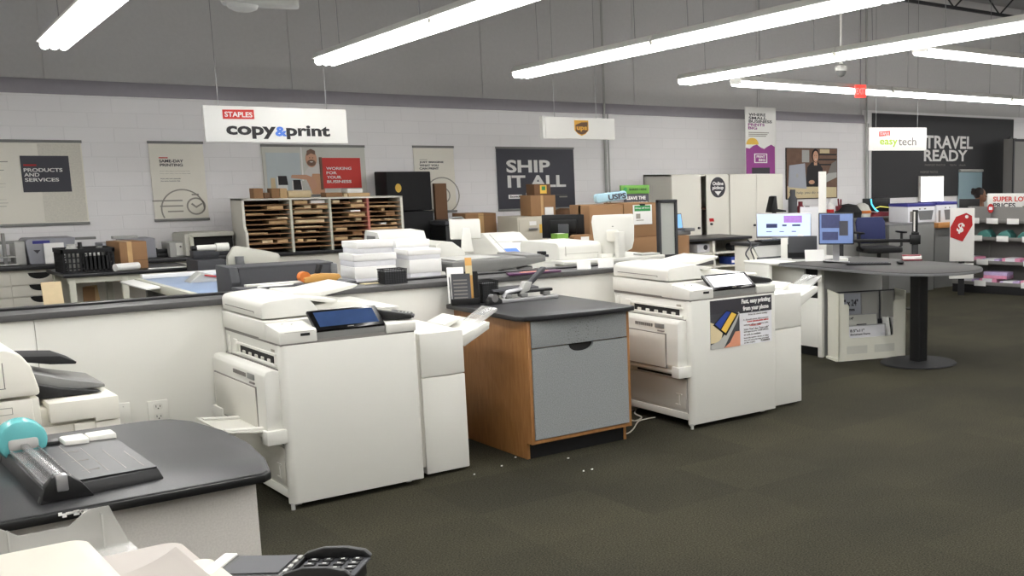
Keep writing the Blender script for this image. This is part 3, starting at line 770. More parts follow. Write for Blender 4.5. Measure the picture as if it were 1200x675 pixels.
# clear tray standing behind the feeder
q0, q1 = P(0, 618, .93), P(135, 594, .985)
yb = q1[1]
t = MB()
zt = .992
t.prism([(-.7, .90), (q1[0]+.02, .90), (q1[0]-.012, zt), (q1[0]-.05, zt), (q1[0]-.085, zt-.028), (q1[0]-.17, zt-.028), (q1[0]-.20, zt-.006), (-.7, zt-.006)], 'y', yb-.006, yb-.002, .001)
t.box(-.7, q1[0]+.02, yb-.20, yb-.004, .90, .905)
for x in (q1[0]-.03, q1[0]-.19, q1[0]-.24): t.box(x, x+.003, yb-.02, yb-.006, .905, zt-.012)
part('paper_tray', t, 'clear_tray', o, 'clear plastic paper tray')
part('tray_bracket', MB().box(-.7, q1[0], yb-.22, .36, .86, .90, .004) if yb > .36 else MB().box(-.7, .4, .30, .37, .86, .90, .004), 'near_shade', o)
e0 = at(312, 641, z=.72); 
part('side_tray', MB().box(.49, .62, -.25, .30, .62, .66, .005), 'near_cream', o)
# terminal bracket
t0, t1 = at(268, 657, z=1.0), at(352, 655, z=1.0)
tv = (t1-t0); tr_ = math.atan2(tv.y, tv.x)
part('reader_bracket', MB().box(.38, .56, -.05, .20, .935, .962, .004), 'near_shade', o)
o2 = thing('payment_terminal', 'black payment terminal with screen and number keys at the bottom edge of the picture', 'card reader', (.612, 1.942, .966), math.radians(-39.5))
part('body', MB().prism(rr(-.122, .122, -.062, .048, .012), 'z', 0, .030, .004).prism([(-.125, .03), (.02, .03), (.02, .040), (-.125, .044)], 'y', -.062, .046, .004), 'black', o2)
part('display', MB().box(-.092, .005, -.050, .036, .0405, .0435), 'dark_grey', o2)
part('card_strip', MB().prism([(-.122, .040), (-.100, .040), (-.100, .047), (-.122, .048)], 'y', -.055, .045, .002), 'board_white', o2)
k = MB()
for i in range(4): k.box(.010, .016, -.045+i*.022, -.032+i*.022, .040, .0435, .001)
part('function_key', k, 'light_grey', o2)
kk = part('keypad', MB().box(.022, .130, -.050, .040, .029, .034, .002), 'dark_grey', o2)
k = MB()
for i in range(4):
    for j in range(4): k.box(.028+i*.025, .046+i*.025, -.044+j*.021, -.030+j*.021, .034, .0375, .002)
part('key', k, 'black', kk)
k = MB()
for i in range(4):
    for j in range(4): k.box(.034+i*.025, .040+i*.025, -.039+j*.021, -.036+j*.021, .0374, .0380)
part('key_number', k, 'ink_white', kk)
part('privacy_wing', MB().prism([(.0, .028), (.125, .028), (.132, .036), (.12, .048), (.09, .054), (.05, .054), (.02, .046)], 'y', .036, .050, .004), 'black', o2)
part('privacy_wing', MB().prism([(.0, .028), (.125, .028), (.132, .036), (.12, .048), (.09, .054), (.05, .054), (.02, .046)], 'y', -.066, -.054, .004), 'black', o2)
# ------------------------------------------------------------------ back counter along the wall
BY = 10.85
CZ = .935
o = thing('back_counter', 'long cream back counter with black top and drawer units along the wall', 'counter', (3.0, 11.2, 0))
part('countertop', MB().box(-3.4, 1.76, -.37, .29, CZ-.035, CZ, .004), 'black_laminate', o)
part('carcass', MB().box(-3.35, 1.75, -.33, .28, .08, CZ-.036), 'cabinet_cream', o)
part('toe_kick', MB().box(-3.3, 1.7, -.29, .2, 0, .08), 'black', o)
xs = [at(p, 330, y=BY).x-3.0 for p in (-60, 12, 62)]
zs = [at(30, p, y=BY).z for p in (320, 334, 348, 362, 378)]
def drawer(x0, x1, z1, z0):
    cx = x0+(x1-x0)*.62; rw = (x1-x0)*.24
    d = part('drawer', MB().prism([(x0+.006, z0+.004), (x1-.006, z0+.004), (x1-.006, z1-.004)] + ell(cx, z1-.004, rw, .05, 12, 0, -PI) + [(x0+.006, z1-.004)], 'y', -.345, -.33), 'cabinet_cream', o)
    part('finger_pull', MB().box(cx-rw, cx+rw, -.334, -.329, z1-.06, z1-.002), 'gap', d)
for i in range(4):
    drawer(xs[1], xs[2]+.04, zs[i], zs[i+1])
for i in range(4):
    part('drawer', MB().box(xs[0]-.3, xs[1]-.012, -.345, -.33, zs[i+1]+.004, zs[i]-.004), 'cabinet_cream', o)

def crate_box(name, label, cat, px, Y, depth, mats, group=None, bev=.004, zfloor=None, tape=None, rz=0):
    x0, x1, z0, z1 = span(*px, Y)
    if zfloor is not None: z0 = zfloor
    w = x1-x0; h = z1-z0
    mb = MB().box(-w/2, w/2, 0, depth, 0, h, bev)
    if tape is not None: mb.box(-w*.06, w*.06, -.001, depth+.001, -.0005, h+.001, 0, 1)
    return solo(name, mb, mats, label, cat, ((x0+x1)/2, Y, z0), rz, group), w, h

# grey machine on the counter
x0, x1, z0, z1 = span(34, 279, 90, 311, 10.95)
z0 = CZ
o = thing('binding_machine', 'grey bench machine with a blue label on the back counter at far left', 'machine', (x0, 10.95, CZ))
w, h = x1-x0, z1-z0
part('housing', MB().prism([(0, 0), (w*.92, 0), (w*1.0, h), (0, h), (-.02, h*.9)], 'y', 0, .32, .008), 'machine_grey', o)
part('name_label', MB().box(.03, .15, -.003, .001, h*.80, h*.92), 'label_blue', o)
part('warning_mark', MB().prism([(.03, h*.56), (.08, h*.56), (.055, h*.42)], 'y', -.003, .001), 'ink_dark', o)
part('left_bed', MB().box(-.34, -.02, .02, .28, h*.30, h*.34, .003).box(-.34, -.02, .02, .28, 0, h*.05, .003).box(-.09, -.02, .02, .28, 0, h*.9, .004), 'light_grey', o)
part('rail', MB().box(-.38, 0, .05, .08, h*.82, h*.94, .003).box(w, w+.16, .05, .08, h*.88, h*.98, .003), 'plastic_grey', o)
part('post', MB().box(-.17, -.145, .03, .06, 0, h*1.25, .002), 'plastic_grey', o)
solo('paper_sheet', MB().box(-.07, .07, -.004, 0, 0, .17), 'paper', 'white paper sheet leaning on the grey bench machine', 'paper', (at(65, 305, y=10.93).x, 10.935, CZ+.002), 0)

# table with crate and box
TZ, TY = .9, 10.12
xt0, xt1 = at(74, 322, y=TY).x, at(232, 312, y=TY).x
o = thing('work_table', 'work table with black top and cream legs in front of the back counter', 'table', ((xt0+xt1)/2, TY, 0))
hw = (xt1-xt0)/2
part('tabletop', MB().box(-hw, hw, 0, .66, TZ-.028, TZ, .005), 'black_laminate', o)
for y in (.03, .60): part('apron', MB().box(-hw+.03, hw-.03, y, y+.02, TZ-.075, TZ-.03), 'cream_edge', o)
for x in (-hw+.06, -hw+.42, hw-.06):
    for y in (.05, .60): part('leg', MB().box(x-.022, x+.022, y-.022, y+.022, 0, TZ-.03, .003), 'cream_edge', o)
part('lower_shelf', MB().box(-hw+.05, hw-.05, .06, .6, .36, .38), 'warm_shelf', o)
x0, x1, z0, z1 = span(73, 291, 134, 317, 10.22)
o = thing('plastic_crate', 'black open plastic crate full of odds and ends on the work table', 'crate', ((x0+x1)/2, 10.22, TZ))
w, h = (x1-x0)/2, z1-TZ
c = MB().box(-w, w, 0, .30, 0, .012, .002).box(-w-.008, w+.008, -.008, .012, h-.035, h, .003).box(-w-.008, w+.008, .288, .308, h-.035, h, .003).box(-w-.008, -w+.012, -.008, .308, h-.035, h, .003).box(w-.012, w+.008, -.008, .308, h-.035, h, .003)
for i in range(13):
    x = -w+.006+(2*w-.012)*i/12
    for y in (.0, .30): c.box(x-.006, x+.006, y-.004, y+.004, 0, h-.03)
for i in range(9):
    y = .01+.28*i/8
    for x in (-w, w): c.box(x-.004, x+.004, y-.006, y+.006, 0, h-.03)
for i in range(4):
    z = .03+i*.042
    for y in (.0, .30): c.box(-w, w, y-.003, y+.003, z, z+.010)
    for x in (-w, w): c.box(x-.003, x+.003, 0, .30, z, z+.010)
part('basket', c, 'black_matte', o)
part('solid_panel', MB().box(-.03, w*.8, -.004, .0, .02, h-.06), 'black_matte', o)
for k, (x, y, r, hh, m, lab, nm) in enumerate(((-.09, .1, .045, h+.02, 'light_grey', 'round white lid sticking up from the black crate', 'canister'), (-.02, .16, .02, h+.03, 'black', 'black bottle top sticking up from the black crate', 'bottle'), (.06, .12, .05, h-.03, 'paper', 'pale roll lying inside the black crate', 'paper_roll'), (.12, .2, .03, h-.01, 'plastic_grey', 'grey tin inside the black crate', 'tin'))):
    solo(nm, MB().lathe([(0, 0), (r, 0), (r, hh*.8), (r*.75, hh*.88), (r*.75, hh), (0, hh)], n=18), m, lab, nm.replace('_', ' '), ((x0+x1)/2+x, 10.22+y, TZ+.013))
x0, x1, z0, z1 = span(139, 283, 172, 316, 10.34)
o = thing('cardboard_box', 'brown cardboard box with tape on the work table beside the black crate', 'box', ((x0+x1)/2, 10.30, TZ+.001), math.radians(6))
w, h = (x1-x0)/2, z1-TZ
part('carton', MB().box(-w, w, 0, .30, 0, h, .004), 'cardboard', o)
part('packing_tape', MB().box(-w*.45, -w*.1, -.0015, .3015, -.0005, h+.0015), 'tape', o)
part('flap_seam', MB().box(-w*.02, w*1.0, -.0015, 0, h*.30, h*.32), 'cardboard_dark', o)
p = at(143, 303, y=10.2)
solo('paper_roll', MB().lathe([(.026, -.10), (.030, -.10), (.030, .10), (.026, .10), (.024, .09), (.024, -.09)], n=20, axis='x'), 'paper', 'white rolled paper lying between the black crate and the cardboard box', 'paper roll', (p.x+.02, 10.17, TZ+.031), math.radians(25))
p0, p1 = at(168, 311, y=10.16), at(222, 306, y=10.16)
solo('ruler', MB().box(0, p1.x-p0.x, 0, .035, 0, .008, .001), 'paper', 'long white straightedge on the work table right of the cardboard box', 'ruler', (p0.x+.03, 10.14, TZ+.001))
# things on the counter behind the table
x0, x1, z0, z1 = span(121, 280, 183, 303, 11.0)
o = thing('laminating_machine', 'grey boxy machine on the back counter behind the cardboard box', 'machine', ((x0+x1)/2, 11.0, CZ))
w, h = (x1-x0)/2, z1-CZ
part('housing', MB().box(-w*.2, w, 0, .3, 0, h, .008).box(-w, -w*.2, .02, .3, 0, h*.82, .008), 'machine_grey', o)
part('top_rail', MB().box(-w*.55, w*.4, .05, .12, h, h+.025, .003), 'light_grey', o)
x0, x1, z0, z1 = span(199, 284, 217, 302, 10.98)
o = thing('label_printer', 'small white box-shaped printer on the back counter left of the plotter', 'printer', ((x0+x1)/2, 10.98, CZ))
w, h = (x1-x0)/2, z1-CZ
part('housing', MB().box(-w, w, 0, .26, 0, h, .006), 'light_grey', o)
part('front_cover', MB().box(-w*.2, w*.95, -.006, .0, h*.08, h*.94, .002), 'board_white', o)
part('button', MB().cyl((w*.4, -.006, h*.7), (w*.4, -.010, h*.7), .008, n=10), 'ink_grey', o)
p = at(186, 292, y=11.05)
solo('tape_gun', MB().box(-.10, .10, 0, .05, 0, .03, .006).cyl((-.04, .0, .05), (-.04, .05, .05), .04, n=16).box(-.02, .09, .01, .04, .03, .07, .005), 'black', 'dark tape dispenser between the two machines on the back counter', 'tape dispenser', (p.x, 11.05, CZ))
# boards and cartons stacked under and beside the table
p = at(62, 335, y=10.0)
solo('leaning_board', MB().box(-.065, .065, -.008, .008, 0, .88, .002), 'kraft_pale', 'tall pale board leaning at the left end of the work table', 'board', (p.x, 9.86, .0), rot=(math.radians(-14), 0, 0))
p = at(73, 352, y=9.93)
solo('leaning_board', MB().box(-.04, .04, -.01, .01, 0, .62, .002), 'cardboard', 'narrow brown board leaning beside the pale board', 'board', (p.x, 9.90, .0), rot=(math.radians(-14), math.radians(6), 0))
for k, (pa, pb, top, m, lab) in enumerate(((93, 107, 333, 'cardboard', 'brown cardboard sheet leaning under the work table, left one'), (106, 120, 331, 'kraft', 'brown cardboard sheet leaning under the work table, right one'))):
    xa, xb = at(pa, 345, y=10.45).x, at(pb, 345, y=10.45).x
    z1 = at(pa, top, y=10.45).z
    solo('cardboard_sheet', MB().box(-(xb-xa)/2, (xb-xa)/2, -.006, .006, 0, z1-.405, .001), m, lab, 'cardboard', ((xa+xb)/2, 10.38+.03*k, .383), rot=(math.radians(-10), math.radians(4*(1-2*k)), 0))
# blue cutting table
o = thing('cutting_table', 'large board cutter with a pale blue bed behind the half wall', 'cutter', (at(200, 335, y=8.2).x, 8.2, 0))
ox = 2.11; o.location = (2.11, 8.0, 0)
hx0, hx1 = .0, .80
part('cutting_bed', MB().box(0, 1.0, -.25, 1.45, .855, .885, .003), 'cut_blue', o)
part('bed_edge', MB().box(-.04, 0, -.27, 1.47, .83, .890, .003), 'cream_edge', o)
part('bed_edge', MB().box(-.04, 1.0, -.29, -.25, .80, .872, .003), 'cream_edge', o)
part('under_frame', MB().box(.0, .95, -.2, -.15, .72, .855, .004), 'plastic_grey', o)
part('under_frame', MB().box(.0, .95, 1.3, 1.35, .72, .855, .004), 'plastic_grey', o)
part('side_wing', MB().prism([(-.13, .862), (0, .868), (0, .886), (-.13, .872)], 'y', .75, 1.50, .002), 'ink_white', o)
for x in (.06, .85):
    for y in (-.18, 1.32): part('leg', MB().box(x-.025, x+.025, y-.025, y+.025, 0, .855, .003), 'plastic_grey', o)
part('cutter_bar', MB().box(.0, .95, 1.40, 1.46, .886, .92, .006), 'ink_white', o)
p = at(236, 324, y=8.9)
solo('paper_stack', MB().prism([(-.10, 0), (.10, 0), (.06, .05), (-.01, .07)], 'y', -.08, .08, .003).prism([(.0, .045), (.08, .03), (.08, .04), (.0, .055)], 'y', -.09, .06, 0, 1), ['light_grey', 'tag_red'], 'crumpled grey and red papers on the pale blue cutter bed', 'papers', (p.x, 8.9, .886))

# plotter against the wall
PYY = 10.9
x0, x1, z0, z1 = span(207, 272, 330, 318, PYY)
o = thing('wide_format_printer', 'beige wide format printer with a black slot left of the pigeonhole sorter', 'plotter', (x0, PYY, 0))
W, h = x1-x0, z1
X = lambda px: at(px, 290, y=PYY).x-x0
Z = lambda py: at(260, py, y=PYY).z
part('left_tower', MB().box(X(217), X(225), .0, .40, CZ+.001, Z(272), .02), 'plotter_beige', o)
part('left_cheek', MB().prism([(-.02, CZ+.001), (.02, CZ+.001), (.02, Z(276)), (-.02, Z(276))], 'x', X(223), X(227), .002), 'cream_edge', o)
part('top_cover', MB().box(X(225), X(278), .06, .40, Z(277), Z(272), .006).box(X(225), X(278), .2, .40, CZ+.001, Z(277), .006), 'plotter_beige', o)
part('paper_slot', MB().box(X(226), X(277.5), .10, .22, Z(291), Z(277)), 'gap', o)
part('lower_body', MB().box(X(225), X(277), .02, .3, CZ+.001, Z(291), .006), 'dark_grey', o)
# laminator in front with white roller
x0 = at(232, 300, y=9.72).x
o = thing('roll_laminator', 'beige roll laminator with a white roller and sloped side panel behind the dark cover', 'laminator', (x0, 9.72, 0))
X = lambda px: at(px, 300, y=9.72).x-x0
Z = lambda py: at(280, py, y=9.72).z
part('side_panel', MB().prism([(X(266), .86), (X(266), Z(300)), (X(274), Z(289)), (X(279), Z(288)), (X(310), Z(295)), (X(325), Z(299)), (X(328), Z(303)), (X(322), Z(311)), (X(322), .86)], 'y', -.02, .03, .006), 'plotter_beige', o)
part('roller', MB().lathe([(0, 0), (.016, 0), (.024, .02), (.024, X(264)-.05), (.034, X(264)-.05), (.034, X(268)+.02), (0, X(268)+.02)], (0, .06, Z(289)), 18, axis='x'), 'board_white', o)
part('roller_tip', MB().lathe([(0, -.03), (.020, -.03), (.020, .01), (0, .01)], (0, .06, Z(289)), 14, axis='x'), 'black', o)
part('feed_bed', MB().box(0, X(266), .03, .35, .80, Z(303), .006).box(.02, X(266), .2, .3, Z(303), Z(293), .006), 'dark_grey', o)
part('knob', MB().cyl((X(280), -.02, Z(311)), (X(280), -.06, Z(311)), .03, n=16).cyl((X(278), -.05, .86), (X(278), -.05, Z(300)), .034, n=16), 'mid_grey', o)
part('stand', MB().box(.02, X(322), .0, .34, .0, .80, .006), 'plastic_grey', o)

# dark cover of a plotter behind the half wall
Yd = 7.05
xa, xb = at(280, 330, y=Yd).x, at(392, 325, y=Yd).x
z1 = at(330, 308, y=Yd).z-.012
o = thing('plotter_cover', 'long dark grey plotter with a stepped end standing just behind the half wall', 'plotter', (xa, Yd, 0))
L = xb-xa
part('hood', MB().box(0, L, 0, .03, .80, z1, .012).prism([(.0, .80), (.0, .97), (-.03, 1.03), (.0, z1), (.26, z1+.004), (.26, .80)], 'x', -.05, 0.0, .006).box(0, L, .22, .25, .80, z1, .008).box(0, L, .0, .25, z1-.02, z1, .006), 'dark_grey', o)
part('side_cheek', MB().prism([(-.02, .80), (-.02, .99), (-.055, .965), (-.055, .87), (-.02, .83)], 'x', -.045, -.01, .004).box(L-.02, L+.02, -.01, .26, .80, z1-.01, .008), 'mid_grey', o)
for x in (.05, L-.1): part('leg', MB().box(x-.03, x+.03, .06, .14, .06, .80, .004).box(x-.04, x+.04, -.12, .34, 0, .06, .005), 'black', o)

# ------------------------------------------------------------------ on top of the half wall cap
PZ = 1.001
def on_cap(px, py): p = at(px, py, z=PZ); return p
p0, p1 = on_cap(268, 332), on_cap(340, 325)
solo('ruler', MB().box(0, .34, -.016, .016, 0, .014, .002), 'board_white', 'long white plastic ruler lying on the half wall behind the left copier', 'ruler', (2.00, 6.66, PZ+.034), rot=(0, 0, math.radians(4)))
solo('paper_tray', MB().box(-.05, .60, -.06, .10, 0, .032, .004), 'dark_grey', 'low dark grey tray on the half wall under the ruler and tape dispenser', 'tray', (2.00, 6.64, PZ+.001))
solo('paper_sheet', MB().prism([(0, 0), (.20, .02), (.22, .06), (.03, .06)], 'z', 0, .004), 'paper', 'white paper sheets lying on the half wall behind the left copier', 'paper', (2.04, 6.585, PZ+.034))
o = thing('tape_gun', 'orange and brown packing tape dispenser lying on the half wall', 'tape dispenser', (2.37, 6.68, PZ+.034), math.radians(4))
part('tape_core', MB().lathe([(.018, -.022), (.032, -.022), (.032, .022), (.018, .022)], (-.04, 0, .034), 22, axis='y'), 'orange', o)
part('frame', MB().prism([(-.05, .0), (.14, .0), (.17, .02), (.16, .04), (.05, .05), (-.05, .03)], 'y', -.03, .03, .005), 'wood_strip', o)
part('blade_arm', MB().prism([(.03, .05), (.05, .05), (.07, .10), (.05, .105)], 'y', -.02, .02, .002), 'black', o)
o = thing('pencil_cup', 'square black mesh cup standing on the half wall in front of the white boxes', 'pencil cup', (on_cap(432, 327).x, 6.60, PZ))
c_ = MB()
for i in range(10):
    for s in (-1, 1):
        q = -.07+.14*i/9; c_.tube([(q, s*.05, 0), (q, s*.05, .085)], .0015, 4)
        q = -.05+.10*i/9; c_.tube([(s*.07, q, 0), (s*.07, q, .085)], .0015, 4)
for i in range(9):
    z = .004+i*.010; c_.tube([(-.07, -.05, z), (.07, -.05, z), (.07, .05, z), (-.07, .05, z), (-.07, -.05, z)], .0015, 4)
part('mesh_side', c_, 'mesh_black', o)
part('liner', MB().box(-.067, .067, -.047, .047, .002, .075), 'dark_grey', o)
part('rim', MB().tube([(-.071, -.051, .087), (.071, -.051, .087), (.071, .051, .087), (-.071, .051, .087), (-.071, -.051, .087)], .0035, 6), 'black', o)
part('base', MB().box(-.072, .072, -.052, .052, 0, .004), 'black', o)
a, b = on_cap(577, 326), on_cap(648, 321)
solo('folder', MB().prism([(0, 0), (.40, .0), (.42, .10), (.05, .12)], 'z', 0, .012, .002).prism([(.1, .02), (.32, .02), (.33, .07), (.12, .08)], 'z', .012, .0135, 0, 1), ['purple', 'pink_strip'], 'shiny purple folder lying on the half wall beside the grey tray', 'folder', (3.54, 6.46, PZ+.001), math.radians(2))
solo('paper_sheet', MB().box(0, .16, 0, .08, 0, .003), 'photo_cream', 'pale sheet lying on the half wall right of the tape dispenser', 'paper', (2.66, 6.62, PZ+.001), math.radians(4))
# ------------------------------------------------------------------ pigeonhole sorter and its packs
SY = 10.72
p = [at(px, 268, y=SY).x for px in (289, 345, 391, 435.5, 475)]
zt, zb_ = at(380, 231.5, y=SY).z, CZ
o = thing('pigeonhole_sorter', 'cream pigeonhole sorter with four columns of brown shelves on the back counter', 'sorter', ((p[0]+p[4])/2, SY, CZ))
ox = o.location.x; HS = zt-CZ
cols = [x-ox for x in p]
part('side_panel', MB().prism([(0.0, 0), (0.0, HS*.40), (.035, HS*.46), (.05, HS*.52), (.05, HS), (.36, HS), (.36, 0)], 'x', cols[0]-.012, cols[0]+.012, .002), 'cabinet_cream', o)
part('side_panel', MB().box(cols[4]-.012, cols[4]+.012, .05, .36, 0, HS, .002), 'cabinet_cream', o)
part('top_panel', MB().box(cols[0]-.012, cols[4]+.012, .05, .36, HS-.016, HS, .002), 'cabinet_cream', o)
part('back_panel', MB().box(cols[0], cols[4], .345, .36, 0, HS-.016), 'warm_shelf', o)
for i, m in ((1, 'cream_edge'), (2, 'cream_edge'), (3, 'pink_strip')):
    part('divider', MB().box(cols[i]-.011, cols[i]+.011, .048, .345, 0, HS-.016, .002), m, o)
NS = 11
for c in range(4):
    for k in range(1, NS):
        z = (HS-.016)*k/NS
        part('shelf', MB().box(cols[c]+.012, cols[c+1]-.012, .055, .345, z-.004, z+.004), 'cardboard', o)
for c in range(4):
    for k in range(2, NS):
        z = (HS-.016)*k/NS+.005
        gap = (HS-.016)/NS-.012
        n = random.choice((1, 2, 2, 3))
        xa = cols[c]+.02; xb = cols[c+1]-.02
        for j in range(n):
            if random.random() < .30: continue
            wa = xa+(xb-xa)*j/n+random.uniform(0, .03); wb = xa+(xb-xa)*(j+1)/n-random.uniform(.0, .05)
            hh = gap*random.choice((.3, .5, .8, .92))
            yy = random.uniform(.055, .10)
            solo('paper_pack', MB().box(wa, wb, 0, .2, 0, hh, .003), random.choice(('kraft', 'kraft', 'kraft_pale', 'cardboard', 'kraft', 'kraft_pale', 'paper')),
                 '%spack in the sorter, %s column, %s shelf from the bottom' % ('' if n == 1 else (('left ' if j == 0 else 'right ') if n == 2 else ('left ', 'middle ', 'right ')[j]), ORD[c], ORD[k-1]), 'paper pack', (ox, SY+yy, CZ+z), 0, 'packs in the pigeonhole sorter')
# small things on the sorter
for k, (pa, pb, t, m, lab) in enumerate(((297, 308, 221, 'cardboard', 'small brown box at the left end on top of the sorter'), (309, 316, 226, 'cardboard_dark', 'low brown box second from the left on the sorter'), (318, 327, 221, 'cardboard', 'small brown box third from the left on the sorter'), (328, 336, 221, 'kraft', 'small brown box fourth from the left on the sorter'))):
    x0, x1 = at(pa, 226, y=SY+.1).x, at(pb, 226, y=SY+.1).x; z1 = at(pa, t, y=SY+.1).z
    solo('small_box', MB().box(-(x1-x0)/2, (x1-x0)/2, 0, .12, 0, z1-zt, .003), m, lab, 'box', ((x0+x1)/2, SY+.09, zt+.001), 0, 'small boxes on the sorter')
x0, x1 = at(338, 226, y=SY+.12).x, at(365, 226, y=SY+.12).x
solo('paper_tube', MB().lathe([(0, x0-x0), (.034, 0), (.034, x1-x0), (.018, x1-x0), (.018, x1-x0-.03), (0, x1-x0-.03)], n=18, axis='x'), 'kraft_pale', 'short pale cardboard tube lying on the sorter', 'tube', (x0, SY+.16, zt+.035))
for k, (pa, pb, t, m, lab) in enumerate(((381, 400, 226, 'cardboard', 'brown box on the sorter below the red poster block'), (402, 412, 227, 'kraft_pale', 'pale box on the sorter below the red poster block'))):
    x0, x1 = at(pa, 226, y=SY+.14).x, at(pb, 226, y=SY+.14).x; z1 = at(pa, t, y=SY+.14).z
    solo('small_box', MB().box(-(x1-x0)/2, (x1-x0)/2, 0, .14, 0, max(.03, z1-zt), .003), m, lab, 'box', ((x0+x1)/2, SY+.12, zt+.001), 0, 'small boxes on the sorter')
x0, x1 = at(408, 226, y=SY+.1).x, at(433, 226, y=SY+.1).x
solo('flat_carton', MB().box(-(x1-x0)/2, (x1-x0)/2, 0, .2, 0, .035, .003).box(-(x1-x0)/2, (x1-x0)*.2, .02, .18, .035, .075, .003, 1), ['kraft', 'paper'], 'flat brown carton with white papers at the right end of the sorter', 'carton', ((x0+x1)/2, SY+.09, zt+.001))

# ------------------------------------------------------------------ black cabinet and cardboard
x0, x1, z0, z1 = span(455, 201, 507, 290, 11.12)
o = thing('black_case', 'tall black cabinet with a small yellow badge right of the sorter', 'cabinet', ((x0+x1)/2, 11.12, 0))
w = (x1-x0)/2
part('upper_case', MB().box(-w, w, 0, .30, z1*.76, z1, .012), 'black_matte', o)
part('lower_case', MB().box(-w*.96, w*1.04, .0, .30, 0, z1*.755, .012), 'black_matte', o)
part('badge', MB().prism(ell(-w*.5, z1*.90, .032, .045, 20), 'y', -.003, .002), 'banner_yellow', o, 'yellow oval badge')
x0, x1, z0, z1 = span(508, 215, 522, 290, 11.18)
solo('cardboard_sheet', MB().box(-(x1-x0)/2, (x1-x0)/2, 0, .05, 0, z1, .004), 'cardboard_dark', 'tall folded brown cardboard standing beside the black cabinet', 'cardboard', ((x0+x1)/2+.03, 11.18, 0))
# back counter clutter between cabinet and stacked cartons
o2 = thing('rear_counter', 'low grey counter along the wall holding cartons behind the production printers', 'counter', (6.6, 11.1, 0))
RZ = .90
part('countertop', MB().box(-1.0, 1.29, -.45, .36, RZ-.035, RZ, .004), 'desk_grey', o2)
part('carcass', MB().box(-.98, 1.27, -.42, .35, 0, RZ-.036, .002), 'cabinet_cream', o2)
def carton(name, label, cat, px, Y, depth, mats, zf, group=None, seam=True):
    x0, x1, z0, z1 = span(*px, Y); w = (x1-x0)/2; h = z1-zf
    o = thing(name, label, cat, ((x0+x1)/2, Y, zf), 0, group)
    part('carton', MB().box(-w, w, 0, depth, 0, h, .004), mats[0], o)
    if seam:
        part('packing_tape', MB().box(-.03, .03, -.001, depth+.001, -.0005, h+.001), mats[1], o)
        part('flap_seam', MB().box(-w, w, -.0012, 0, h*.93, h*.935).box(-.002, .002, .0, depth, h, h+.0014), 'cardboard_dark', o)
    return o, w, h
carton('cardboard_box', 'brown cardboard box left of the small white drawer unit', 'box', (546, 250, 582, 280), 10.8, .3, ('cardboard', 'tape'), RZ)
x0, x1, z0, z1 = span(518, 256, 548, 282, 10.75)
o = thing('rolling_bin', 'black bin with a grey lid beside the brown cardboard', 'bin', ((x0+x1)/2, 10.7, 0))
w = (x1-x0)/2
part('bin_body', MB()._hull([(-w*.8, 0, 0), (w*.8, 0, 0), (w*.8, .3, 0), (-w*.8, .3, 0)], [(-w, -.03, z1-.07), (w, -.03, z1-.07), (w, .33, z1-.07), (-w, .33, z1-.07)], 0, .01), 'black', o)
part('lid', MB().box(-w, w, -.035, .335, z1-.068, z1-.02, .01), 'dark_grey', o)
part('lid_grip', MB().tube([(-w*.6, .0, z1-.02), (-w*.4, .0, z1+.01), (w*.4, .0, z1+.01), (w*.6, .0, z1-.02)], .012, 8), 'light_grey', o)
x0, x1, z0, z1 = span(582, 262, 605, 280, 10.85)
o = thing('drawer_unit', 'small white two-drawer unit on the rear counter', 'drawer unit', ((x0+x1)/2, 10.85, RZ))
w, h = (x1-x0)/2, z1-RZ
part('case', MB().box(-w, w, 0, .28, 0, h, .004), 'paper_tint', o)
for k in range(3):
    d = part('drawer', MB().box(-w*.92, w*.92, -.008, .0, h*(k/3+.03), h*((k+1)/3-.03), .003), 'board_white', o)
    part('knob', MB().cyl((w*.5, -.008, h*(k/3+.17)), (w*.5, -.02, h*(k/3+.17)), .010, n=10), 'ink_dark', d)
# beige filing cabinets and parcels
for k, (pa, pb, t, lab) in enumerate(((607, 641, 254, 'beige metal filing cabinet below the stacked brown parcels'), (677, 692, 255, 'beige metal filing cabinet left of the tall cardboard boxes'))):
    x0, x1, z0, z1 = span(pa, t, pb, 290, 10.2)
    o = thing('filing_cabinet', lab, 'filing cabinet', ((x0+x1)/2, 10.2, 0), 0, 'beige filing cabinets')
    w = (x1-x0)/2
    part('case', MB().box(-w, w, 0, .42, 0, z1, .004), 'beige_metal', o)
    for j in range(3):
        d = part('drawer', MB().box(-w+.012, w-.012, -.012, 0, z1*(j/3+.02), z1*((j+1)/3-.02), .003), 'beige_metal', o)
        part('handle', MB().box(-.05, .05, -.024, -.012, z1*(j/3+.22), z1*(j/3+.24), .003), 'silver', d)
        part('card_holder', MB().box(-.04, .04, -.0145, -.012, z1*(j/3+.26), z1*(j/3+.295)), 'paper', d)
    if k == 0:
        FZ = z1
        part('yellow_note', MB().box(w*.45, w*.85, -.0145, -.012, z1-.17, z1-.08), 'banner_yellow', o)
x0, x1, z0, z1 = span(621, 229, 650, 254, 10.28)
o = thing('parcel', 'large brown parcel standing on the beige filing cabinet', 'parcel', ((x0+x1)/2, 10.26, FZ+.001), 0, 'stacked brown parcels')
w, h = (x1-x0)/2, z1-FZ
part('carton', MB().box(-w, w, 0, .22, 0, h, .003), 'cardboard', o)
part('shipping_label', MB().box(w*.1, w*.8, -.0015, 0, h*.05, h*.42), 'paper', o)
part('packing_tape', MB().box(-w*.2, w*.0, -.001, .221, -.0005, h+.001), 'tape', o)
PZ2 = z1
x0, x1, z0, z1 = span(625, 216, 644, 228, 10.30)
o = thing('parcel', 'small brown parcel with a yellow label on top of the large parcel', 'parcel', ((x0+x1)/2, 10.28, PZ2+.002), 0, 'stacked brown parcels')
w, h = (x1-x0)/2, z1-PZ2
part('carton', MB().box(-w, w, 0, .17, 0, h, .003), 'cardboard_dark', o)
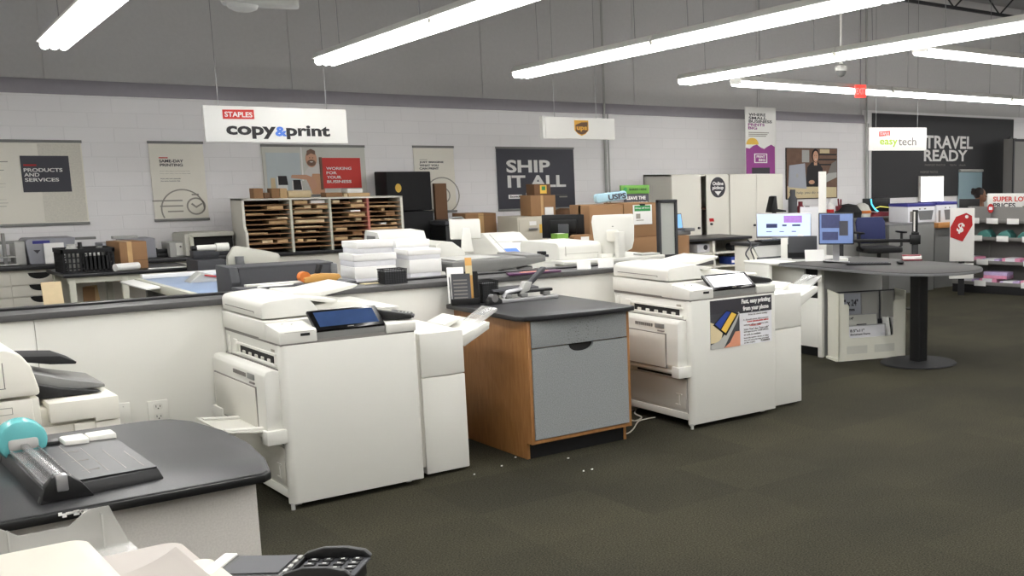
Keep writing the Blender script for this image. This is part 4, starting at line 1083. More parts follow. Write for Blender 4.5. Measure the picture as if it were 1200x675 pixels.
part('shipping_label', MB().box(-w*.3, w*.5, -.0015, 0, h*.15, h*.9).box(-w*.1, w*.35, -.002, -.0015, h*.45, h*.8, 0, 1), ['banner_yellow', 'ink_green'], o)
x0, x1, z0, z1 = span(652, 244, 678, 253, 10.25)
x0, x1, z0, z1 = span(652, 244, 670, 253, 10.9)
solo('hat_box', MB().lathe([(0, z1-RZ), (.05, z1-RZ), (.10, z1-RZ-.02), (.125, z1-RZ-.06), (.125, 0), (0, 0)], n=22), 'cardboard_dark', 'round brown box on the rear counter behind the black monitor', 'box', ((x0+x1)/2, 10.9, RZ+.001))
x0, x1, z0, z1 = span(679, 242, 690, 253, 10.3)
solo('grey_box', MB().box(-(x1-x0)/2, (x1-x0)/2, 0, .14, 0, .13, .004).prism(ell(.0, .07, .03, .025, 14), 'y', -.002, .001, mi=1), ['dark_grey', 'pink_pack'], 'small dark grey box with a pink mark on the right filing cabinet', 'box', ((x0+x1)/2, 10.26, at(684, 255, y=10.2).z+.002))

# ------------------------------------------------------------------ desk with black monitor, tall cardboard boxes
DZ, DY = .80, 9.0
xa, xb = at(610, 285, y=DY).x, at(800, 290, y=DY).x
o = thing('service_desk', 'grey service desk in the staff area holding the black monitor and cartons', 'desk', ((xa+xb)/2, DY, 0))
hw = (xb-xa)/2
part('desktop', MB().box(-hw, hw, 0, .8, DZ-.03, DZ, .004), 'desk_grey', o)
part('end_panel', MB().box(-hw, -hw+.03, .02, .78, 0, DZ-.03), 'cabinet_cream', o)
part('end_panel', MB().box(hw-.03, hw, .02, .78, 0, DZ-.03), 'cabinet_cream', o)
part('modesty_panel', MB().box(-hw, hw, .04, .06, .1, DZ-.03), 'cabinet_cream', o)
def monitor(label, pos, rz, w, h, zc, base_z, body, screen=None, tiltx=0, chin=0, stand='silver', content=None, back=False, neck=None):
    o = thing('monitor', label, 'monitor', (pos[0], pos[1], base_z), rz)
    zc = zc-base_z
    sh = part('screen_housing', MB().box(-w/2, w/2, -.012, .02, -h/2, h/2, .006).box(-w*.32, w*.32, .02, .04, -h*.3, h*.3, .012), body, o, loc=(0, 0, zc), rot=(tiltx, 0, 0))
    if screen:
        part('display', MB().box(-w/2+.010, w/2-.010, -.0132, -.0118, -h/2+.010+chin, h/2-.010), screen, sh)
    if content: content(sh, w, h)
    part('neck', MB().box(-.03, .03, .03, .05, .01, zc, .004), neck or stand, o)
    part('foot', MB().prism(rr(-.12, .12, -.08, .12, .03), 'z', 0, .012, .003), stand, o)
    return o
p = at(660, 265, y=9.3)
m = monitor('black monitor seen from behind on the service desk', (p.x, 9.3), math.radians(150), .40, .225, p.z, DZ+.001, 'black', 'screen_dusk', math.radians(-8), stand='mid_grey')
part('badge', MB().prism(ell(0, 0, .022, .022, 16), 'y', .041, .043), 'ink_grey', m)
for c in m.children:
    if c.name.startswith('badge'): c.location = (0, 0, p.z-DZ-.02)
part('bracket', MB().box(-.05, .05, .04, .055, p.z-DZ-.10, p.z-DZ+.02, .004), 'dark_grey', m)
x0, x1, z0, z1 = span(652, 274, 665, 284, 9.1)
solo('tissue_box', MB().box(-(x1-x0)/2, (x1-x0)/2, 0, .12, 0, z1-DZ, .004).box(-.04, .04, .03, .09, z1-DZ, z1-DZ+.002, 0, 1), ['lime_box', 'paper'], 'lime green box on the service desk below the black monitor', 'box', ((x0+x1)/2, 9.08, DZ+.001))
x0, x1, z0, z1 = span(671, 275, 694, 283, 9.1)
solo('padded_envelope', MB().prism(rr(-(x1-x0)/2, (x1-x0)/2, 0, z1-DZ, .03), 'y', 0, .08, .004).box(-.03, .06, -.001, .02, .04, z1-DZ-.02, 0, 1), ['cardboard', 'paper'], 'orange brown padded parcel on the service desk beside the green box', 'parcel', ((x0+x1)/2, 9.08, DZ+.001))
# two big cartons side by side on top, one below
x0, x1, z0, z1 = span(691, 239, 731, 277, 9.25)
xm = at(731, 258, y=9.25).x; x2 = at(772, 258, y=9.25).x; zt2 = at(730, 238.5, y=9.25).z; zm = at(750, 278, y=9.25).z
def big(label, xa, xb, za, zc, y, d):
    o = thing('cardboard_box', label, 'box', ((xa+xb)/2, y, za), 0, 'big cartons on the service desk')
    w = (xb-xa)/2; h = zc-za
    part('carton', MB().box(-w, w, 0, d, 0, h, .004), 'cardboard', o)
    part('packing_tape', MB().box(-w, w, d*.45, d*.55, -.0005, h+.001).box(w-.001, w+.001, d*.45, d*.55, h*.7, h), 'tape', o)
    part('flap_seam', MB().box(-w, w, -.0012, 0, h*.02, h*.024), 'cardboard_dark', o)
    return o
big('tall plain cardboard box behind the white swivel monitor, left of the noticed box', x0, xm-.006, DZ+.001, zt2-.01, 9.25, .36)
big('cardboard box with the white and green notice clipped to it', xm+.004, x2, zm+.003, zt2, 9.25, .36)
big('cardboard box under the one with the white and green notice', xm+.004, x2+.015, DZ+.001, zm, 9.24, .38)
x0, x1, z0, z1 = span(742, 240, 764, 263, 9.24)
o = thing('clipped_notice', 'white notice with a green heading clipped to a cardboard box', 'notice', ((x0+x1)/2, 9.243, z0), 0)
w, h = (x1-x0)/2, z1-z0
part('sheet', MB().box(-w, w, -.003, 0, 0, h), 'paper', o)
part('heading_band', MB().flat([(-w*.85, h*.68), (w*.85, h*.68), (w*.85, h*.97), (-w*.85, h*.97)], -.003), 'ink_green', o)
part('heading', MB().text('Drop off here', -w*.75, w*.75, h*.78, h*.88, -.0045, bold=.01), 'ink_white', o)
part('printing', MB().box(-w*.7, -w*.25, -.004, -.003, h*.30, h*.55).box(-w*.7, w*.1, -.004, -.003, h*.2, h*.24), 'ink_light', o)
part('clip', MB().box(-.03, .03, -.012, .012, h*.97, h*1.06, .004), 'black', o)
# signs standing behind the cartons
x0, x1, z0, z1 = span(728, 217, 761, 227, 9.7)
xb0, xb1, zb0, zb1 = span(733, 227, 760, 240, 9.7)
o = thing('counter_sign', 'green and charcoal shredding sign standing behind the cardboard boxes', 'sign', ((x0+x1)/2, 9.7, DZ))
w = (x1-x0)/2
part('green_board', MB().box(-w, w, 0, .03, z0-DZ, z1-DZ, .003), 'shred_green', o)
part('charcoal_board', MB().box(-w*.75, w*.97, .004, .026, .12, zb1-DZ, .003), 'slate_board', o)
part('lettering', MB().text('SHRED HERE', -w*.45, w*.80, z0-DZ+.034, z1-DZ-.034, 0, bold=.015), 'ink_black', o)
part('emblem', MB().prism(ell(-w*.72, (z0+z1)/2-DZ, .024, .024, 14), 'y', 0, -.002), 'ink_green', o)
part('small_lettering', MB().text('LEAVE THE', -w*.62, w*.72, zb1-DZ-.062, zb1-DZ-.026, .004, bold=.03).text('SHREDDING TO US', -w*.62, w*.85, zb1-DZ-.12, zb1-DZ-.084, .004, bold=.03), 'ink_white', o)
part('stand', MB().box(-w*.6, w*.6, -.08, .10, 0.0, .012, .002).box(-.02, .02, .008, .022, .01, .14), 'black', o)
a, b = at(697, 239, y=9.4), at(733, 231, y=9.4)
zz = at(715, 238.5, y=9.25).z
d = (b-a); ll = d.length
s = MB().prism(rr(0, ll, -.045, .045, .03), 'y', -.03, .03, .015).text('USPS', ll*.38, ll*.95, -.030, .026, -.031, mi=1, bold=.03)
solo('mailing_bag', s, ['bag_blue', 'slate_board'], 'pale blue rolled mailing bag lying on top of the cardboard boxes', 'mailing bag', (a.x+.0, 9.40, zz+.045), rot=(0, -math.atan2(d.z, d.x)*.55, 0))
# framed mirror panel
x0, x1, z0, z1 = span(772.5, 234, 794.5, 303, 8.75)
o = thing('framed_panel', 'dark framed frosted panel standing beside the cardboard boxes', 'panel', ((x0+x1)/2, 8.75, 0))
w = (x1-x0)/2
part('frame', MB().box(-w, -w+.028, 0, .05, .0, z1, .003).box(w-.028, w, 0, .05, .0, z1, .003).box(-w, w, 0, .05, z1-.03, z1, .003).box(-w, w, 0, .05, z0+.0, z0+.04, .003), 'steel_grey', o)
part('frosted_pane', MB().box(-w+.028, w-.028, .02, .03, z0+.04, z1-.03), 'mirror_film', o)
part('foot', MB().box(-w-.02, w+.02, -.10, .15, 0, .02, .004), 'steel_grey', o)

# ------------------------------------------------------------------ worktable and white document boxes
WZ, WTY = .93, 6.98
xa, xb = at(402, 328, y=WTY).x, at(724, 318, y=WTY).x
o = thing('assembly_table', 'long black-topped table behind the half wall holding the white boxes', 'table', ((xa+xb)/2, WTY, 0))
hw = (xb-xa)/2
part('tabletop', MB().box(-hw, hw, 0, .62, WZ-.03, WZ, .004), 'black_laminate', o)
for x in (-hw+.05, hw-.05):
    for y in (.05, .57): part('leg', MB().box(x-.025, x+.025, y-.025, y+.025, 0, WZ-.03, .003), 'steel_grey', o)
def docbox(label, px, Y, d, zf, ztop=None):
    x0, x1, z0, z1 = span(*px, Y)
    z1 = ztop or z1
    o = thing('document_box', label, 'box', ((x0+x1)/2, Y, zf), 0, 'white document boxes behind the half wall')
    w = (x1-x0)/2; h = z1-zf
    part('tray', MB().box(-w+.005, w-.005, .005, d-.005, 0, h*.62, .003), 'paper_tint', o)
    part('lid', MB().box(-w, w, 0, d, h*.45, h, .004), 'paper', o)
    return z1
B0 = docbox('white lidded box, bottom one of the left stack', (416, 312, 465, 330), 7.12, .24, WZ+.001)
B1 = docbox('white lidded box, middle one of the left stack', (414, 297, 465, 312), 7.12, .24, B0+.001)
docbox('white lidded box, top one of the left stack', (418, 283, 461, 297), 7.12, .25, B1+.001)
B0 = docbox('white lidded box, bottom one of the right stack', (480, 304, 518, 326), 7.10, .22, WZ+.001)
docbox('white lidded box, top one of the right stack', (478, 292, 517, 304), 7.10, .22, B0+.001)
B0 = docbox('white lidded box behind the right stack, lower one', (466, 296, 500, 325), 7.36, .2, WZ+.001)
docbox('white lidded box behind the right stack, upper one', (464, 281, 504, 296), 7.36, .2, B0+.001)

# ------------------------------------------------------------------ production printers
def pr_base(o, w, d, z): part('body', MB().box(-w, w, 0, d, 0, z, .008), 'copier_white', o)
# back left one with a sloped feeder cover
Y = 8.4
x0, x1, z0, z1 = span(449, 272, 505, 295, Y)
o = thing('production_printer', 'white production printer with a sloped lid behind the left white boxes', 'printer', ((x0+x1)/2, Y, 0))
w = (x1-x0)/2
pr_base(o, w, .5, z0)
part('sloped_lid', MB().prism([(.02, z0), (.10, z1), (.34, z1+.01), (.40, z0)], 'x', -w, w*.98, .006), 'copier_white', o)
part('lid_seam', MB().box(w*.55, w*.75, .020, .045, z0+.02, z0+.026), 'ink_grey', o)
part('vent', MB().box(-w-.003, -w+.001, .14, .30, z0+.02, z1-.03, .001), 'plastic_grey', o)
# middle one with control monitor
Y = 8.55
X = lambda px: at(px, 290, y=Y).x
Z = lambda py: at(580, py, y=Y).z
x0, x1 = X(512), X(634)
o = thing('production_printer', 'white production printer with a slanted feeder and a small white monitor', 'printer', ((x0+x1)/2, Y, 0))
ox = o.location.x; w = (x1-x0)/2
pr_base(o, w, .75, Z(302))
part('left_deck', MB().prism([(-w, Z(302)), (-w, Z(284)), (-w*.9, Z(281)), (X(532)-ox, Z(281)), (X(546)-ox, Z(292)), (X(546)-ox, Z(302))], 'y', .02, .6, .008), 'copier_white', o)
xt = at(590, 300, y=Y).x-ox; xr = X(634)-ox
ft = at(566, 274, x=xt+ox); fb = at(547, 283, x=xt+ox)
fd = part('feeder_tower', MB().prism([(.0, Z(303)), (.0, Z(300)), (ft.y-Y, ft.z), (ft.y-Y+.12, ft.z), (fb.y-Y, fb.z), (fb.y-Y, Z(303))], 'x', xt, xr, .010), 'copier_white', o)
sl = (ft.z-Z(300))/(ft.y-Y)
def onslope(x0_, x1_, y0_, y1_, lift=.003): return [[(x0_, y0_-lift, Z(300)+sl*y0_), (x1_, y0_-lift, Z(300)+sl*y0_), (x1_, y0_, Z(300)+sl*y0_), (x0_, y0_, Z(300)+sl*y0_)], [(x0_, y1_-lift, Z(300)+sl*y1_), (x1_, y1_-lift, Z(300)+sl*y1_), (x1_, y1_, Z(300)+sl*y1_), (x0_, y1_, Z(300)+sl*y1_)]]
part('seam', MB()._hull(*onslope(xt+.03, xr-.04, .20, .206))._hull(*onslope(xt+.05, xt+.056, .02, .33)), 'ink_light', fd)
part('name_mark', MB()._hull(*onslope(xr-.17, xr-.06, .185, .196)), 'ink_grey', fd)
part('blue_label', MB()._hull(*onslope(xt+.06, xt+.18, .01, .10)), 'ink_blue', fd)
part('paper_deck', MB().box(X(525)-ox, X(632)-ox, -.05, .0, Z(303), Z(300), .006), 'copier_white', o)
mn = part('control_monitor', MB().box(-.125, .125, -.015, .02, -.085, .085, .012), 'copier_white', o, 'small white control monitor', loc=(X(554)-ox, .12, Z(268)), rot=(math.radians(12), 0, math.radians(160)))
part('display', MB().box(-.11, .11, -.017, -.014, -.07, .07), 'screen_dusk', mn)
part('monitor_arm', MB().prism([(-.05, -.20), (.05, -.20), (.03, .0), (-.03, .0)], 'y', .02, .06, .008), 'copier_white', mn)
# right one with swivel monitor
Y = 7.75
X = lambda px: at(px, 295, y=Y).x
x0, x1 = X(650), X(768)
o = thing('production_printer', 'long white production printer under the white swivel monitor', 'printer', ((x0+x1)/2, Y, 0))
ox = o.location.x; w = (x1-x0)/2
Z = lambda py: at(680, py, y=Y).z
pr_base(o, w, .68, Z(307))
part('deck', MB().box(-w, w, -.14, .66, Z(308), Z(303.5), .006), 'copier_white', o)
x_l = X(655)-ox; za, zb2 = Z(303.5), 1.098
ds = part('document_scanner', MB().prism(rr(.0, .62, za, zb2, (.01, .02, .05, .05)), 'x', x_l, X(705)-ox, .008), 'copier_white', o)
part('grip', MB().box(x_l-.004, x_l+.001, .16, .26, za+.02, za+.04, .002).box(x_l-.004, x_l+.001, .34, .60, za+.015, za+.025, .001), 'ink_dark', ds)
part('seam', MB().box(x_l+.05, X(701)-ox, -.003, .001, za+.045, za+.048).box(x_l+.06, x_l+.064, -.003, .001, za+.03, zb2-.03), 'ink_light', ds)
part('scanner_lid', MB().box(X(705)-ox, X(735)-ox, .10, .58, za, zb2-.05, .012), 'copier_white', o)
part('switch_box', MB().box(X(700)-ox, X(714)-ox, -.06, .05, Z(303.5), Z(299), .004), 'copier_white', o)
xc, zc = X(719)-ox, Z(276)
ms = MB().prism([(-.175, .10), (-.165, .155), (.17, .165), (.178, .12), (.172, -.06), (.155, -.125), (.06, -.17), (-.08, -.165), (-.15, -.12)], 'y', -.02, .025, .010)
mn = part('swivel_monitor', ms, 'copier_white', o, 'white swivel monitor seen from behind', loc=(xc, .0, zc), rot=(math.radians(-6), 0, math.radians(-38)))
part('back_cap', MB().prism(rr(-.05, .05, -.07, .03, .02), 'y', -.075, -.02, .010), 'copier_cream', mn)
part('logo_mark', MB().prism(ell(.0, .06, .008, .005, 10), 'y', -.022, -.019), 'plastic_grey', mn)
part('display', MB().prism(rr(-.15, .15, -.11, .14, .01), 'y', .025, .027), 'screen_dusk', mn)
part('monitor_post', MB().prism(rr(xc-.035, xc+.035, -.125, -.065, .012), 'z', Z(304), zc+.02, .002), 'copier_white', o)
part('side_tray', MB().box(X(742)-ox, X(764)-ox, -.12, .0, Z(303), Z(301), .004), 'light_grey', o)
for k, (pa, pb, t, b_) in enumerate(((671, 685, 308.5, 315.5), (696, 712, 306, 313))):
    xa, xb = at(pa, 312, y=6.60).x, at(pb, 312, y=6.60).x; zb2 = WZ+.055
    solo('info_card', MB().prism([(0, 0), (.004, 0), (.014, zb2-WZ), (.010, zb2-WZ)], 'x', -(xb-xa)/2, (xb-xa)/2), 'paper', 'small white card standing on the half wall cap, %s of two' % ('left' if k == 0 else 'right'), 'card', ((xa+xb)/2, 6.53, 1.001), math.radians(-20), 'white cards on the half wall')
# grey slatted tray / stacker
Y = 7.05
X = lambda px: at(px, 312, y=Y).x
Z = lambda py: at(570, py, y=Y).z
x0, x1 = X(530), X(640)
o = thing('paper_stacker', 'wide grey plastic output tray on feet just behind the half wall', 'tray', ((x0+x1)/2, Y, WZ+.001))
w = (x1-x0)/2; zl = WZ
ox = o.location.x
tr = MB().prism([(-w, Z(309)-zl), (-w*.92, Z(318)-zl), (-w*.5, Z(320)-zl), (w*.4, Z(316)-zl), (w, Z(311)-zl), (w, Z(304)-zl), (-w, Z(305)-zl)], 'y', 0, .42, .006)
part('tray', tr, 'plastic_grey', o)
part('paper_bed', MB().prism([(-w*.85, Z(305)-zl), (w*.1, Z(304)-zl), (w*.1, Z(303)-zl), (-w*.85, Z(303.5)-zl)], 'y', .06, .40, .002), 'light_grey', o)
for k, x in enumerate((-w*.5, -w*.1, w*.3, w*.65)): part('foot', MB().prism([(x-.05, 0), (x+.05, 0), (x+.03, Z(316)-zl), (x-.07, Z(318)-zl)], 'y', .03, .36, .004), 'plastic_grey', o)
part('side_rib', MB().box(w*.55, w*.95, .0, .42, Z(306)-zl, Z(302)-zl, .006), 'plastic_grey', o)
part('black_clip', MB().box(w*.9, w*1.02, .0, .06, Z(303)-zl, Z(299)-zl, .003), 'black', o)
# ------------------------------------------------------------------ online pickup cabinets
KY = 10.55
kx = [at(p, 240, y=KY).x for p in (787+38.5, 853.5, 854.5, 885.7, 916)]
kz = at(870, 204, y=KY).z
def tall_cabinet(label, x0, xm0, xm1, xm, x1, group):
    """cream two-door steel cabinet; xm0..xm1 is the width left open between the doors"""
    o = thing('storage_cabinet', label, 'cabinet', ((x0+x1)/2, KY, 0), 0, group)
    c = (x0+x1)/2
    D = .55
    part('carcass', MB().box(x0-c, x0-c+.02, 0, D, .04, kz).box(x1-c-.02, x1-c, 0, D, .04, kz).box(x0-c, x1-c, 0, D, kz-.02, kz).box(x0-c, x1-c, 0, D, .04, .08).box(x0-c, x1-c, D-.02, D, .04, kz), 'cabinet_cream', o)
    for z in (.45, .85, 1.2): part('shelf', MB().box(x0-c+.02, x1-c-.02, .03, D-.02, z, z+.02), 'warm_shelf', o)
    return o, c
x0 = at(826, 240, y=KY).x; xa = at(820.5, 240, y=KY).x; xb = at(826.5, 240, y=KY).x
L0, L1 = at(787.5, 240, y=KY).x, at(853.4, 240, y=KY).x
# the grey-green side seen at the left is the cabinet's left flank, so the fronts start further right
f0, f1, f2, f3 = [at(p, 240, y=KY).x for p in (786.5, 820.5, 827, 853.4)]
o, c = tall_cabinet('cream steel cabinet with a round online pickup sticker and a gap between its doors', f0, f1, f2, 0, f3, 'cream storage cabinets')
d1 = part('door', MB().box(f0-c, f1-c, -.022, -.002, .05, kz-.006, .003), 'cabinet_cream', o)
part('handle', MB().cyl((f1-c-.05, -.022, .98), (f1-c-.05, -.045, .98), .014, n=12), 'ink_dark', d1)
d2 = part('door', MB().box(f2-c, f3-c-.004, -.022, -.002, .05, kz-.006, .003), 'cabinet_cream', o)
part('red_tag', MB().prism([(f2-c+.04, 1.05), (f2-c+.11, 1.05), (f2-c+.10, 1.09), (f2-c+.03, 1.09)], 'y', -.022, -.025), 'tag_red', d2)
part('handle', MB().cyl((f2-c+.06, -.022, 1.02), (f2-c+.06, -.045, 1.02), .014, n=12), 'ink_dark', d2)
sx0, sx1, sz0, sz1 = span(831, 207.5, 848.5, 231.5, KY)
mx_, mz, rx, rz_ = (sx0+sx1)/2-c, (sz0+sz1)/2, (sx1-sx0)/2, (sz1-sz0)/2
st = part('pickup_sticker', MB().prism(ell(mx_, mz, rx, rz_, 32), 'y', -.022, -.026), 'ink_dark', d2, 'dark round pickup sticker')
part('lettering', MB().text('Online', mx_-rx*.72, mx_+rx*.72, mz+rz_*.20, mz+rz_*.56, -.026, bold=.03).text('pickup', mx_-rx*.74, mx_+rx*.74, mz-rz_*.28, mz+rz_*.14, -.026, bold=.03), 'ink_white', st)
part('arrow', MB().flat([(mx_-rx*.45, mz-rz_*.38), (mx_, mz-rz_*.80), (mx_+rx*.45, mz-rz_*.38)], -.026), 'ink_white', st)
g0, g1, g2 = [at(p, 240, y=KY).x for p in (854.6, 885.7, 916.4)]
o, c = tall_cabinet('cream steel cabinet with closed plain doors below the purple banner', g0, 0, 0, g1, g2, 'cream storage cabinets')
d1 = part('door', MB().box(g0-c, g1-c-.003, -.022, -.002, .05, kz-.006, .003), 'cabinet_cream', o)
part('handle', MB().cyl((g1-c-.05, -.022, .98), (g1-c-.05, -.045, .98), .014, n=12), 'ink_dark', d1)
part('door', MB().box(g1-c+.003, g2-c, -.022, -.002, .05, kz-.006, .003), 'cabinet_cream', o)

# low counter with open shelves
LY = 9.85
lx0, lx1 = at(806, 290, y=LY).x, at(879, 290, y=LY).x
lz = at(845, 278.5, y=LY).z
o = thing('shelf_counter', 'low cream counter with open shelves in front of the storage cabinets', 'counter', ((lx0+lx1)/2, LY, 0))
c = o.location.x; xm = at(836.5, 290, y=LY).x
part('countertop', MB().box(lx0-c-.3, lx1-c+.02, -.02, .6, lz-.03, lz, .004), 'charcoal_top', o)
part('carcass', MB().box(lx0-c-.28, lx0-c-.25, 0, .58, 0, lz-.03).box(xm-c-.015, xm-c+.02, 0, .58, 0, lz-.03).box(lx1-c-.03, lx1-c, 0, .58, 0, lz-.03).box(lx0-c-.28, lx1-c, .56, .58, 0, lz-.03).box(lx0-c-.28, lx1-c, .02, .58, 0, .08), 'cabinet_cream', o)
za, zb_ = at(850, 295, y=LY).z, at(850, 311, y=LY).z
for z in (za, zb_, zb_-.26): part('shelf', MB().box(lx0-c-.25, xm-c-.015, .01, .56, z-.02, z).box(xm-c+.02, lx1-c-.03, .01, .56, z-.02, z), 'cabinet_cream', o)
part('dark_lining', MB().box(lx0-c-.25, xm-c-.016, .53, .555, .1, lz-.04), 'warm_shelf', o)
px = at(864, 308, y=LY)
solo('paper_ream', MB().box(-.10, .10, 0, .22, 0, .085, .004).box(-.09, .05, -.001, .01, .02, .05, 0, 1), ['royal_blue', 'paper'], 'blue paper pack on the lower shelf of the low cream counter', 'paper pack', (px.x+.03, LY+.03, zb_+.001))
px = at(829, 290, y=LY)
solo('white_device', MB().box(-.10, .10, 0, .2, 0, .10, .015).cyl((0.02, -.004, .06), (0.02, .0, .06), .03, n=16, mi=1), ['paper_tint', 'ink_dark'], 'white device on the upper left shelf of the low cream counter', 'device', (px.x, LY+.06, za+.001))
px = at(871, 290, y=LY)
solo('dark_pouch', MB().prism(rr(-.06, .06, 0, .08, .03), 'y', 0, .12, .01), 'black_matte', 'small dark pouch on the upper right shelf of the low cream counter', 'pouch', (px.x-.05, LY+.08, za+.001))
# POS screen on a brown box, left
x0, x1, z0, z1 = span(791, 249, 806, 271, 9.5)
bx0, bx1, bz0, bz1 = span(794, 276, 808, 302, 9.5)
o = thing('cardboard_box', 'brown box-shaped stand under the small blue register screen', 'box', ((bx0+bx1)/2, 9.5, 0))
w = (bx1-bx0)/2
part('carton', MB().box(-w, w, 0, .35, 0, bz1, .004), 'cardboard', o)
part('flap_seam', MB().box(-w, w, -.001, 0, bz1*.6, bz1*.605), 'cardboard_dark', o)
o = thing('register', 'small register with a blue screen beside the framed panel', 'register', ((x0+x1)/2, 9.6, bz1+.001))
part('base', MB().box(-.10, .16, -.06, .12, 0, .05, .01).box(.06, .20, -.08, .0, .04, .075, .006), 'mid_grey', o)
s = part('screen_housing', MB().box(-.10, .095, -.015, .02, -.02, .19, .006), 'plastic_grey', o, loc=(0, 0, z0-bz1+.0), rot=(math.radians(-10), 0, 0))
part('display', MB().box(-.085, .08, -.0165, -.014, .03, .175), 'screen_cool', s)
part('keypad', MB().box(-.085, .08, -.0165, -.014, -.005, .02), 'dark_grey', s)

# ------------------------------------------------------------------ checkout counter with the wide bright monitor
QY = 8.05
qx0, qx1 = at(884, 300, y=QY).x, at(932, 300, y=QY).x
qz = at(905, 284, y=QY).z
o = thing('checkout_counter', 'white and grey checkout counter under the wide bright monitor', 'counter', ((qx0+qx1)/2, QY, 0))
hw = (qx1-qx0)/2
zl_ = at(905, 300, y=QY).z
part('body', MB().prism([(-.04, 0), (.30, 0), (.30, qz-.03), (.06, qz-.03), (-.04, zl_-.05)], 'x', -hw, hw+.25, .003), 'cabinet_cream', o)
part('grey_front', MB()._hull([(-hw+.02, -.05, zl_), (hw+.2, -.05, zl_), (hw+.2, -.03, zl_), (-hw+.02, -.03, zl_)], [(-hw+.02, .045, qz-.02), (hw+.2, .045, qz-.02), (hw+.2, .07, qz-.02), (-hw+.02, .07, qz-.02)]), 'light_grey', o)
part('dark_rail', MB().box(-hw, hw+.2, -.07, -.035, zl_-.025, zl_-.0, .003), 'dark_grey', o)
part('countertop', MB().box(-hw-.02, hw+.25, .03, .34, qz-.03, qz, .004), 'charcoal_top', o)
part('toe_kick', MB().box(-hw+.02, hw+.2, .0, .28, 0, .06), 'black', o)
def page(sh, w, h):
    part('page_picture', MB().box(w*.0, w*.33, -.0142, -.0130, h*.12, h*.40), 'picture_purple', sh)
    part('page_picture', MB().box(-w*.32, -w*.12, -.0142, -.0130, -h*.08, h*.08), 'picture_navy', sh)
    part('page_text', MB().box(-w*.03, w*.05, -.0142, -.0130, -h*.02, h*.05).box(w*.15, w*.30, -.0142, -.0130, -h*.02, h*.05).box(-w*.32, -w*.22, -.0142, -.0130, -h*.25, -h*.22).box(-w*.08, w*.0, -.0142, -.0130, -h*.25, -h*.22).box(w*.14, w*.22, -.0142, -.0130, -h*.25, -h*.22), 'picture_navy', sh)
a, b = at(885.5, 265, y=8.2), at(950, 265, y=8.2)
cx_ = (a+b)/2; zc = at(917, 264.5, y=8.2).z
dist = (cx_-EYE).dot(FF)
mw, mh = 64.5*dist/FPX, 29*dist/FPX
m = monitor('wide bright monitor showing a web page on the checkout counter', (cx_.x, 8.2), math.radians(-40), mw, mh, zc, qz+.001, 'silver', 'screen_page', 0, chin=.012, content=page)
for k, (px_, py_, w_, h_, m_, nm, lab) in enumerate(((899, 281.5, .18, .05, 'black', 'keyboard', 'black keyboard and papers heap under the wide bright monitor'), (917, 280.5, .10, .07, 'paper', 'mouse', 'white rounded device under the wide bright monitor'))):
    p = at(px_, py_, y=8.2)
    s = MB()
    if k == 0:
        s.prism([(-w_, 0), (w_, 0), (w_, .012), (-w_, .02)], 'y', -.06, .08, .004)
        for i in range(9): s.box(-w_+.02+i*.036, -w_+.045+i*.036, -.05, .06, .015, .024, .002)
    else: s.ball((0, 0, .035), (.05, .075, .035), 16)
    solo(nm, s, m_, lab, nm, (p.x+(.0 if k == 0 else .16), 8.10+(.0 if k == 0 else .03), qz+.001), math.radians(-8))
cable([tuple(at(876, 281, y=8.0)), tuple(at(880, 287, y=7.98)), tuple(at(874, 297, y=7.98)), tuple(at(878, 306, y=7.98)), tuple(at(875, 322, y=7.98)), tuple(at(878, 333, y=7.98)), (at(878, 333, y=7.98).x, 7.97, .01)], .008, 'dark_grey', 'dark cable hanging down the side of the checkout counter')
cable([tuple(at(889, 287, y=7.95)), tuple(at(880, 292, y=7.95)), tuple(at(884, 305, y=7.95)), tuple(at(880, 318, y=7.95)), tuple(at(882, 334, y=7.95)), (at(882, 334, y=7.95).x, 7.95, .01)], .007, 'dark_grey', 'thin cord looping beside the checkout counter')
px_ = at(889, 318, y=7.9)
solo('hook_knob', MB().cyl((0, -.04, 0), (0, .12, 0), .022, n=14), 'light_grey', 'grey round knob on the checkout counter front', 'knob', (at(889, 318, y=7.97).x, 7.97, at(889, 318, y=7.97).z))

# ------------------------------------------------------------------ kiosk table with round end
TZ2 = .84
cx0, cy0, rad = 7.24, 6.10, .54
pts = [(cx0-rad, 7.30)] + [(cx0+rad*math.cos(PI+PI*i/24), cy0+rad*math.sin(PI+PI*i/24)) for i in range(25)] + [(cx0+rad, 7.30)]
o = thing('kiosk_table', 'grey round-ended kiosk table on a black column with a disc foot', 'table', (cx0, cy0, 0))
loc = [(x-cx0, y-cy0) for x, y in pts]
part('tabletop', MB().prism(loc, 'z', TZ2-.028, TZ2, .005), 'kiosk_top', o)
part('edge_band', MB().prism([(x*1.004, y*1.004) for x, y in loc], 'z', TZ2-.029, TZ2-.006, .003), 'mid_grey', o)
part('column', MB().prism(rr(-.058, .058, -.058, .058, .012), 'z', .02, TZ2-.03, 0), 'black', o)
part('disc_foot', MB().lathe([(0, 0), (.325, 0), (.335, .006), (.325, .014), (.07, .024), (0, .024)], n=48), 'black_matte', o)
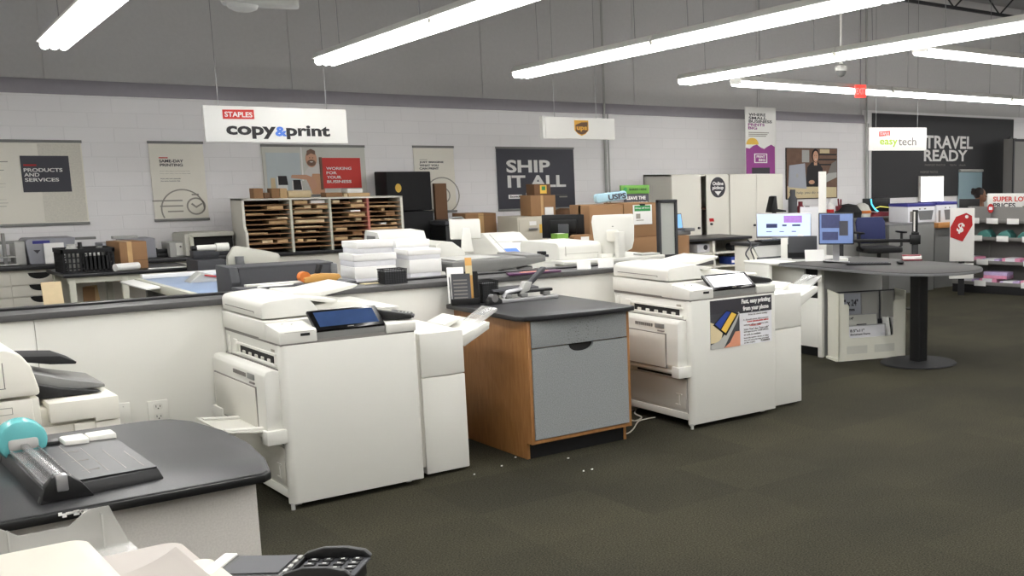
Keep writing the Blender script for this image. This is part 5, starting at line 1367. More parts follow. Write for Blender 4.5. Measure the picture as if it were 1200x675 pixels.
# white side cabinet carrying the back of the table
o = thing('kiosk_cabinet', 'white cabinet carrying the back end of the kiosk table', 'cabinet', (7.25, 7.2, 0))
kx0, ky0 = 6.845, 6.92
e = MB().box(kx0-7.25, kx0-7.25+.035, ky0-7.2-.02, ky0-7.2+.03, 0, TZ2-.03, .002)
part('end_post', e, 'wall_paint', o)
part('side_panel', MB().box(kx0-7.25, kx0-7.25+.02, ky0-7.2+.03, .55, .085, .53, .002).box(kx0-7.25, kx0-7.25+.02, ky0-7.2+.20, .55, .53, TZ2-.03, .002), 'wall_paint', o)
part('niche', MB().box(kx0-7.25+.02, kx0-7.25+.05, ky0-7.2+.03, .5, .53, TZ2-.03), 'gap', o)
part('front_panel', MB().box(kx0-7.25+.035, .42, ky0-7.2, ky0-7.2+.02, .0, TZ2-.03, .002), 'light_grey', o)
part('toe_kick', MB().box(kx0-7.25+.03, .42, ky0-7.2+.03, .53, 0, .084), 'black', o)
part('back_shell', MB().box(kx0-7.25+.04, .42, .50, .55, .09, TZ2-.03), 'wall_paint', o)
part('top_panel', MB().box(-.31, .42, .11, .55, TZ2-.028, TZ2, .003), 'light_grey', o)
q = at(934, 313, z=.80)
part('side_shelf', MB().prism(rr(-.62, -.32, .115, .55, (.06, .0, .0, .06)), 'z', TZ2-.02, TZ2+.002, .008).box(-.62, -.58, .16, .5, 0, TZ2-.02, .006), 'wall_paint', o)
# monitor, keyboard, mouse, booklet on the kiosk table
def dusk(sh, w, h):
    part('page_picture', MB().box(-w*.42, w*.10, -.0142, -.0130, h*.02, h*.44), 'picture_navy', sh)
    part('page_panel', MB().box(w*.08, w*.33, -.0142, -.0130, -h*.22, h*.24), 'slate_board', sh)
    part('page_picture', MB().box(-w*.40, w*.05, -.0142, -.0130, -h*.36, -h*.10), 'picture_navy', sh)
p = at(980, 268, y=6.98)
dist = (p-EYE).dot(FF)
m = monitor('tilted black-framed monitor showing a bluish page on the kiosk table', (p.x, 6.98), math.radians(-43), 41.5*dist/FPX, 37*dist/FPX, p.z, TZ2+.001, 'black', 'screen_dusk', math.radians(-6), content=dusk)
m.children[0].rotation_euler = (math.radians(-6), math.radians(3.0), 0)
q0 = at(985, 307, z=TZ2+.01)
o = thing('keyboard', 'flat black keyboard in front of the kiosk monitor', 'keyboard', (7.13, 6.60, TZ2+.001), math.radians(-38))
part('case', MB().prism(rr(-.20, .20, -.06, .06, .01), 'z', 0, .014, .004), 'black', o)
k = MB()
for i in range(13):
    for j in range(4): k.box(-.19+i*.029, -.167+i*.029, -.05+j*.026, -.03+j*.026, .014, .019, .002)
part('key', k, 'dark_grey', o); o.children[1]['kind'] = 'stuff'
solo('mouse', MB().ball((0, 0, .014), (.032, .055, .02), 16), 'black', 'black computer mouse right of the keyboard on the kiosk table', 'mouse', (7.36, 6.42, TZ2+.003), math.radians(-30))
q = at(985, 303.5, z=TZ2+.02)
solo('white_receiver', MB().prism(rr(-.07, .07, -.03, .03, .015), 'z', 0, .028, .008), 'board_white', 'white rounded receiver behind the keyboard on the kiosk table', 'receiver', (q.x, q.y, TZ2+.001), math.radians(-30))
q = at(1068, 305, z=TZ2)
bk = MB().prism([(-.09, -.05), (.09, -.06), (.10, .05), (-.08, .06)], 'z', 0, .012, .002, 1).prism([(-.085, -.045), (.085, -.055), (.095, .045), (-.075, .055)], 'z', .012, .040, .001).prism([(-.09, -.04), (.07, -.05), (.11, .055), (-.08, .06)], 'z', .040, .048, .002, 1)
solo('booklet', bk, ['paper', 'maroon'], 'maroon and white folded booklets on the round end of the kiosk table', 'booklet', (q.x, q.y, TZ2+.001), math.radians(-35))
# black privacy screens and white card in front of the checkout
q = at(940, 292, y=7.45)
x0, x1, z0, z1 = span(924, 276.5, 957, 296, 7.5)
o = thing('privacy_screen', 'dark grey flat screen panel beside the kiosk monitor, seen from behind', 'panel', ((x0+x1)/2, 7.5, TZ2-.0), math.radians(-38))
ww = 34*(((x0+x1)/2*FF.x+7.5*FF.y))/FPX/2
part('upper_panel', MB().box(-ww, ww, -.01, .012, z0-TZ2, z1-TZ2, .004), 'dark_grey', o)
part('lower_panel', MB().box(-ww*1.05, ww*.35, .0, .03, .005, z0-TZ2+.08, .004), 'black_matte', o)
part('foot', MB().box(-ww*.8, ww*.2, -.06, .08, .001, .012, .003), 'black_matte', o)
x0, x1, z0, z1 = span(946, 290, 964, 303, 7.2)
solo('sign_card', MB().prism([(0, 0), (.01, 0), (.05, z1-z0), (.04, z1-z0)], 'x', -.09, .09), 'paper', 'white card leaning beside the kiosk monitor stand', 'card', ((x0+x1)/2, 7.2, TZ2+.001), math.radians(-35))
x0, x1, z0, z1 = span(916.5, 279, 922, 303, 7.95)
solo('white_board', MB().box(-.035, .035, -.01, .01, 0, z1, .004), 'wall_paint', 'narrow white upright board left of the dark screen panel', 'board', ((x0+x1)/2, 7.95, 0), math.radians(-40))

# ------------------------------------------------------------------ display bin in front of the kiosk
f0, f1 = at(983, 424, z=0), at(1061, 417.5, z=0)
dv = f1-f0; BW = dv.length; brz = math.atan2(dv.y, dv.x)
k0 = at(970, 417, z=0)
bh = .60
BD_ = .24
lk = Matrix.Rotation(-brz, 3, 'Z') @ (k0-f0)
bx_, by_ = .0, BD_
o = thing('display_bin', 'cream cardboard display bin with a cut-out front beside the kiosk cabinet', 'display bin', tuple(f0), brz)
BD = .24
part('left_side', MB()._hull([(0, 0, 0), (.012, 0, 0), (bx_+.012, by_, 0), (bx_, by_, 0)], [(0, 0, bh), (.012, 0, bh), (bx_+.012, by_, bh+.02), (bx_, by_, bh+.02)]), 'bin_white', o)
part('right_side', MB()._hull([(BW-.012, 0, 0), (BW, 0, 0), (BW+.02, BD, 0), (BW+.008, BD, 0)], [(BW-.012, 0, bh), (BW, 0, bh), (BW+.02, BD, bh), (BW+.008, BD, bh)]), 'bin_white', o)
n = 8
u0, u1, uz = .15*BW, .82*BW, .20
cutp = [(u0-.05, .505), (u0-.012, .505), (u0, .485)] + [(u0+.03+.03*math.cos(PI+.5*PI*i/n), uz+.03+.03*math.sin(PI+.5*PI*i/n)) for i in range(n+1)] + [(u1-.03+.03*math.cos(1.5*PI+.5*PI*i/n), uz+.03+.03*math.sin(1.5*PI+.5*PI*i/n)) for i in range(n+1)] + [(u1, .50), (u1+.012, .52), (BW, .52)]
fp = [(0, 0)] + [(BW, 0)] + cutp[::-1] + [(u0-.05, bh), (0, bh)]
fr = part('front_panel', MB().prism(fp, 'y', 0, .012), 'bin_white', o)
part('printed_box', MB().box(BW*.12, BW*.42, -.0015, .0, .06, .13).box(BW*.53, BW*.83, -.0015, 0, .06, .13), 'print_grey', fr)
part('back_panel', MB().box(.0, BW+.015, BD-.01, BD, 0, bh-.01), 'dark_grey', o)
part('floor_panel', MB().box(-.02, BW, .012, BD-.01, .0, .02), 'bin_white', o)
def frame_board(name, label, x, y, z, w, h, m, tilt=-6, txt=None):
    x *= q_; w *= q_
    if txt:
        for v in txt.bm.verts: v.co.x *= q_
    ob = thing(name, label, 'picture frame', tuple(f0 + Matrix.Rotation(brz, 3, 'Z') @ Vector((x, y, z))), brz)
    ob.rotation_euler = (math.radians(tilt), 0, brz)
    part('panel', MB().box(0, w, 0, .008, 0, h), m, ob)
    part('rim', MB().box(0, w, -.004, .01, 0, .008).box(0, w, -.004, .01, h-.008, h).box(0, .008, -.004, .01, 0, h).box(w-.008, w, -.004, .01, 0, h), 'silver', ob)
    if txt: part('lettering', txt, 'ink_dark', ob)
    return ob
q_ = BW/.47
frame_board('poster_frame', 'grey framed poster reading a size at the back of the display bin', .02, .200, .33, .21, .25, 'photo_silver', -3, MB().text('18" x 24"', .055, .185, .13, .19, -.001, bold=.02).text('frames', .08, .16, .085, .115, -.001))
frame_board('poster_frame', 'grey framed poster in the middle at the back of the display bin', .225, .205, .33, .13, .25, 'light_grey', -3)
frame_board('poster_frame', 'grey framed poster at the right back of the display bin', .365, .205, .33, .10, .25, 'light_grey', -3)
frame_board('poster_frame', 'pale framed picture standing in the middle row of the display bin', .03, .14, .05, .30, .34, 'photo_pale', -6, MB().box(.15, .22, -.002, 0, .20, .25).text('11"x14"', .06, .13, .29, .315, -.001))
frame_board('poster_frame', 'silver framed poster leaning in the front row of the display bin', .07, .075, .03, .29, .27, 'paper_tint', -5, MB().text('8.5"x11"', .04, .14, .21, .235, -.001, bold=.02).text('document frame', .04, .18, .18, .20, -.001))
for k in range(2):
    p = f0 + Matrix.Rotation(brz, 3, 'Z') @ Vector((.385*q_+.05*k, .03, .03))
    solo('frame_edge', MB().box(0, .012, 0, .12, 0, .33, .002).box(.012, .024, 0, .12, 0, .33, .002, 1), ['paper', 'black'], 'white edged frame standing on edge at the right of the display bin, %s' % ('left one' if k == 0 else 'right one'), 'picture frame', tuple(p), rot=(math.radians(-4), math.radians(-6), brz))

# ------------------------------------------------------------------ black gate post with arm
pb = at(1071.5, 362, z=0)
o = thing('gate_post', 'black post with a light slot and a long arm behind the kiosk table', 'gate post', tuple(pb), math.radians(-44))
hz = lambda py: at(1071.5, py, y=pb.y).z
k_ = ((pb-EYE).dot(FF))/FPX
part('post', MB().prism(rr(-3.6*k_, 3.6*k_, -.04, .04, .012), 'z', 0, hz(283), .002), 'black', o)
part('foot_plate', MB().lathe([(0, 0), (.11, 0), (.11, .012), (0, .016)], n=24), 'black', o)
part('hub', MB().box(-6*k_, 6*k_, -.07, .07, hz(286), hz(275), .008).box(-4*k_, 4.2*k_, -.05, .05, hz(275), hz(272), .004), 'black', o)
up = part('upper_post', MB().box(-3*k_, 3*k_, -.03, .03, hz(273), hz(246), .004), 'black', o)
part('light_slot', MB().box(-2.2*k_, -.2*k_, -.033, -.03, hz(271), hz(248)), 'board_white', up)
part('arm', MB().box(-86*k_, -5*k_, -.022, .022, hz(284), hz(280), .004), 'black', o)
q = at(984, 290, y=pb.y)
part('end_upright', MB().box(-89*k_, -83*k_, -.03, .03, 0, hz(277), .004), 'black', o)

# ------------------------------------------------------------------ desks, chair and clutter behind
DY2 = 10.35
dx0, dx1 = at(932, 258, y=DY2).x, at(1064, 258, y=DY2).x
dz = at(1030, 254, y=DY2).z
o = thing('staff_desk', 'long grey desk along the back wall covered in clutter', 'desk', ((dx0+dx1)/2, DY2, 0))
hw = (dx1-dx0)/2
part('desktop', MB().box(-hw, hw, 0, .75, dz-.03, dz, .003), 'light_grey', o)
part('front_panel', MB().box(-hw, hw, .10, .12, .05, dz-.03), 'light_grey', o)
part('end_panel', MB().box(hw-.03, hw, .0, .74, 0, dz-.03), 'light_grey', o)
part('end_panel', MB().box(-hw, -hw+.03, .0, .74, 0, dz-.03), 'light_grey', o)
def item(name, label, cat, px, Y, mb, m, z=None, rz=0, rot=None):
    p = at(px[0], px[1], y=Y); return solo(name, mb, m, label, cat, (p.x, Y, dz+.001 if z is None else z), rz, rot=rot)
sw = thing('display_screen', 'black screen with cyan and yellow swooshes on the staff desk', 'screen', (at(1027, 238, y=10.7).x, 10.7, dz+.001), math.radians(-25))
part('screen_housing', MB().box(-.21, .21, -.012, .02, .03, .24, .005), 'black', sw)
g_ = MB().tube([(-.09, -.014, .235), (-.08, -.014, .16), (-.03, -.014, .09), (.04, -.014, .04)], .012, 6)
part('cyan_swoosh', g_, 'cyan_glow', sw)
part('yellow_swoosh', MB().tube([(-.02, -.014, .10), (.05, -.014, .125), (.19, -.014, .11)], .007, 6), 'yellow_glow', sw)
part('foot', MB().box(-.09, .09, -.05, .07, 0, .012, .003).box(-.02, .02, .0, .02, .01, .05), 'black', sw)
item('paper_stack', 'loose papers on the staff desk in front of the swoosh screen', 'papers', (1033, 250), 10.45, MB().prism([(-.25, 0), (.25, 0), (.20, .05), (-.10, .07)], 'y', -.06, .2, .003).prism([(-.2, .06), (.1, .05), (.1, .06), (-.2, .07)], 'y', -.04, .15, .0, 1), ['maroon', 'paper_tint'])
item('paper_stack', 'reddish papers at the right end of the staff desk', 'papers', (1054, 255), 10.45, MB().prism([(-.18, 0), (.18, 0), (.16, .07), (-.15, .05)], 'y', -.06, .2, .003), 'maroon')
item('plush_bag', 'pale bag with an orange band on the staff desk left of the swoosh screen', 'bag', (1010, 250), 10.5, MB().lathe([(0, 0), (.12, 0), (.13, .08), (.09, .16), (.04, .19), (0, .19)], n=18).lathe([(.131, .05), (.134, .07), (.131, .09)], n=18, mi=1), ['photo_pale', 'orange'])
item('dark_bag', 'dark bag on the staff desk behind the kiosk monitor', 'bag', (994, 250), 10.5, MB().lathe([(0, 0), (.18, 0), (.19, .08), (.12, .17), (0, .19)], n=18), 'black_matte')
item('cup', 'dark red cup with pens on the staff desk', 'cup', (984, 248), 10.55, MB().lathe([(0, 0), (.05, 0), (.06, .16), (.05, .16), (.045, .02)], n=16).cyl((-.01, 0, .1), (-.03, .0, .26), .012, n=8).cyl((.02, 0, .1), (.035, .01, .25), .012, n=8), 'maroon')
item('bottle', 'white bottle with a red band on the staff desk', 'bottle', (973, 247), 10.55, MB().lathe([(0, 0), (.05, 0), (.05, .17), (.02, .21), (.02, .25), (0, .25)], n=16).lathe([(.051, .05), (.052, .1), (.051, .12)], n=16, mi=1), ['paper', 'tag_red'])
# dark items hanging under the wall photo
for k, (px_, w_, h_, m_, lab) in enumerate(((929, .06, .40, 'dark_grey', 'dark tall bottle on the staff desk under the woman picture'), (938, .05, .24, 'maroon', 'maroon canister on the staff desk under the woman picture'), (946, .05, .18, 'dark_grey', 'dark canister on the staff desk under the woman picture'), (936, .05, .16, 'paper', 'white canister on the staff desk under the woman picture'))):
    item('canister', lab, 'canister', (px_, 245), 10.45+.05*(k % 2)+(.12 if k == 3 else 0), MB().lathe([(0, 0), (w_, 0), (w_, h_*.7), (w_*.6, h_*.8), (w_*.6, h_), (0, h_)], n=16), m_)
p = at(907, 240, y=9.9)
o = thing('receipt_printer', 'black device on a raised arm behind the wide bright monitor', 'device', (p.x, 9.9, 0))
part('post', MB().box(-.02, .02, -.02, .02, 0, p.z-.05, .003), 'black', o)
part('head', MB().prism([(-.10, -.09), (-.04, .10), (.0, .11), (.02, -.05), (.16, -.07), (.16, -.09)], 'y', -.05, .05, .006), 'black', o, loc=(0, 0, p.z))
x0, x1, z0, z1 = span(960, 201, 967.5, 262, 9.0)
o = thing('display_post', 'slim white display post standing in front of the woman picture', 'post', ((x0+x1)/2, 9.0, 0), math.radians(-44))
part('post', MB().box(-.045, .045, -.045, .045, .015, z1, .004), 'white_metal', o)
part('foot_plate', MB().lathe([(0, 0), (.16, 0), (.16, .012), (0, .016)], n=24), 'white_metal', o)
p = at(953, 252, y=9.6)
solo('sign_card', MB().box(-.16, .16, -.006, .006, 0, p.z+.10, .002), 'paper_tint', 'white upright board behind the kiosk monitor under the woman picture', 'board', (p.x, 9.6, 0), math.radians(-44))

# blue office chair
p = at(1030, 290, y=9.5)
cz = at(1030, 288, y=9.5).z
o = thing('office_chair', 'office chair with a dark blue mesh back in front of the staff desk', 'chair', (p.x, 9.5, 0), math.radians(158))
part('backrest', MB().prism([(-.20, .0), (.20, .0), (.21, .28), (.18, .34), (-.18, .34), (-.21, .28)], 'y', -.02, .02, .012), 'navy', o, loc=(0, -.22, cz+.02), rot=(math.radians(10), 0, 0))
part('seat', MB().prism(rr(-.25, .25, -.22, .25, .08), 'z', cz-.08, cz-.01, .02), 'black_matte', o)
part('gas_lift', MB().cyl((0, 0, .10), (0, 0, cz-.08), .028, n=14), 'black', o)
for k in range(5):
    a = 2*PI*k/5
    lg = part('leg', MB().tube([(0, 0, .11), (.30*math.cos(a), .30*math.sin(a), .075)], .022, 8), 'black', o)
    part('caster', MB().cyl((.30*math.cos(a)-.02, .30*math.sin(a), .03), (.30*math.cos(a)+.02, .30*math.sin(a), .03), .03, n=12).cyl((.30*math.cos(a), .30*math.sin(a), .05), (.30*math.cos(a), .30*math.sin(a), .08), .012, n=8), 'black', lg)
for s in (-1, 1): part('armrest', MB().tube([(s*.25, .05, cz-.04), (s*.30, .05, cz+.0), (s*.30, .05, cz+.16)], .018, 8).box(s*.30-.03, s*.30+.03, -.08, .16, cz+.16, cz+.185, .01), 'black', o)

# grey counter with white cartons
GY = 9.75
gx0, gx1 = at(1042, 290, y=GY).x, at(1094.5, 290, y=GY).x
gz = at(1068, 262, y=GY).z
o = thing('grey_counter', 'plain grey counter carrying the white blue-topped cartons', 'counter', ((gx0+gx1)/2, GY, 0))
hw = (gx1-gx0)/2
part('front_panel', MB().box(-hw, hw, 0, .03, 0.0, gz-.02, .002), 'desk_grey', o)
part('countertop', MB().box(-hw, hw, 0, .55, gz-.02, gz, .003), 'mid_grey', o)
part('end_panel', MB().box(-hw, -hw+.03, .03, .55, 0, gz-.02).box(hw-.03, hw, .03, .55, 0, gz-.02), 'desk_grey', o)
sx = at(1095.5, 290, y=GY+.1).x; sx1 = at(1114, 290, y=GY+.1).x
o = thing('grey_counter', 'grey counter with a light wood ledge right of the plain grey counter', 'counter', ((sx+sx1)/2+.15+.45, GY+.1, 0))
hw2 = (sx1-sx)/2+.15+.45
part('front_panel', MB().box(-hw2, hw2, 0, .03, 0, gz-.09, .002), 'desk_grey', o)
part('wood_ledge', MB().box(-hw2, hw2, -.06, .5, gz-.09, gz-.02, .003), 'wood_light', o)
for k, (pa, pb, t, lab) in enumerate(((1064, 1096, 238.5, 'white carton with a blue top edge and a grey hand hole, left one'), (1098, 1121, 236.5, 'white carton with a blue top edge behind the dollar sign panel, right one'))):
    yy = GY+.12
    zf = gz+.001 if k == 0 else gz-.018
    x0, x1, z0, z1 = span(pa, t, pb, 262, yy); w = (x1-x0)/2; h = z1-zf
    o = thing('storage_carton', lab, 'carton', ((x0+x1)/2, yy, zf), 0, 'white cartons on the grey counters')
    part('carton', MB().box(-w, w, 0, .35, 0, h-.035, .004), 'paper_tint', o)
    part('lid_edge', MB().box(-w-.004, w+.004, -.004, .354, h-.04, h, .003), 'label_blue', o)
    part('hand_hole', MB().prism([(-w*.15, h*.12), (w*.72, h*.12), (w*.85, h*.62), (-w*.28, h*.62)], 'y', -.003, .001), 'mid_grey', o)
    part('side_slot', MB().box(-w*.85, -w*.65, -.003, .001, h*.0+.01, h*.6).box(-w*.2, -w*.1, -.003, .001, h*.68, h*.75).box(.05, w*.3, -.003, .001, h*.68, h*.75), 'ink_grey', o)

# ------------------------------------------------------------------ dollar sign panel and gondola
pL = at(1112.5, 335, y=9.05)
kk_ = ((pL-EYE).dot(FF))/FPX
bL = at(1112.5, 326.5, y=9.05)
o = thing('dollar_sign', 'tall white panel with a red dollar price tag at the end of the shelf', 'sign', (at(1126.5, 330, y=9.05).x, 9.05, 0), math.radians(-44))
w = 14.3*kk_; zt_ = at(1126, 244, y=9.05).z; zb2 = at(1126, 326.5, y=9.05).z; ztag = at(1126, 308, y=9.05).z
part('panel', MB().box(-w, w, -.012, .03, ztag+.02, zt_, .002), 'sign_white', o)
part('lower_panel', MB().box(-w, w, -.012, .03, max(.02, zb2), ztag-.01, .002).text('shop and save', -w*.3, w*.6, zb2+.10, zb2+.13, -.012, mi=1), ['sign_white', 'tag_red'], o)
part('support', MB().box(-w*.25, w*.25, .005, .03, 0, zt_-.1), 'black_matte', o)
Zt = lambda py: at(1126, py, y=9.05).z
Xt = lambda px_: (px_-1126.5)*kk_
tg = part('price_tag', MB().prism([(Xt(1112.6), Zt(278)), (Xt(1112.6), Zt(266)), (Xt(1119), Zt(254)), (Xt(1131), Zt(249.5)), (Xt(1137.5), Zt(253)), (Xt(1138.5), Zt(264)), (Xt(1127), Zt(283))], 'y', -.013, -.017), 'tag_red', o, 'large red price tag')
part('tag_hole', MB().prism(ell(Xt(1131.5), Zt(254), 2*kk_, 2*kk_, 16), 'y', -.017, -.0185), 'sign_white', tg)
part('dollar_sign', MB().text('$', Xt(1120.5), Xt(1128.5), Zt(274), Zt(261), -.017, bold=.03).spin(Matrix.Translation((Xt(1124.5), 0, Zt(267.5))) @ Matrix.Rotation(math.radians(18), 4, 'Y') @ Matrix.Translation((-Xt(1124.5), 0, -Zt(267.5)))), 'ink_white', tg)
g0 = at(1116, 341.5, z=0)
GRZ = math.radians(-78)
GL = 1.9
o = thing('gondola_shelf', 'grey store shelf unit with pink packs and white price labels at the right edge', 'shelf unit', tuple(g0), GRZ)
# local x runs along the shelf front towards the picture's right, local -y faces the aisle
def gz_(py): return at(1150, py, x=g0.x).z
E_ = lambda px_, py: None
kg = ((g0-EYE).dot(FF))/FPX
zsh = [at(1117, py, y=g0.y).z for py in (328, 304, 277, 257)]
part('base', MB().box(0, GL, .0, .55, 0, zsh[0]-.04, .004), 'black_matte', o)
gt = at(1142, 242, y=g0.y).z
part('back_panel', MB().box(0, GL, .50, .55, 0, gt, .003), 'gondola_grey', o)
part('end_upright', MB().box(.0, .03, .44, .55, 0, gt, .003), 'gondola_grey', o)
part('end_upright', MB().box(GL-.03, GL, .44, .55, 0, gt, .003), 'gondola_grey', o)
for i, z in enumerate(zsh):
    d0 = 0 if i == 0 else .06 if i == 1 else .12 if i == 2 else .18
    s = part('shelf', MB().box(.01, GL-.01, d0, .5, z-.04, z-.025).box(.01, GL-.01, d0-.012, d0, z-.045, z+.0, .002), 'gondola_grey', o)
    if i < 2: xs_ = (.42, 1.1, 1.6)
    elif i == 2: xs_ = (.30, .68, 1.05, 1.5)
    else: xs_ = (.22, .50, .80, 1.15, 1.5)
    for x in xs_:
        t_ = part('price_label', MB().box(x-.085, x+.085, d0-.017, d0-.011, z-.058, z+.018, .001), 'paper', s)
        if i < 2: t_.data.materials.append(MATS['pink_pack'])
R3 = Matrix.Rotation(GRZ, 3, 'Z')
def on_g(x, y, z): return tuple(g0 + R3 @ Vector((x, y, z)))
cnt = 0
for i in range(3):
    z = zsh[i]
    d0 = (0, .06, .12)[i]
    n = 6
    for k in range(n):
        x = .22+k*.30
        if i == 2:
            solo('sock_pack', MB().prism([(-.11, 0), (.11, 0), (.10, .05), (.04, .12), (-.05, .09), (-.10, .04)], 'y', 0, .2, .01), 'teal_pack', 'teal and grey soft pack on the %s spot of the shelf third from the bottom' % ORD[k], 'pack', on_g(x+.15, d0+.05, z-.024), GRZ, 'teal packs on the shelf unit')
        else:
            solo('pink_pack', MB().prism(rr(-.13, .13, 0, .045+.02*((k+i) % 2), .015), 'y', 0, .24, .006).box(-.08, .06, -.001, .24, .02, .046+.02*((k+i) % 2), 0, 1), ['pink_pack' if (k+i) % 2 else 'lilac_pack', 'paper_tint'], '%s flat pack on the %s spot of the %s shelf' % ('pink' if (k+i) % 2 else 'lilac', ORD[k], 'lowest' if i == 0 else 'second lowest'), 'pack', on_g(x, d0+.02, z-.024), GRZ, 'pink and lilac packs on the shelf unit')
solo('gift_box', MB().box(-.17, .17, 0, .22, 0, .09, .004).box(-.17, .17, -.001, .22, .0, .045, 0, 1), ['lilac_pack', 'pink_pack'], 'lilac and pink box lying on top of the packs of the lowest shelf', 'box', on_g(.62, .03, zsh[0]+.045), GRZ)
# super low prices sign
x0, x1, z0, z1 = span(1158.5, 226.5, 1225, 241.5, 9.2)
q = at(1190, 233, y=9.2); k2 = (q-EYE).dot(FF)/FPX
o = thing('price_sign', 'white hanging-card sign reading super low prices above the shelf unit', 'sign', (q.x, 9.2, gt), math.radians(-44))
w = 33*k2
part('board', MB().box(-w, w, -.01, .01, z0-gt, z1-gt, .002).box(-w*.58, w*.25, -.01, .01, z0-gt-.09, z0-gt+.01, .002), 'sign_white', o)
part('heading', MB().text('SUPER LOW', -w*.80, w*.55, z1-gt-.115, z1-gt-.045, -.01, bold=.03), 'ink_red', o)
part('lettering', MB().text('PRICES', -w*.80, w*.0, z1-gt-.205, z1-gt-.135, -.01, bold=.03), 'ink_dark', o)
part('support_rod', MB().cyl((-w*.3, .02, -gt+.0), (-w*.3, .02, z0-gt+.02), .012, n=8), 'gondola_grey', o)
p = at(1156, 244, y=9.25)
o = thing('round_tag', 'round red and white price tag at the left of the super low prices sign', 'sign', (p.x, 9.18, p.z), math.radians(-44))
part('disc', MB().prism(ell(0, 0, 3.6*k2, 5.2*k2, 24), 'y', 0, -.008), 'tag_red', o)
part('stem', MB().box(-.012, .012, .002, .012, -p.z, .0), 'gondola_grey', o)
part('printing', MB().box(-2*k2, 2*k2, -.0095, -.008, -.02, .02), 'paper_tint', o)
# ------------------------------------------------------------------ posters on the back wall
PY = WY-.004
def poster(label, px, name='wall_poster', cat='poster', mats='poster_cream', rails=True, Y=PY):
    x0, x1, z0, z1 = px
    o = thing(name, label, cat, ((x0+x1)/2, Y, z0))
    w, h = (x1-x0)/2, z1-z0
    part('board', MB().box(-w, w, -.012, 0, 0, h, .001), mats, o)
    if rails:
        part('rail', MB().box(-w-.005, w+.005, -.020, 0, h-.012, h+.012, .002), 'plastic_grey', o)
        part('rail', MB().box(-w-.005, w+.005, -.020, 0, -.012, .012, .002), 'plastic_grey', o)
    return o, w, h
def wspan(x0, y0, x1, y1): 
    a = at(x0, y0, y=PY); b = at(x1, y1, y=PY)
    return a.x, b.x, b.z, a.z
f = -.0125
# products and services
pr = (at(-120, 164, y=PY).x, at(99, 210, y=PY).x, at(50, 263, y=PY).z, at(50, 165.5, y=PY).z)
o, w, h = poster('wide cream poster with a dark block titled products and services at far left', pr)
ox, oz = o.location.x, o.location.z
Q = lambda px, py: (at(px, py, y=PY).x-ox, at(px, py, y=PY).z-oz)
a, b = Q(43, 170), Q(99, 260)
part('pattern', MB().box(a[0], w-.01, f-.001, f, .02, h-.02), 'poster_print', o)
a, b = Q(22.5, 182.5), Q(84, 224.5)
tl = part('dark_block', MB().box(a[0], b[0], f-.004, f, b[1], a[1]), 'slate_board', o)
tx = MB()
for t, xa, xb, ya, yb in (('PRODUCTS', 27.5, 72.5, 197, 201.5), ('AND', 28, 45.5, 202.6, 207), ('SERVICES', 29, 68.5, 208.4, 213)):
    p0, p1 = Q(xa, yb), Q(xb, ya); tx.text(t, p0[0], p1[0], p0[1], p1[1], f-.004, bold=.022)
part('lettering', tx, 'ink_white', tl)
p0, p1 = Q(27, 194.5), Q(42, 192.5)
part('brand_line', MB().box(p0[0], p1[0], f-.0055, f-.004, p0[1], p1[1]), 'tag_red', tl)
tx = MB()
for y in (189, 199, 215, 219, 234, 238, 242): 
    p0, p1 = Q(-60, y+1), Q(2+random.random()*9, y); tx.box(p0[0], p1[0], f-.001, f, p0[1], p1[1])
part('small_print', tx, 'ink_light', o)
# same-day printing
o, w, h = poster('tall cream poster titled same-day printing with a stopwatch drawing', (at(177, 210, y=PY).x, at(240.5, 210, y=PY).x, at(210, 257.5, y=PY).z, at(205, 167, y=PY).z))
ox, oz = o.location.x, o.location.z
tx = MB()
for t, xa, xb, ya, yb, bo in (('SAME-DAY', 186, 214, 187, 190.5, .035), ('PRINTING', 187, 213.5, 191.7, 195, .035)):
    p0, p1 = Q(xa, yb), Q(xb, ya); tx.text(t, p0[0], p1[0], p0[1], p1[1], f, bold=.022)
for t, xa, xb, ya, yb in (('Print jobs and materials', 188, 211, 208.8, 210.4), ('the same business day.', 188, 211, 211.4, 213)):
    p0, p1 = Q(xa, yb), Q(xb, ya); tx.text(t, p0[0], p1[0], p0[1], p1[1], f, bold=.01)
part('lettering', tx, 'ink_dark', o)
p0, p1 = Q(185.5, 185.5), Q(196, 184.3)
part('brand_line', MB().box(p0[0], p1[0], f-.001, f, p0[1], p1[1]), 'ink_red', o)
tx = MB()
for y, xb in ((200, 222), (203, 223)):
    p0, p1 = Q(187, y+1), Q(xb, y); tx.text('Order online before noon for pickup today', p0[0], p1[0], p0[1], p1[1], f, bold=0)
part('small_print', tx, 'ink_light', o)
def ring(mb, cx, cz, rx, rz, t, y, a0=0, a1=2*PI, n=36):
    for i in range(n):
        b0, b1 = a0+(a1-a0)*i/n, a0+(a1-a0)*(i+1)/n
        mb.prism([(cx+rx*math.cos(b0), cz+rz*math.sin(b0)), (cx+rx*math.cos(b1), cz+rz*math.sin(b1)), (cx+(rx-t)*math.cos(b1), cz+(rz-t)*math.sin(b1)), (cx+(rx-t)*math.cos(b0), cz+(rz-t)*math.sin(b0))], 'y', y, y-.0015)
ic = MB()
cxx, czz = Q(216, 241); rx = w*.86
c2 = Q(218, 246)
R0 = (Q(240, 240)[0]-Q(188, 240)[0])/2
ring(ic, Q(214.5, 245)[0], Q(214.5, 245)[1], R0, R0, .012, f, -.05, PI+.45)
c3 = Q(229.5, 241.5); r3 = Q(241, 240)[0]-Q(229.5, 240)[0]
r3 = min(r3, w-.02-c3[0])
ring(ic, c3[0], c3[1], r3, r3, .014, f)
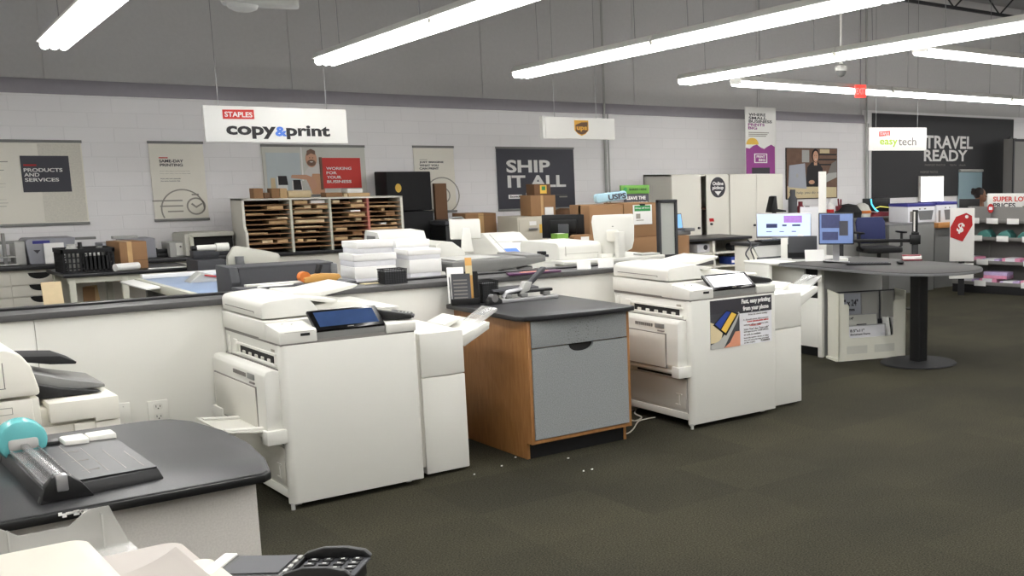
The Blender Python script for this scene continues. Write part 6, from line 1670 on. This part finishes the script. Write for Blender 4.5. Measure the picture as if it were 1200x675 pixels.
ic.prism([(c3[0]-.045, c3[1]+.02), (c3[0]-.03, c3[1]+.03), (c3[0], c3[1]+.0), (c3[0]+.05, c3[1]+.03), (c3[0]+.055, c3[1]+.018), (c3[0], c3[1]-.018)], 'y', f, f-.0015)
ic.box(c3[0]-.03, c3[0]+.03, f-.0015, f, c3[1]+r3+.02, c3[1]+r3+.034)
for dz_, xa in ((.05, .30), (.0, .24), (-.05, .18)): ic.box(c3[0]-r3-xa+.02, c3[0]-r3-.03, f-.0015, f, c3[1]+dz_, c3[1]+dz_+.012)
part('stopwatch_drawing', ic, 'ink_light', o)
# working for your business
o, w, h = poster('photo poster of a bearded man in an apron with a red block', (at(308, 200, y=PY).x, at(428, 200, y=PY).x, at(370, 229, y=PY).z, at(366, 171, y=PY).z))
ox, oz = o.location.x, o.location.z
pm = ['photo_pale', 'photo_blue', 'skin', 'photo_brown', 'shirt_white', 'apron', 'paper', 'photo_dark', 'kraft_pale']
pc_ = MB().flat([(-w, 0), (w, 0), (w, h), (-w, h)], f, 0)
X_ = lambda a: -w+a*2*w
pc_.flat([(X_(.03), .02), (X_(.35), .02), (X_(.35), h*.86), (X_(.03), h*.86)], f-.0015, 1)
pc_.flat([(X_(.36), h*.3), (X_(.375), h*.3), (X_(.375), h*.98), (X_(.36), h*.98)], f-.0015, 6)
pc_.flat([(X_(.46), 0), (X_(.58), 0), (X_(.60), h*.35), (X_(.565), h*.62), (X_(.50), h*.66), (X_(.43), h*.58), (X_(.38), h*.45), (X_(.40), h*.2)], f-.0025, 4)
pc_.flat([(X_(.45), 0), (X_(.57), 0), (X_(.58), h*.28), (X_(.53), h*.44), (X_(.46), h*.44), (X_(.43), h*.2)], f-.0035, 5)
pc_.flat([(X_(.25), h*.36), (X_(.40), h*.32), (X_(.42), h*.22), (X_(.44), h*.10), (X_(.50), h*.20), (X_(.47), h*.36), (X_(.40), h*.42), (X_(.26), h*.42)], f-.0045, 2)
pc_.flat(ell(X_(.458), h*.74, .055, .085, 24), f-.0055, 2)
pc_.flat(ell(X_(.458), h*.66, .042, .032, 20), f-.0065, 3)
pc_.flat([(X_(.415), h*.80), (X_(.42), h*.90), (X_(.46), h*.94), (X_(.50), h*.90), (X_(.50), h*.82), (X_(.46), h*.85)], f-.0065, 3)
pc_.flat([(X_(.44), h*.685), (X_(.475), h*.685), (X_(.466), h*.67), (X_(.45), h*.67)], f-.0075, 6)
for ax in (.443, .472): pc_.flat(ell(X_(ax), h*.76, .006, .004, 10), f-.0075, 7)
for xa, xb, za, zb2, k in ((.06, .11, .0, .36, 8), (.12, .22, .0, .38, 6), (.13, .22, .22, .40, 7), (.26, .36, .0, .30, 6), (.27, .35, .12, .32, 7)):
    pc_.flat([(X_(xa), h*za), (X_(xb), h*za), (X_(xb-.01), h*zb2), (X_(xa), h*zb2)], f-.003-.001*(k == 7), k)
pc_.flat([(X_(.03), 0), (X_(.45), 0), (X_(.45), h*.05), (X_(.03), h*.05)], f-.0055, 8)
part('photo', pc_, pm, o)
a, b = Q(376, 185), Q(423, 220)
rb = part('red_block', MB().box(a[0], b[0], f-.012, f, b[1], a[1]).box(a[0]-.025, a[0], f-.012, f, b[1]-.012, a[1]+.006, 0, 1), ['ink_red', 'photo_brown'], o)
tx = MB()
hb = a[1]-b[1]
for k, (t, frac) in enumerate((('WORKING', .66), ('FOR', .27), ('YOUR', .38), ('BUSINESS', .64))):
    z1 = b[1]+hb*(.70-.145*k); tx.text(t, a[0]+.035, a[0]+.035+(b[0]-a[0])*frac, z1-hb*.095, z1, f-.012, bold=.022)
part('lettering', tx, 'ink_white', rb)
# just imagine
o, w, h = poster('tall cream poster about printing, partly hidden behind the black cabinet', (at(485, 200, y=PY).x, at(532, 200, y=PY).x, at(510, 248, y=PY).z, at(505, 172, y=PY).z))
ox, oz = o.location.x, o.location.z
tx = MB()
for t, xa, xb, ya, yb in (('JUST IMAGINE', 491, 519, 189, 191.6), ('WHAT YOU', 491, 513, 192.6, 195.2), ('CAN PRINT', 491, 513.5, 196.2, 198.8)):
    p0, p1 = Q(xa, yb), Q(xb, ya); tx.text(t, p0[0], p1[0], p0[1], p1[1], f, bold=.03)
part('lettering', tx, 'ink_dark', o)
p0, p1 = Q(491, 187.4), Q(500, 186.8)
part('brand_line', MB().box(p0[0], p1[0], f-.001, f, p0[1], p1[1]), 'ink_light', o)
ic = MB(); c4 = Q(518, 229); ring(ic, c4[0], c4[1], .20, .20, .012, f); ring(ic, c4[0], c4[1], .09, .09, .012, f)
part('line_drawing', ic, 'ink_light', o)
# ship it all
o, w, h = poster('square charcoal poster reading ship it all behind the brown parcels', (at(582.5, 210, y=PY).x, at(672.5, 210, y=PY).x, at(628, 245, y=PY).z, at(626, 173.5, y=PY).z), mats='slate_board')
ox, oz = o.location.x, o.location.z
tx = MB()
for t, xa, xb, ya, yb in (('SHIP', 593, 643.5, 187.5, 202.5), ('IT ALL', 594.5, 662, 205, 220)):
    p0, p1 = Q(xa, yb), Q(xb, ya); tx.text(t, p0[0], p1[0], p0[1], p1[1], f, bold=.03)
part('lettering', tx, 'ink_white', o)
p0, p1 = Q(595.5, 233), Q(611, 228)
lg = part('partner_box', MB().box(p0[0], p1[0], f-.0015, f, p0[1], p1[1]), 'ink_white', o)
part('partner_name', MB().text('Scotch', p0[0]+.015, p1[0]-.015, p0[1]+.012, p1[1]-.01, f-.0015, bold=.03), 'ink_dark', lg)
p0, p1 = Q(616, 234), Q(622, 226)
part('small_shield', MB().flat([(p0[0], p1[1]), (p0[0], p0[1]+.03), ((p0[0]+p1[0])/2, p0[1]), (p1[0], p0[1]+.03), (p1[0], p1[1])], f), 'ink_white', o)
p0, p1 = Q(648, 231.5), Q(664, 227)
part('partner_name', MB().text('partner', p0[0], p1[0], p0[1]+.02, p1[1], f, bold=.01) if False else MB().box(p0[0], p1[0], f-.001, f, p0[1]+.03, p1[1]-.01).box(p0[0]+.08, p1[0], f-.001, f, p0[1], p0[1]+.015), 'ink_light', o)
# travel ready mural
o, w, h = poster('huge charcoal mural board reading travel ready at the right of the back wall', (at(1021.5, 180, y=PY).x, at(1186.5, 180, y=PY).x, at(1100, 230, y=PY).z, at(1100, 136, y=PY).z), mats='travel_board', rails=False, name='wall_mural', cat='mural')
ox, oz = o.location.x, o.location.z
tx = MB()
for t, xa, xb, ya, yb in (('TRAVEL', 1083, 1139.5, 160, 174), ('READY', 1082, 1133, 176, 189)):
    p0, p1 = Q(xa, yb), Q(xb, ya); tx.text(t, p0[0], p1[0], p0[1], p1[1], f, bold=.025)
part('lettering', tx, 'ink_white', o)
tx = MB()
for t, xa, xb in (('PASSPORT PHOTOS', 1083, 1107), ('TSA Pre', 1112, 1120), ('check', 1123, 1131)):
    p0, p1 = Q(xa, 194.5), Q(xb, 192.3); tx.text(t, p0[0], p1[0], p0[1], p1[1], f, bold=.01)
part('small_lettering', tx, 'ink_grey', o)
x0, x1, z0, z1 = span(1078.5, 207.5, 1104, 242, PY-.05)
o = thing('light_box', 'glowing white light box panel on the charcoal mural', 'light box', ((x0+x1)/2, PY-.02, z0))
w, h = (x1-x0)/2, z1-z0
part('frame', MB().box(-w-.02, w+.02, -.05, 0, -.02, h+.02, .004), 'white_metal', o)
part('glow_panel', MB().box(-w, w, -.054, -.049, 0, h), 'window_glow', o)
part('title_strip', MB().text('PASSPORT PHOTOS', -w*.9, w*.7, h+.06, h+.10, -.002, bold=.02), 'ink_grey', o)
x0, x1, z0, z1 = span(1123.5, 200, 1150.5, 246, PY-.03)
o = thing('photo_backdrop', 'pale blue photo backdrop panel on the mural behind the person', 'panel', ((x0+x1)/2, PY-.014, 0))
w, h = (x1-x0)/2, z1
part('panel', MB().box(-w, w, -.02, 0, 0, h, .002), 'pale_blue_board', o)
part('roller_tube', MB().cyl((-w, -.025, h), (w, -.025, h), .025, n=12), 'light_grey', o)
# dark fixture at the right edge
x0, x1, z0, z1 = span(1187, 163, 1215, 232, 10.9)
o = thing('display_tower', 'tall dark grey display tower cut by the right edge of the picture', 'display', ((x0+x1)/2, 10.9, 0))
w = (x1-x0)/2
part('tower', MB().box(-w, w, 0, .2, 0, z1, .004), 'gondola_grey', o)
part('frame', MB().box(-w-.02, -w+.02, -.02, .0, .0, z1, .003).box(-w, w, -.02, 0, z1-.04, z1, .003), 'steel_grey', o)
x = at(1172, 200, y=PY-.05).x
o = thing('camera_mast', 'slim black stand with a clamp in front of the charcoal mural', 'stand', (x, PY-.25, 0))
part('mast', MB().cyl((0, 0, 0), (0, 0, at(1172, 160, y=PY-.25).z), .022, n=10), 'black', o)
part('cross_arm', MB().box(-.05, .16, -.02, .02, at(1172, 163, y=PY-.25).z-.02, at(1172, 163, y=PY-.25).z+.02, .004), 'black', o)
part('foot', MB().lathe([(0, 0), (.12, 0), (.12, .02), (0, .03)], n=24), 'black', o)
# woman with laptop picture
o, w, h = poster('framed picture of a smiling woman behind a silver laptop right of the cabinets', (at(920.5, 200, y=PY).x, at(980.5, 200, y=PY).x, at(950, 233, y=PY).z, at(950, 173.5, y=PY).z), rails=False, mats='photo_dark')
pm = ['photo_brown', 'photo_dark', 'skin', 'hair', 'photo_silver', 'photo_cream', 'ink_grey', 'shirt_white', 'light_grey']
X_ = lambda a: -w+a*2*w
Zh = lambda a: h*a
pc_ = MB().flat([(-w+.01, .01), (w-.01, .01), (w-.01, h-.01), (-w+.01, h-.01)], f, 0)
for a in (.66, .76, .86): pc_.flat([(X_(.55), Zh(a)), (X_(.98), Zh(a)), (X_(.98), Zh(a+.03)), (X_(.55), Zh(a+.03))], f-.001, 1)
pc_.flat([(X_(.65), Zh(.90)), (X_(.84), Zh(.90)), (X_(.84), Zh(.98)), (X_(.65), Zh(.98))], f-.0015, 5)
pc_.flat([(X_(.30), Zh(.72)), (X_(.44), Zh(.72)), (X_(.44), Zh(.96)), (X_(.30), Zh(.96))], f-.0015, 8)
pc_.flat([(X_(.02), Zh(.02)), (X_(.98), Zh(.02)), (X_(.98), Zh(.22)), (X_(.02), Zh(.26))], f-.002, 5)
pc_.flat([(X_(.36), Zh(.24)), (X_(.72), Zh(.24)), (X_(.70), Zh(.60)), (X_(.62), Zh(.72)), (X_(.48), Zh(.72)), (X_(.40), Zh(.62))], f-.003, 1)
pc_.flat([(X_(.53), Zh(.66)), (X_(.59), Zh(.66)), (X_(.59), Zh(.78)), (X_(.53), Zh(.78))], f-.004, 2)
pc_.flat(ell(X_(.56), Zh(.85), .075, .098, 24), f-.005, 3)
pc_.flat(ell(X_(.562), Zh(.835), .055, .080, 24), f-.006, 2)
for ax in (.54, .58): pc_.flat(ell(X_(ax), Zh(.855), .007, .005, 8), f-.007, 3)
pc_.flat([(X_(.543), Zh(.79)), (X_(.58), Zh(.79)), (X_(.572), Zh(.775)), (X_(.551), Zh(.775))], f-.007, 7)
pc_.flat([(X_(.03), Zh(.24)), (X_(.38), Zh(.20)), (X_(.35), Zh(.70)), (X_(.05), Zh(.66))], f-.008, 4)
pc_.flat(ell(X_(.20), Zh(.46), .022, .03, 14), f-.009, 8)
pc_.flat([(X_(.80), Zh(.50)), (X_(.98), Zh(.50)), (X_(.98), Zh(.76)), (X_(.88), Zh(.70))], f-.006, 6)
pc_.flat([(X_(.60), Zh(.24)), (X_(.98), Zh(.42)), (X_(.98), Zh(.52)), (X_(.80), Zh(.50))], f-.007, 8)
pc_.flat(ell(X_(.48), Zh(.33), .06, .03, 14), f-.008, 2)
part('photo', pc_, pm, o)
part('caption', MB().text('We help you do more', -w*.9, w*.5, Zh(.09), Zh(.15), f-.003, bold=.01), 'ink_grey', o)

# ------------------------------------------------------------------ hanging signs
def hang(o, xs, h, zfloor):
    for x in xs: part('hanger', MB().cyl((x, 0, h), (x, 0, ZC-zfloor), .003, n=5), 'wire', o)
# copy & print
SYc = 9.9
a = [at(px, py, y=SYc) for px, py in ((236.5, 124), (404, 128), (407, 167.5), (241, 167))]
x0 = (a[0].x+a[3].x)/2; x1 = (a[1].x+a[2].x)/2; z1 = (a[0].z+a[1].z)/2; z0 = (a[2].z+a[3].z)/2
o = thing('hanging_sign', 'white hanging sign reading copy and print above the wall posters', 'sign', ((x0+x1)/2, SYc, z0))
w, h = (x1-x0)/2, z1-z0
part('board', MB().box(-w, w, -.02, .02, 0, h, .004), 'sign_white', o)
X_ = lambda px: x0+(x1-x0)*(px-239)/(405.5-239)-(x0+x1)/2
Z_ = lambda py: h*(1-(py-125.8)/(167.3-125.8))
lg = part('red_logo', MB().prism([(X_(259.5), Z_(130.2)), (X_(294.5), Z_(129.4)), (X_(294.5), Z_(140.2)), (X_(259.5), Z_(140.8))], 'y', -.021, -.025), 'ink_red', o)
part('logo_lettering', MB().text('STAPLES', X_(261.5), X_(292.5), Z_(138.4), Z_(132.4), -.025, bold=.02), 'ink_white', lg)
tx = MB().text('copy', X_(262), X_(318.5), Z_(163.2), Z_(148.5), -.021, bold=.036).text('print', X_(330.5), X_(383.5), Z_(163.2), Z_(146.3), -.021, bold=.036)
part('lettering', tx, 'ink_black', o)
part('ampersand', MB().text('&', X_(317.5), X_(331.5), Z_(159.8), Z_(148.3), -.021, bold=.04), 'ink_blue', o)
hang(o, (-w+.12, w-.16), h, z0)
# shield sign
SYu = 10.2
a = [at(px, py, y=SYu) for px, py in ((638, 137.5), (719, 138.6), (719.5, 163.6), (638.8, 162.8))]
x0 = (a[0].x+a[3].x)/2; x1 = (a[1].x+a[2].x)/2; z1 = (a[0].z+a[1].z)/2; z0 = (a[2].z+a[3].z)/2
o = thing('hanging_sign', 'white hanging sign with a brown and gold shield above the parcels', 'sign', ((x0+x1)/2, SYu, z0))
w, h = (x1-x0)/2, z1-z0
part('board', MB().box(-w, w, -.02, .02, 0, h, .004).box(-w-.03, -w, -.01, .05, .0, h+.005), 'sign_white', o)
X_ = lambda px: x0+(x1-x0)*(px-638.4)/(719.3-638.4)-(x0+x1)/2
Z_ = lambda py: h*(1-(py-138)/(163.2-138))
def shield(xa, xb, za, zb2, n=8):
    xm = (xa+xb)/2; out = [(xa, zb2)]
    out += [(xa, za+(zb2-za)*.36)]
    out += [(xa+(xm-xa)*.45, za+(zb2-za)*.12), (xm, za), (xb-(xb-xm)*.45, za+(zb2-za)*.12), (xb, za+(zb2-za)*.36), (xb, zb2)]
    return out
ga, gb, gc, gd = X_(671), X_(687.3), Z_(159.2), Z_(141)
s = part('shield', MB().prism(shield(ga, gb, gc, gd), 'y', -.021, -.024), 'shield_gold', o)
e = .012
part('shield_field', MB().prism(shield(ga+e, gb-e, gc+e, gd-.05), 'y', -.024, -.0255), 'shield_brown', s)
part('crest_swoosh', MB().prism([(ga+.01, gd-.055), (ga+.01, gd-.05), ((ga+gb)/2, gd-.022), (gb-.01, gd-.018), (gb-.01, gd-.05)], 'y', -.0245, -.026), 'shield_brown', s)
part('lettering', MB().text('ups', ga+e+.012, gb-e-.008, gc+.045, gd-.065, -.0255, bold=.03), 'shield_gold', s)
hang(o, (-w+.12, w-.22), h, z0)
# easytech
SYe = 9.55
q0, q1 = at(1017, 163, y=SYe), at(1084.5, 164, y=SYe)
k3 = ((q0+q1)/2-EYE).dot(FF)/FPX
mid = (q0+q1)/2
z0, z1 = at(1050, 176.5, y=SYe).z, at(1050, 149.6, y=SYe).z
o = thing('hanging_sign', 'white hanging sign with lime and grey lettering in front of the charcoal mural', 'sign', (mid.x, SYe, z0), math.radians(-30))
w, h = 35.5*k3, z1-z0
part('board', MB().box(-w, w, -.02, .02, 0, h, .004), 'sign_white', o)
X_ = lambda px: -w+(px-1016)/(1085-1016)*2*w
Z_ = lambda py: h*(1-(py-149.6)/(176.5-149.6))
lg = part('red_logo', MB().prism([(X_(1028), Z_(154.4)), (X_(1041), Z_(153.4)), (X_(1041), Z_(158.8)), (X_(1028), Z_(160))], 'y', -.021, -.025), 'ink_red', o)
part('logo_lettering', MB().text('STAPLES', X_(1029), X_(1040), Z_(158.6), Z_(155), -.025, bold=.01), 'ink_white', lg)
part('lettering', MB().text('easy', X_(1029), X_(1050), Z_(172.2), Z_(163.6), -.021, bold=.015), 'ink_lime', o, 'lime green lettering')
part('lettering', MB().text('tech', X_(1051), X_(1072.5), Z_(170.4), Z_(161), -.021, bold=.01), 'ink_grey', o)
hang(o, (-w+.1, w-.12), h, z0)
# purple banner
SB = 11.05
a = [at(px, py, y=SB) for px, py in ((873.5, 126), (908, 125.5), (906.5, 204), (873.5, 204))]
x0 = (a[0].x+a[3].x)/2; x1 = (a[1].x+a[2].x)/2; z1 = (a[0].z+a[1].z)/2; z0 = 1.45
o = thing('hanging_banner', 'tall white and purple hanging banner about small business above the cabinets', 'banner', ((x0+x1)/2, SB, z0))
w, h = (x1-x0)/2, z1-z0
part('board', MB().box(-w, w, -.008, .008, 0, h, .002).box(w, w+.03, -.004, .02, 0, h), 'sign_white', o)
zz = lambda py: at(890, py, y=SB).z-z0
wave = [(-w, 0), (w, 0), (w, zz(170))]
for i in range(9): wave.append((w-2*w*i/8, zz(172)+.03*math.sin(i*1.5)))
part('purple_field', MB().prism(wave, 'y', -.008, -.011), 'banner_purple', o)
part('yellow_sun', MB().prism(ell(-w*.55, zz(169.5), w*.42, w*.34, 20, 0, PI), 'y', -.008, -.010), 'banner_yellow', o)
tx = MB()
for k, (t, fr) in enumerate((('WHERE', .58), ('SMALL', .62), ('BUSINESS', .80))):
    zt2 = zz(133+k*3.9); tx.text(t, -w*.78, -w*.78+2*w*fr, zt2-.037, zt2, -.008, bold=.022)
part('lettering', tx, 'ink_dark', o)
tx = MB()
for k, (t, fr) in enumerate((('PRINTS', .56), ('BIG', .30))):
    zt2 = zz(144.7+k*3.9); tx.text(t, -w*.82, -w*.82+2*w*fr, zt2-.037, zt2, -.008, bold=.022)
part('lettering', tx, 'banner_purple', o, 'purple lettering')
tx = MB()
for k in range(3): tx.box(-w*.8, w*(.6-.1*k), -.009, -.008, zz(155+2*k)-.012, zz(155+2*k))
part('small_print', tx, 'ink_light', o)
bx = part('white_box', MB().box(-w*.45, w*.45, -.013, -.011, zz(191), zz(180)), 'ink_white', o)
part('box_field', MB().box(-w*.38, w*.38, -.0145, -.013, zz(190), zz(181)), 'banner_purple', bx)
part('box_lettering', MB().text('PRINT', -w*.3, w*.3, zz(185), zz(182.2), -.0145, bold=.02).text('BIG', -w*.15, w*.3, zz(189), zz(186), -.0145, bold=.02), 'ink_white', bx)
part('dark_strip', MB().box(-w*.62, w*.62, -.013, -.011, 0, zz(196.5)), 'ink_dark', o)
hang(o, (0,), h, z0)
# exit sign, dome camera, ceiling device
x0, x1, z0, z1 = span(1001.5, 99.5, 1015, 114.5, 8.8)
o = thing('exit_sign', 'small red glowing exit sign under the far strip lights', 'exit sign', ((x0+x1)/2, 8.8, z0), math.radians(-38))
k4 = ((Vector(((x0+x1)/2, 8.8, z0))-EYE).dot(FF))/FPX
w, h = 6.5*k4, z1-z0
part('housing', MB().box(-w, w, -.03, .03, 0, h, .006), 'exit_red', o)
part('lettering', MB().text('EXIT', -w*.8, w*.8, h*.25, h*.75, -.03, bold=.02), 'ink_white', o)
part('hanger', MB().cyl((0, 0, h), (0, 0, ZC-z0), .006, n=6), 'wire', o)
p = at(985.5, 79, y=7.6); k5 = (p-EYE).dot(FF)/FPX
o = thing('dome_camera', 'white dome security camera on a thin pole below the strip lights', 'camera', tuple(p))
part('housing', MB().lathe([(0, 7*k5), (2.2*k5, 7*k5), (2.6*k5, 4*k5), (6.6*k5, 2*k5), (7.4*k5, -1*k5), (7*k5, -4*k5), (0, -4*k5)], n=28), 'white_metal', o)
part('dome', MB().lathe([(6.2*k5, -4*k5), (5.6*k5, -7.5*k5), (3.6*k5, -10*k5), (0, -11.2*k5)], n=28), 'plastic_grey', o)
part('pole', MB().cyl((0, 0, 7*k5), (0, 0, ZC-p.z), .012, n=8), 'white_metal', o)
p = at(302, 6, y=8.6); k6 = (p-EYE).dot(FF)/FPX
o = thing('ceiling_speaker', 'pale round-bellied device hanging at the top edge between the strip lights', 'speaker', tuple(p), math.radians(-20))
part('body', MB().prism(rr(-38*k6, 44*k6, -.12, .12, .06), 'z', -1*k6, 10*k6, .012), 'light_grey', o)
part('belly', MB().lathe([(17*k6, -1*k6), (15*k6, -5*k6), (9*k6, -8*k6), (0, -9*k6)], n=28), 'light_grey', o, loc=(-16*k6, 0, 0))
for x in (-25*k6, 30*k6): part('hanger', MB().cyl((x, 0, 9*k6), (x, 0, ZC-p.z), .005, n=6), 'wire', o)

# ------------------------------------------------------------------ person behind the counters
PYY2 = 10.8
hp = at(1149, 229, y=PYY2)
k7 = (hp-EYE).dot(FF)/FPX
o = thing('person', 'person in dark clothes with hair in a bun, turned right behind the black monitor', 'person', (hp.x, PYY2, 0), math.radians(-44))
HZ = hp.z             # centre of the head; seated figure
def skin_body(name, verts, edges, radii, m, parent, label=None, sub=2):
    me = bpy.data.meshes.new(name); me.from_pydata(verts, edges, [])
    ob = bpy.data.objects.new(name, me); COL.objects.link(ob); ob.parent = parent
    ob.modifiers.new('skin', 'SKIN')
    for i, r in enumerate(radii):
        d = me.skin_vertices[0].data[i]; d.radius = (r, r) if not hasattr(r, '__len__') else r; d.use_root = (i == 0)
    s = ob.modifiers.new('sub', 'SUBSURF'); s.levels = sub; s.render_levels = sub
    me.materials.append(MATS[m])
    dg = bpy.context.evaluated_depsgraph_get(); dg.update()
    m2 = bpy.data.meshes.new_from_object(ob.evaluated_get(dg)); m2.name = name
    ob.modifiers.clear(); ob.data = m2; bpy.data.meshes.remove(me)
    if not m2.materials: m2.materials.append(MATS[m])
    m2.shade_smooth()
    if label: ob['label'] = label
    return ob
# local +x is the picture's right (the way the face looks), -y faces the camera
sh = HZ-.24; hipz = sh-.46
V = [(0, 0, hipz), (0, 0, hipz+.22), (0, 0, sh-.04), (.01, 0, sh+.07), (.015, 0, HZ-.08),
     (0, -.17, sh-.02), (.08, -.22, sh-.28), (.30, -.14, sh-.30),
     (0, .17, sh-.02), (.08, .22, sh-.28), (.30, .14, sh-.30),
     (.05, -.10, hipz-.03), (.46, -.11, hipz-.02), (.44, -.11, .10), (.54, -.11, .05),
     (.05, .10, hipz-.03), (.46, .11, hipz-.02), (.44, .11, .10), (.54, .11, .05)]
E = [(0, 1), (1, 2), (2, 3), (3, 4), (2, 5), (5, 6), (6, 7), (2, 8), (8, 9), (9, 10), (0, 11), (11, 12), (12, 13), (13, 14), (0, 15), (15, 16), (16, 17), (17, 18)]
Rd = [.13, .12, .12, .052, .05, .07, .048, .036, .07, .048, .036, .085, .065, .05, .04, .085, .065, .05, .04]
body = skin_body('body', V, E, Rd, 'skin_dark', o)
# face as part of the body: head with brow, nose, mouth, chin
hd = MB().ball((.0, 0, HZ), (.092, .072, .115), 24)
hd.ball((.045, 0, HZ-.055), (.055, .050, .055), 18)
hd._hull([(.082, -.016, HZ-.035), (.082, .016, HZ-.035), (.108, .010, HZ-.030), (.108, -.010, HZ-.030)], [(.086, -.007, HZ+.015), (.086, .007, HZ+.015), (.090, .006, HZ+.012), (.090, -.006, HZ+.012)], 0, .003)
part('head', hd, 'skin_dark', o)
part('eye', MB().ball((.080, -.030, HZ+.012), (.010, .012, .008), 10).ball((.080, .030, HZ+.012), (.010, .012, .008), 10), 'ink_white', o)
part('mouth', MB().ball((.090, 0, HZ-.062), (.010, .024, .006), 10), 'maroon', o)
for s in (-1, 1): part('ear', MB().ball((-.005, s*.072, HZ-.01), (.020, .010, .030), 10), 'skin_dark', o)
hr = MB().ball((-.022, 0, HZ+.030), (.092, .082, .100), 22).ball((-.095, 0, HZ+.055), (.055, .055, .055), 16)
for i in range(26):
    a = random.uniform(0, 2*PI); r = random.uniform(.02, .05)
    c_ = Vector((-.100+r*math.cos(a), random.uniform(-.04, .04), HZ+.065+r*math.sin(a)))
    hr.ball(c_, random.uniform(.016, .026), 8)
part('hair', hr, 'hair', o, 'dark hair tied in a loose bun')
Vs = [(0, 0, hipz-.02), (0, 0, hipz+.22), (0, 0, sh-.03), (.0, 0, sh+.03), (0, -.17, sh-.015), (.075, -.22, sh-.27), (.20, -.17, sh-.292), (0, .17, sh-.015), (.075, .22, sh-.27), (.20, .17, sh-.292)]
skin_body('shirt', Vs, [(0, 1), (1, 2), (2, 3), (2, 4), (4, 5), (5, 6), (2, 7), (7, 8), (8, 9)], [.15, .138, .138, .075, .086, .064, .052, .086, .064, .052], 'black_matte', o, 'dark top')
Vp = [(0, 0, hipz), (.05, -.10, hipz-.03), (.46, -.11, hipz-.02), (.44, -.11, .12), (.05, .10, hipz-.03), (.46, .11, hipz-.02), (.44, .11, .12)]
skin_body('trousers', Vp, [(0, 1), (1, 2), (2, 3), (0, 4), (4, 5), (5, 6)], [.145, .098, .078, .062, .098, .078, .062], 'dark_grey', o)
# five-fingered hands on the lap desk
for s in (-1, 1):
    W0 = Vector((.30, s*.14, sh-.30))
    hv = [(W0.x, W0.y, W0.z), (W0.x+.045, W0.y, W0.z-.004), (W0.x+.085, W0.y, W0.z-.008)]; he = [(0, 1), (1, 2)]; hr_ = [.026, .030, .026]
    for k, (dy, ln) in enumerate(((-.030, .062), (-.010, .074), (.010, .070), (.028, .054))):
        b0 = len(hv); hv += [(W0.x+.088, W0.y+dy, W0.z-.006), (W0.x+.088+ln*.5, W0.y+dy*1.15, W0.z-.010), (W0.x+.088+ln, W0.y+dy*1.2, W0.z-.028)]
        he += [(2, b0), (b0, b0+1), (b0+1, b0+2)]; hr_ += [.010, .009, .008]
    b0 = len(hv); hv += [(W0.x+.05, W0.y-s*.034, W0.z-.006), (W0.x+.085, W0.y-s*.055, W0.z-.016)]
    he += [(1, b0), (b0, b0+1)]; hr_ += [.011, .009]
    skin_body('hand', hv, he, hr_, 'skin_dark', o, sub=1)
for s in (-1, 1): part('shoe', MB().prism(rr(.40, .64, s*.11-.045, s*.11+.045, .03), 'z', 0, .09, .015), 'black', o)
# stool
o2 = thing('stool', 'black swivel stool carrying the seated person behind the counters', 'stool', (hp.x, PYY2, 0), math.radians(-44))
sz = hipz-.145
part('seat', MB().lathe([(0, sz-.07), (.19, sz-.07), (.20, sz-.04), (.19, sz), (0, sz+.0)], n=28), 'black_matte', o2)
part('column', MB().cyl((0, 0, .03), (0, 0, sz-.07), .03, n=14), 'steel_grey', o2)
part('base', MB().lathe([(0, 0), (.24, 0), (.24, .02), (.04, .04), (0, .04)], n=28), 'steel_grey', o2)
# black monitor in front of the person
x0, x1, z0, z1 = span(1124, 233, 1147, 245, 9.95)
q = at(1136, 240, y=9.95); k8 = (q-EYE).dot(FF)/FPX
m = monitor('black monitor seen from behind beside the person', (q.x, 9.95), math.radians(-44), 24*k8, 17*k8, q.z-.02, gz-.018, 'black', None)
# ------------------------------------------------------------------ world and view
w_ = bpy.data.worlds.new('world'); sc.world = w_; w_.use_nodes = True
w_.node_tree.nodes['Background'].inputs[0].default_value = (.5, .5, .5, 1)
w_.node_tree.nodes['Background'].inputs[1].default_value = .05
vs = sc.view_settings
vs.view_transform = 'Standard'; vs.look = 'None'; vs.gamma = 1; vs.exposure = .62; vs.use_curve_mapping = False
sc.cycles.use_denoising = True
sc.cycles.max_bounces = 8; sc.cycles.diffuse_bounces = 5
sc.cycles.sample_clamp_indirect = 6
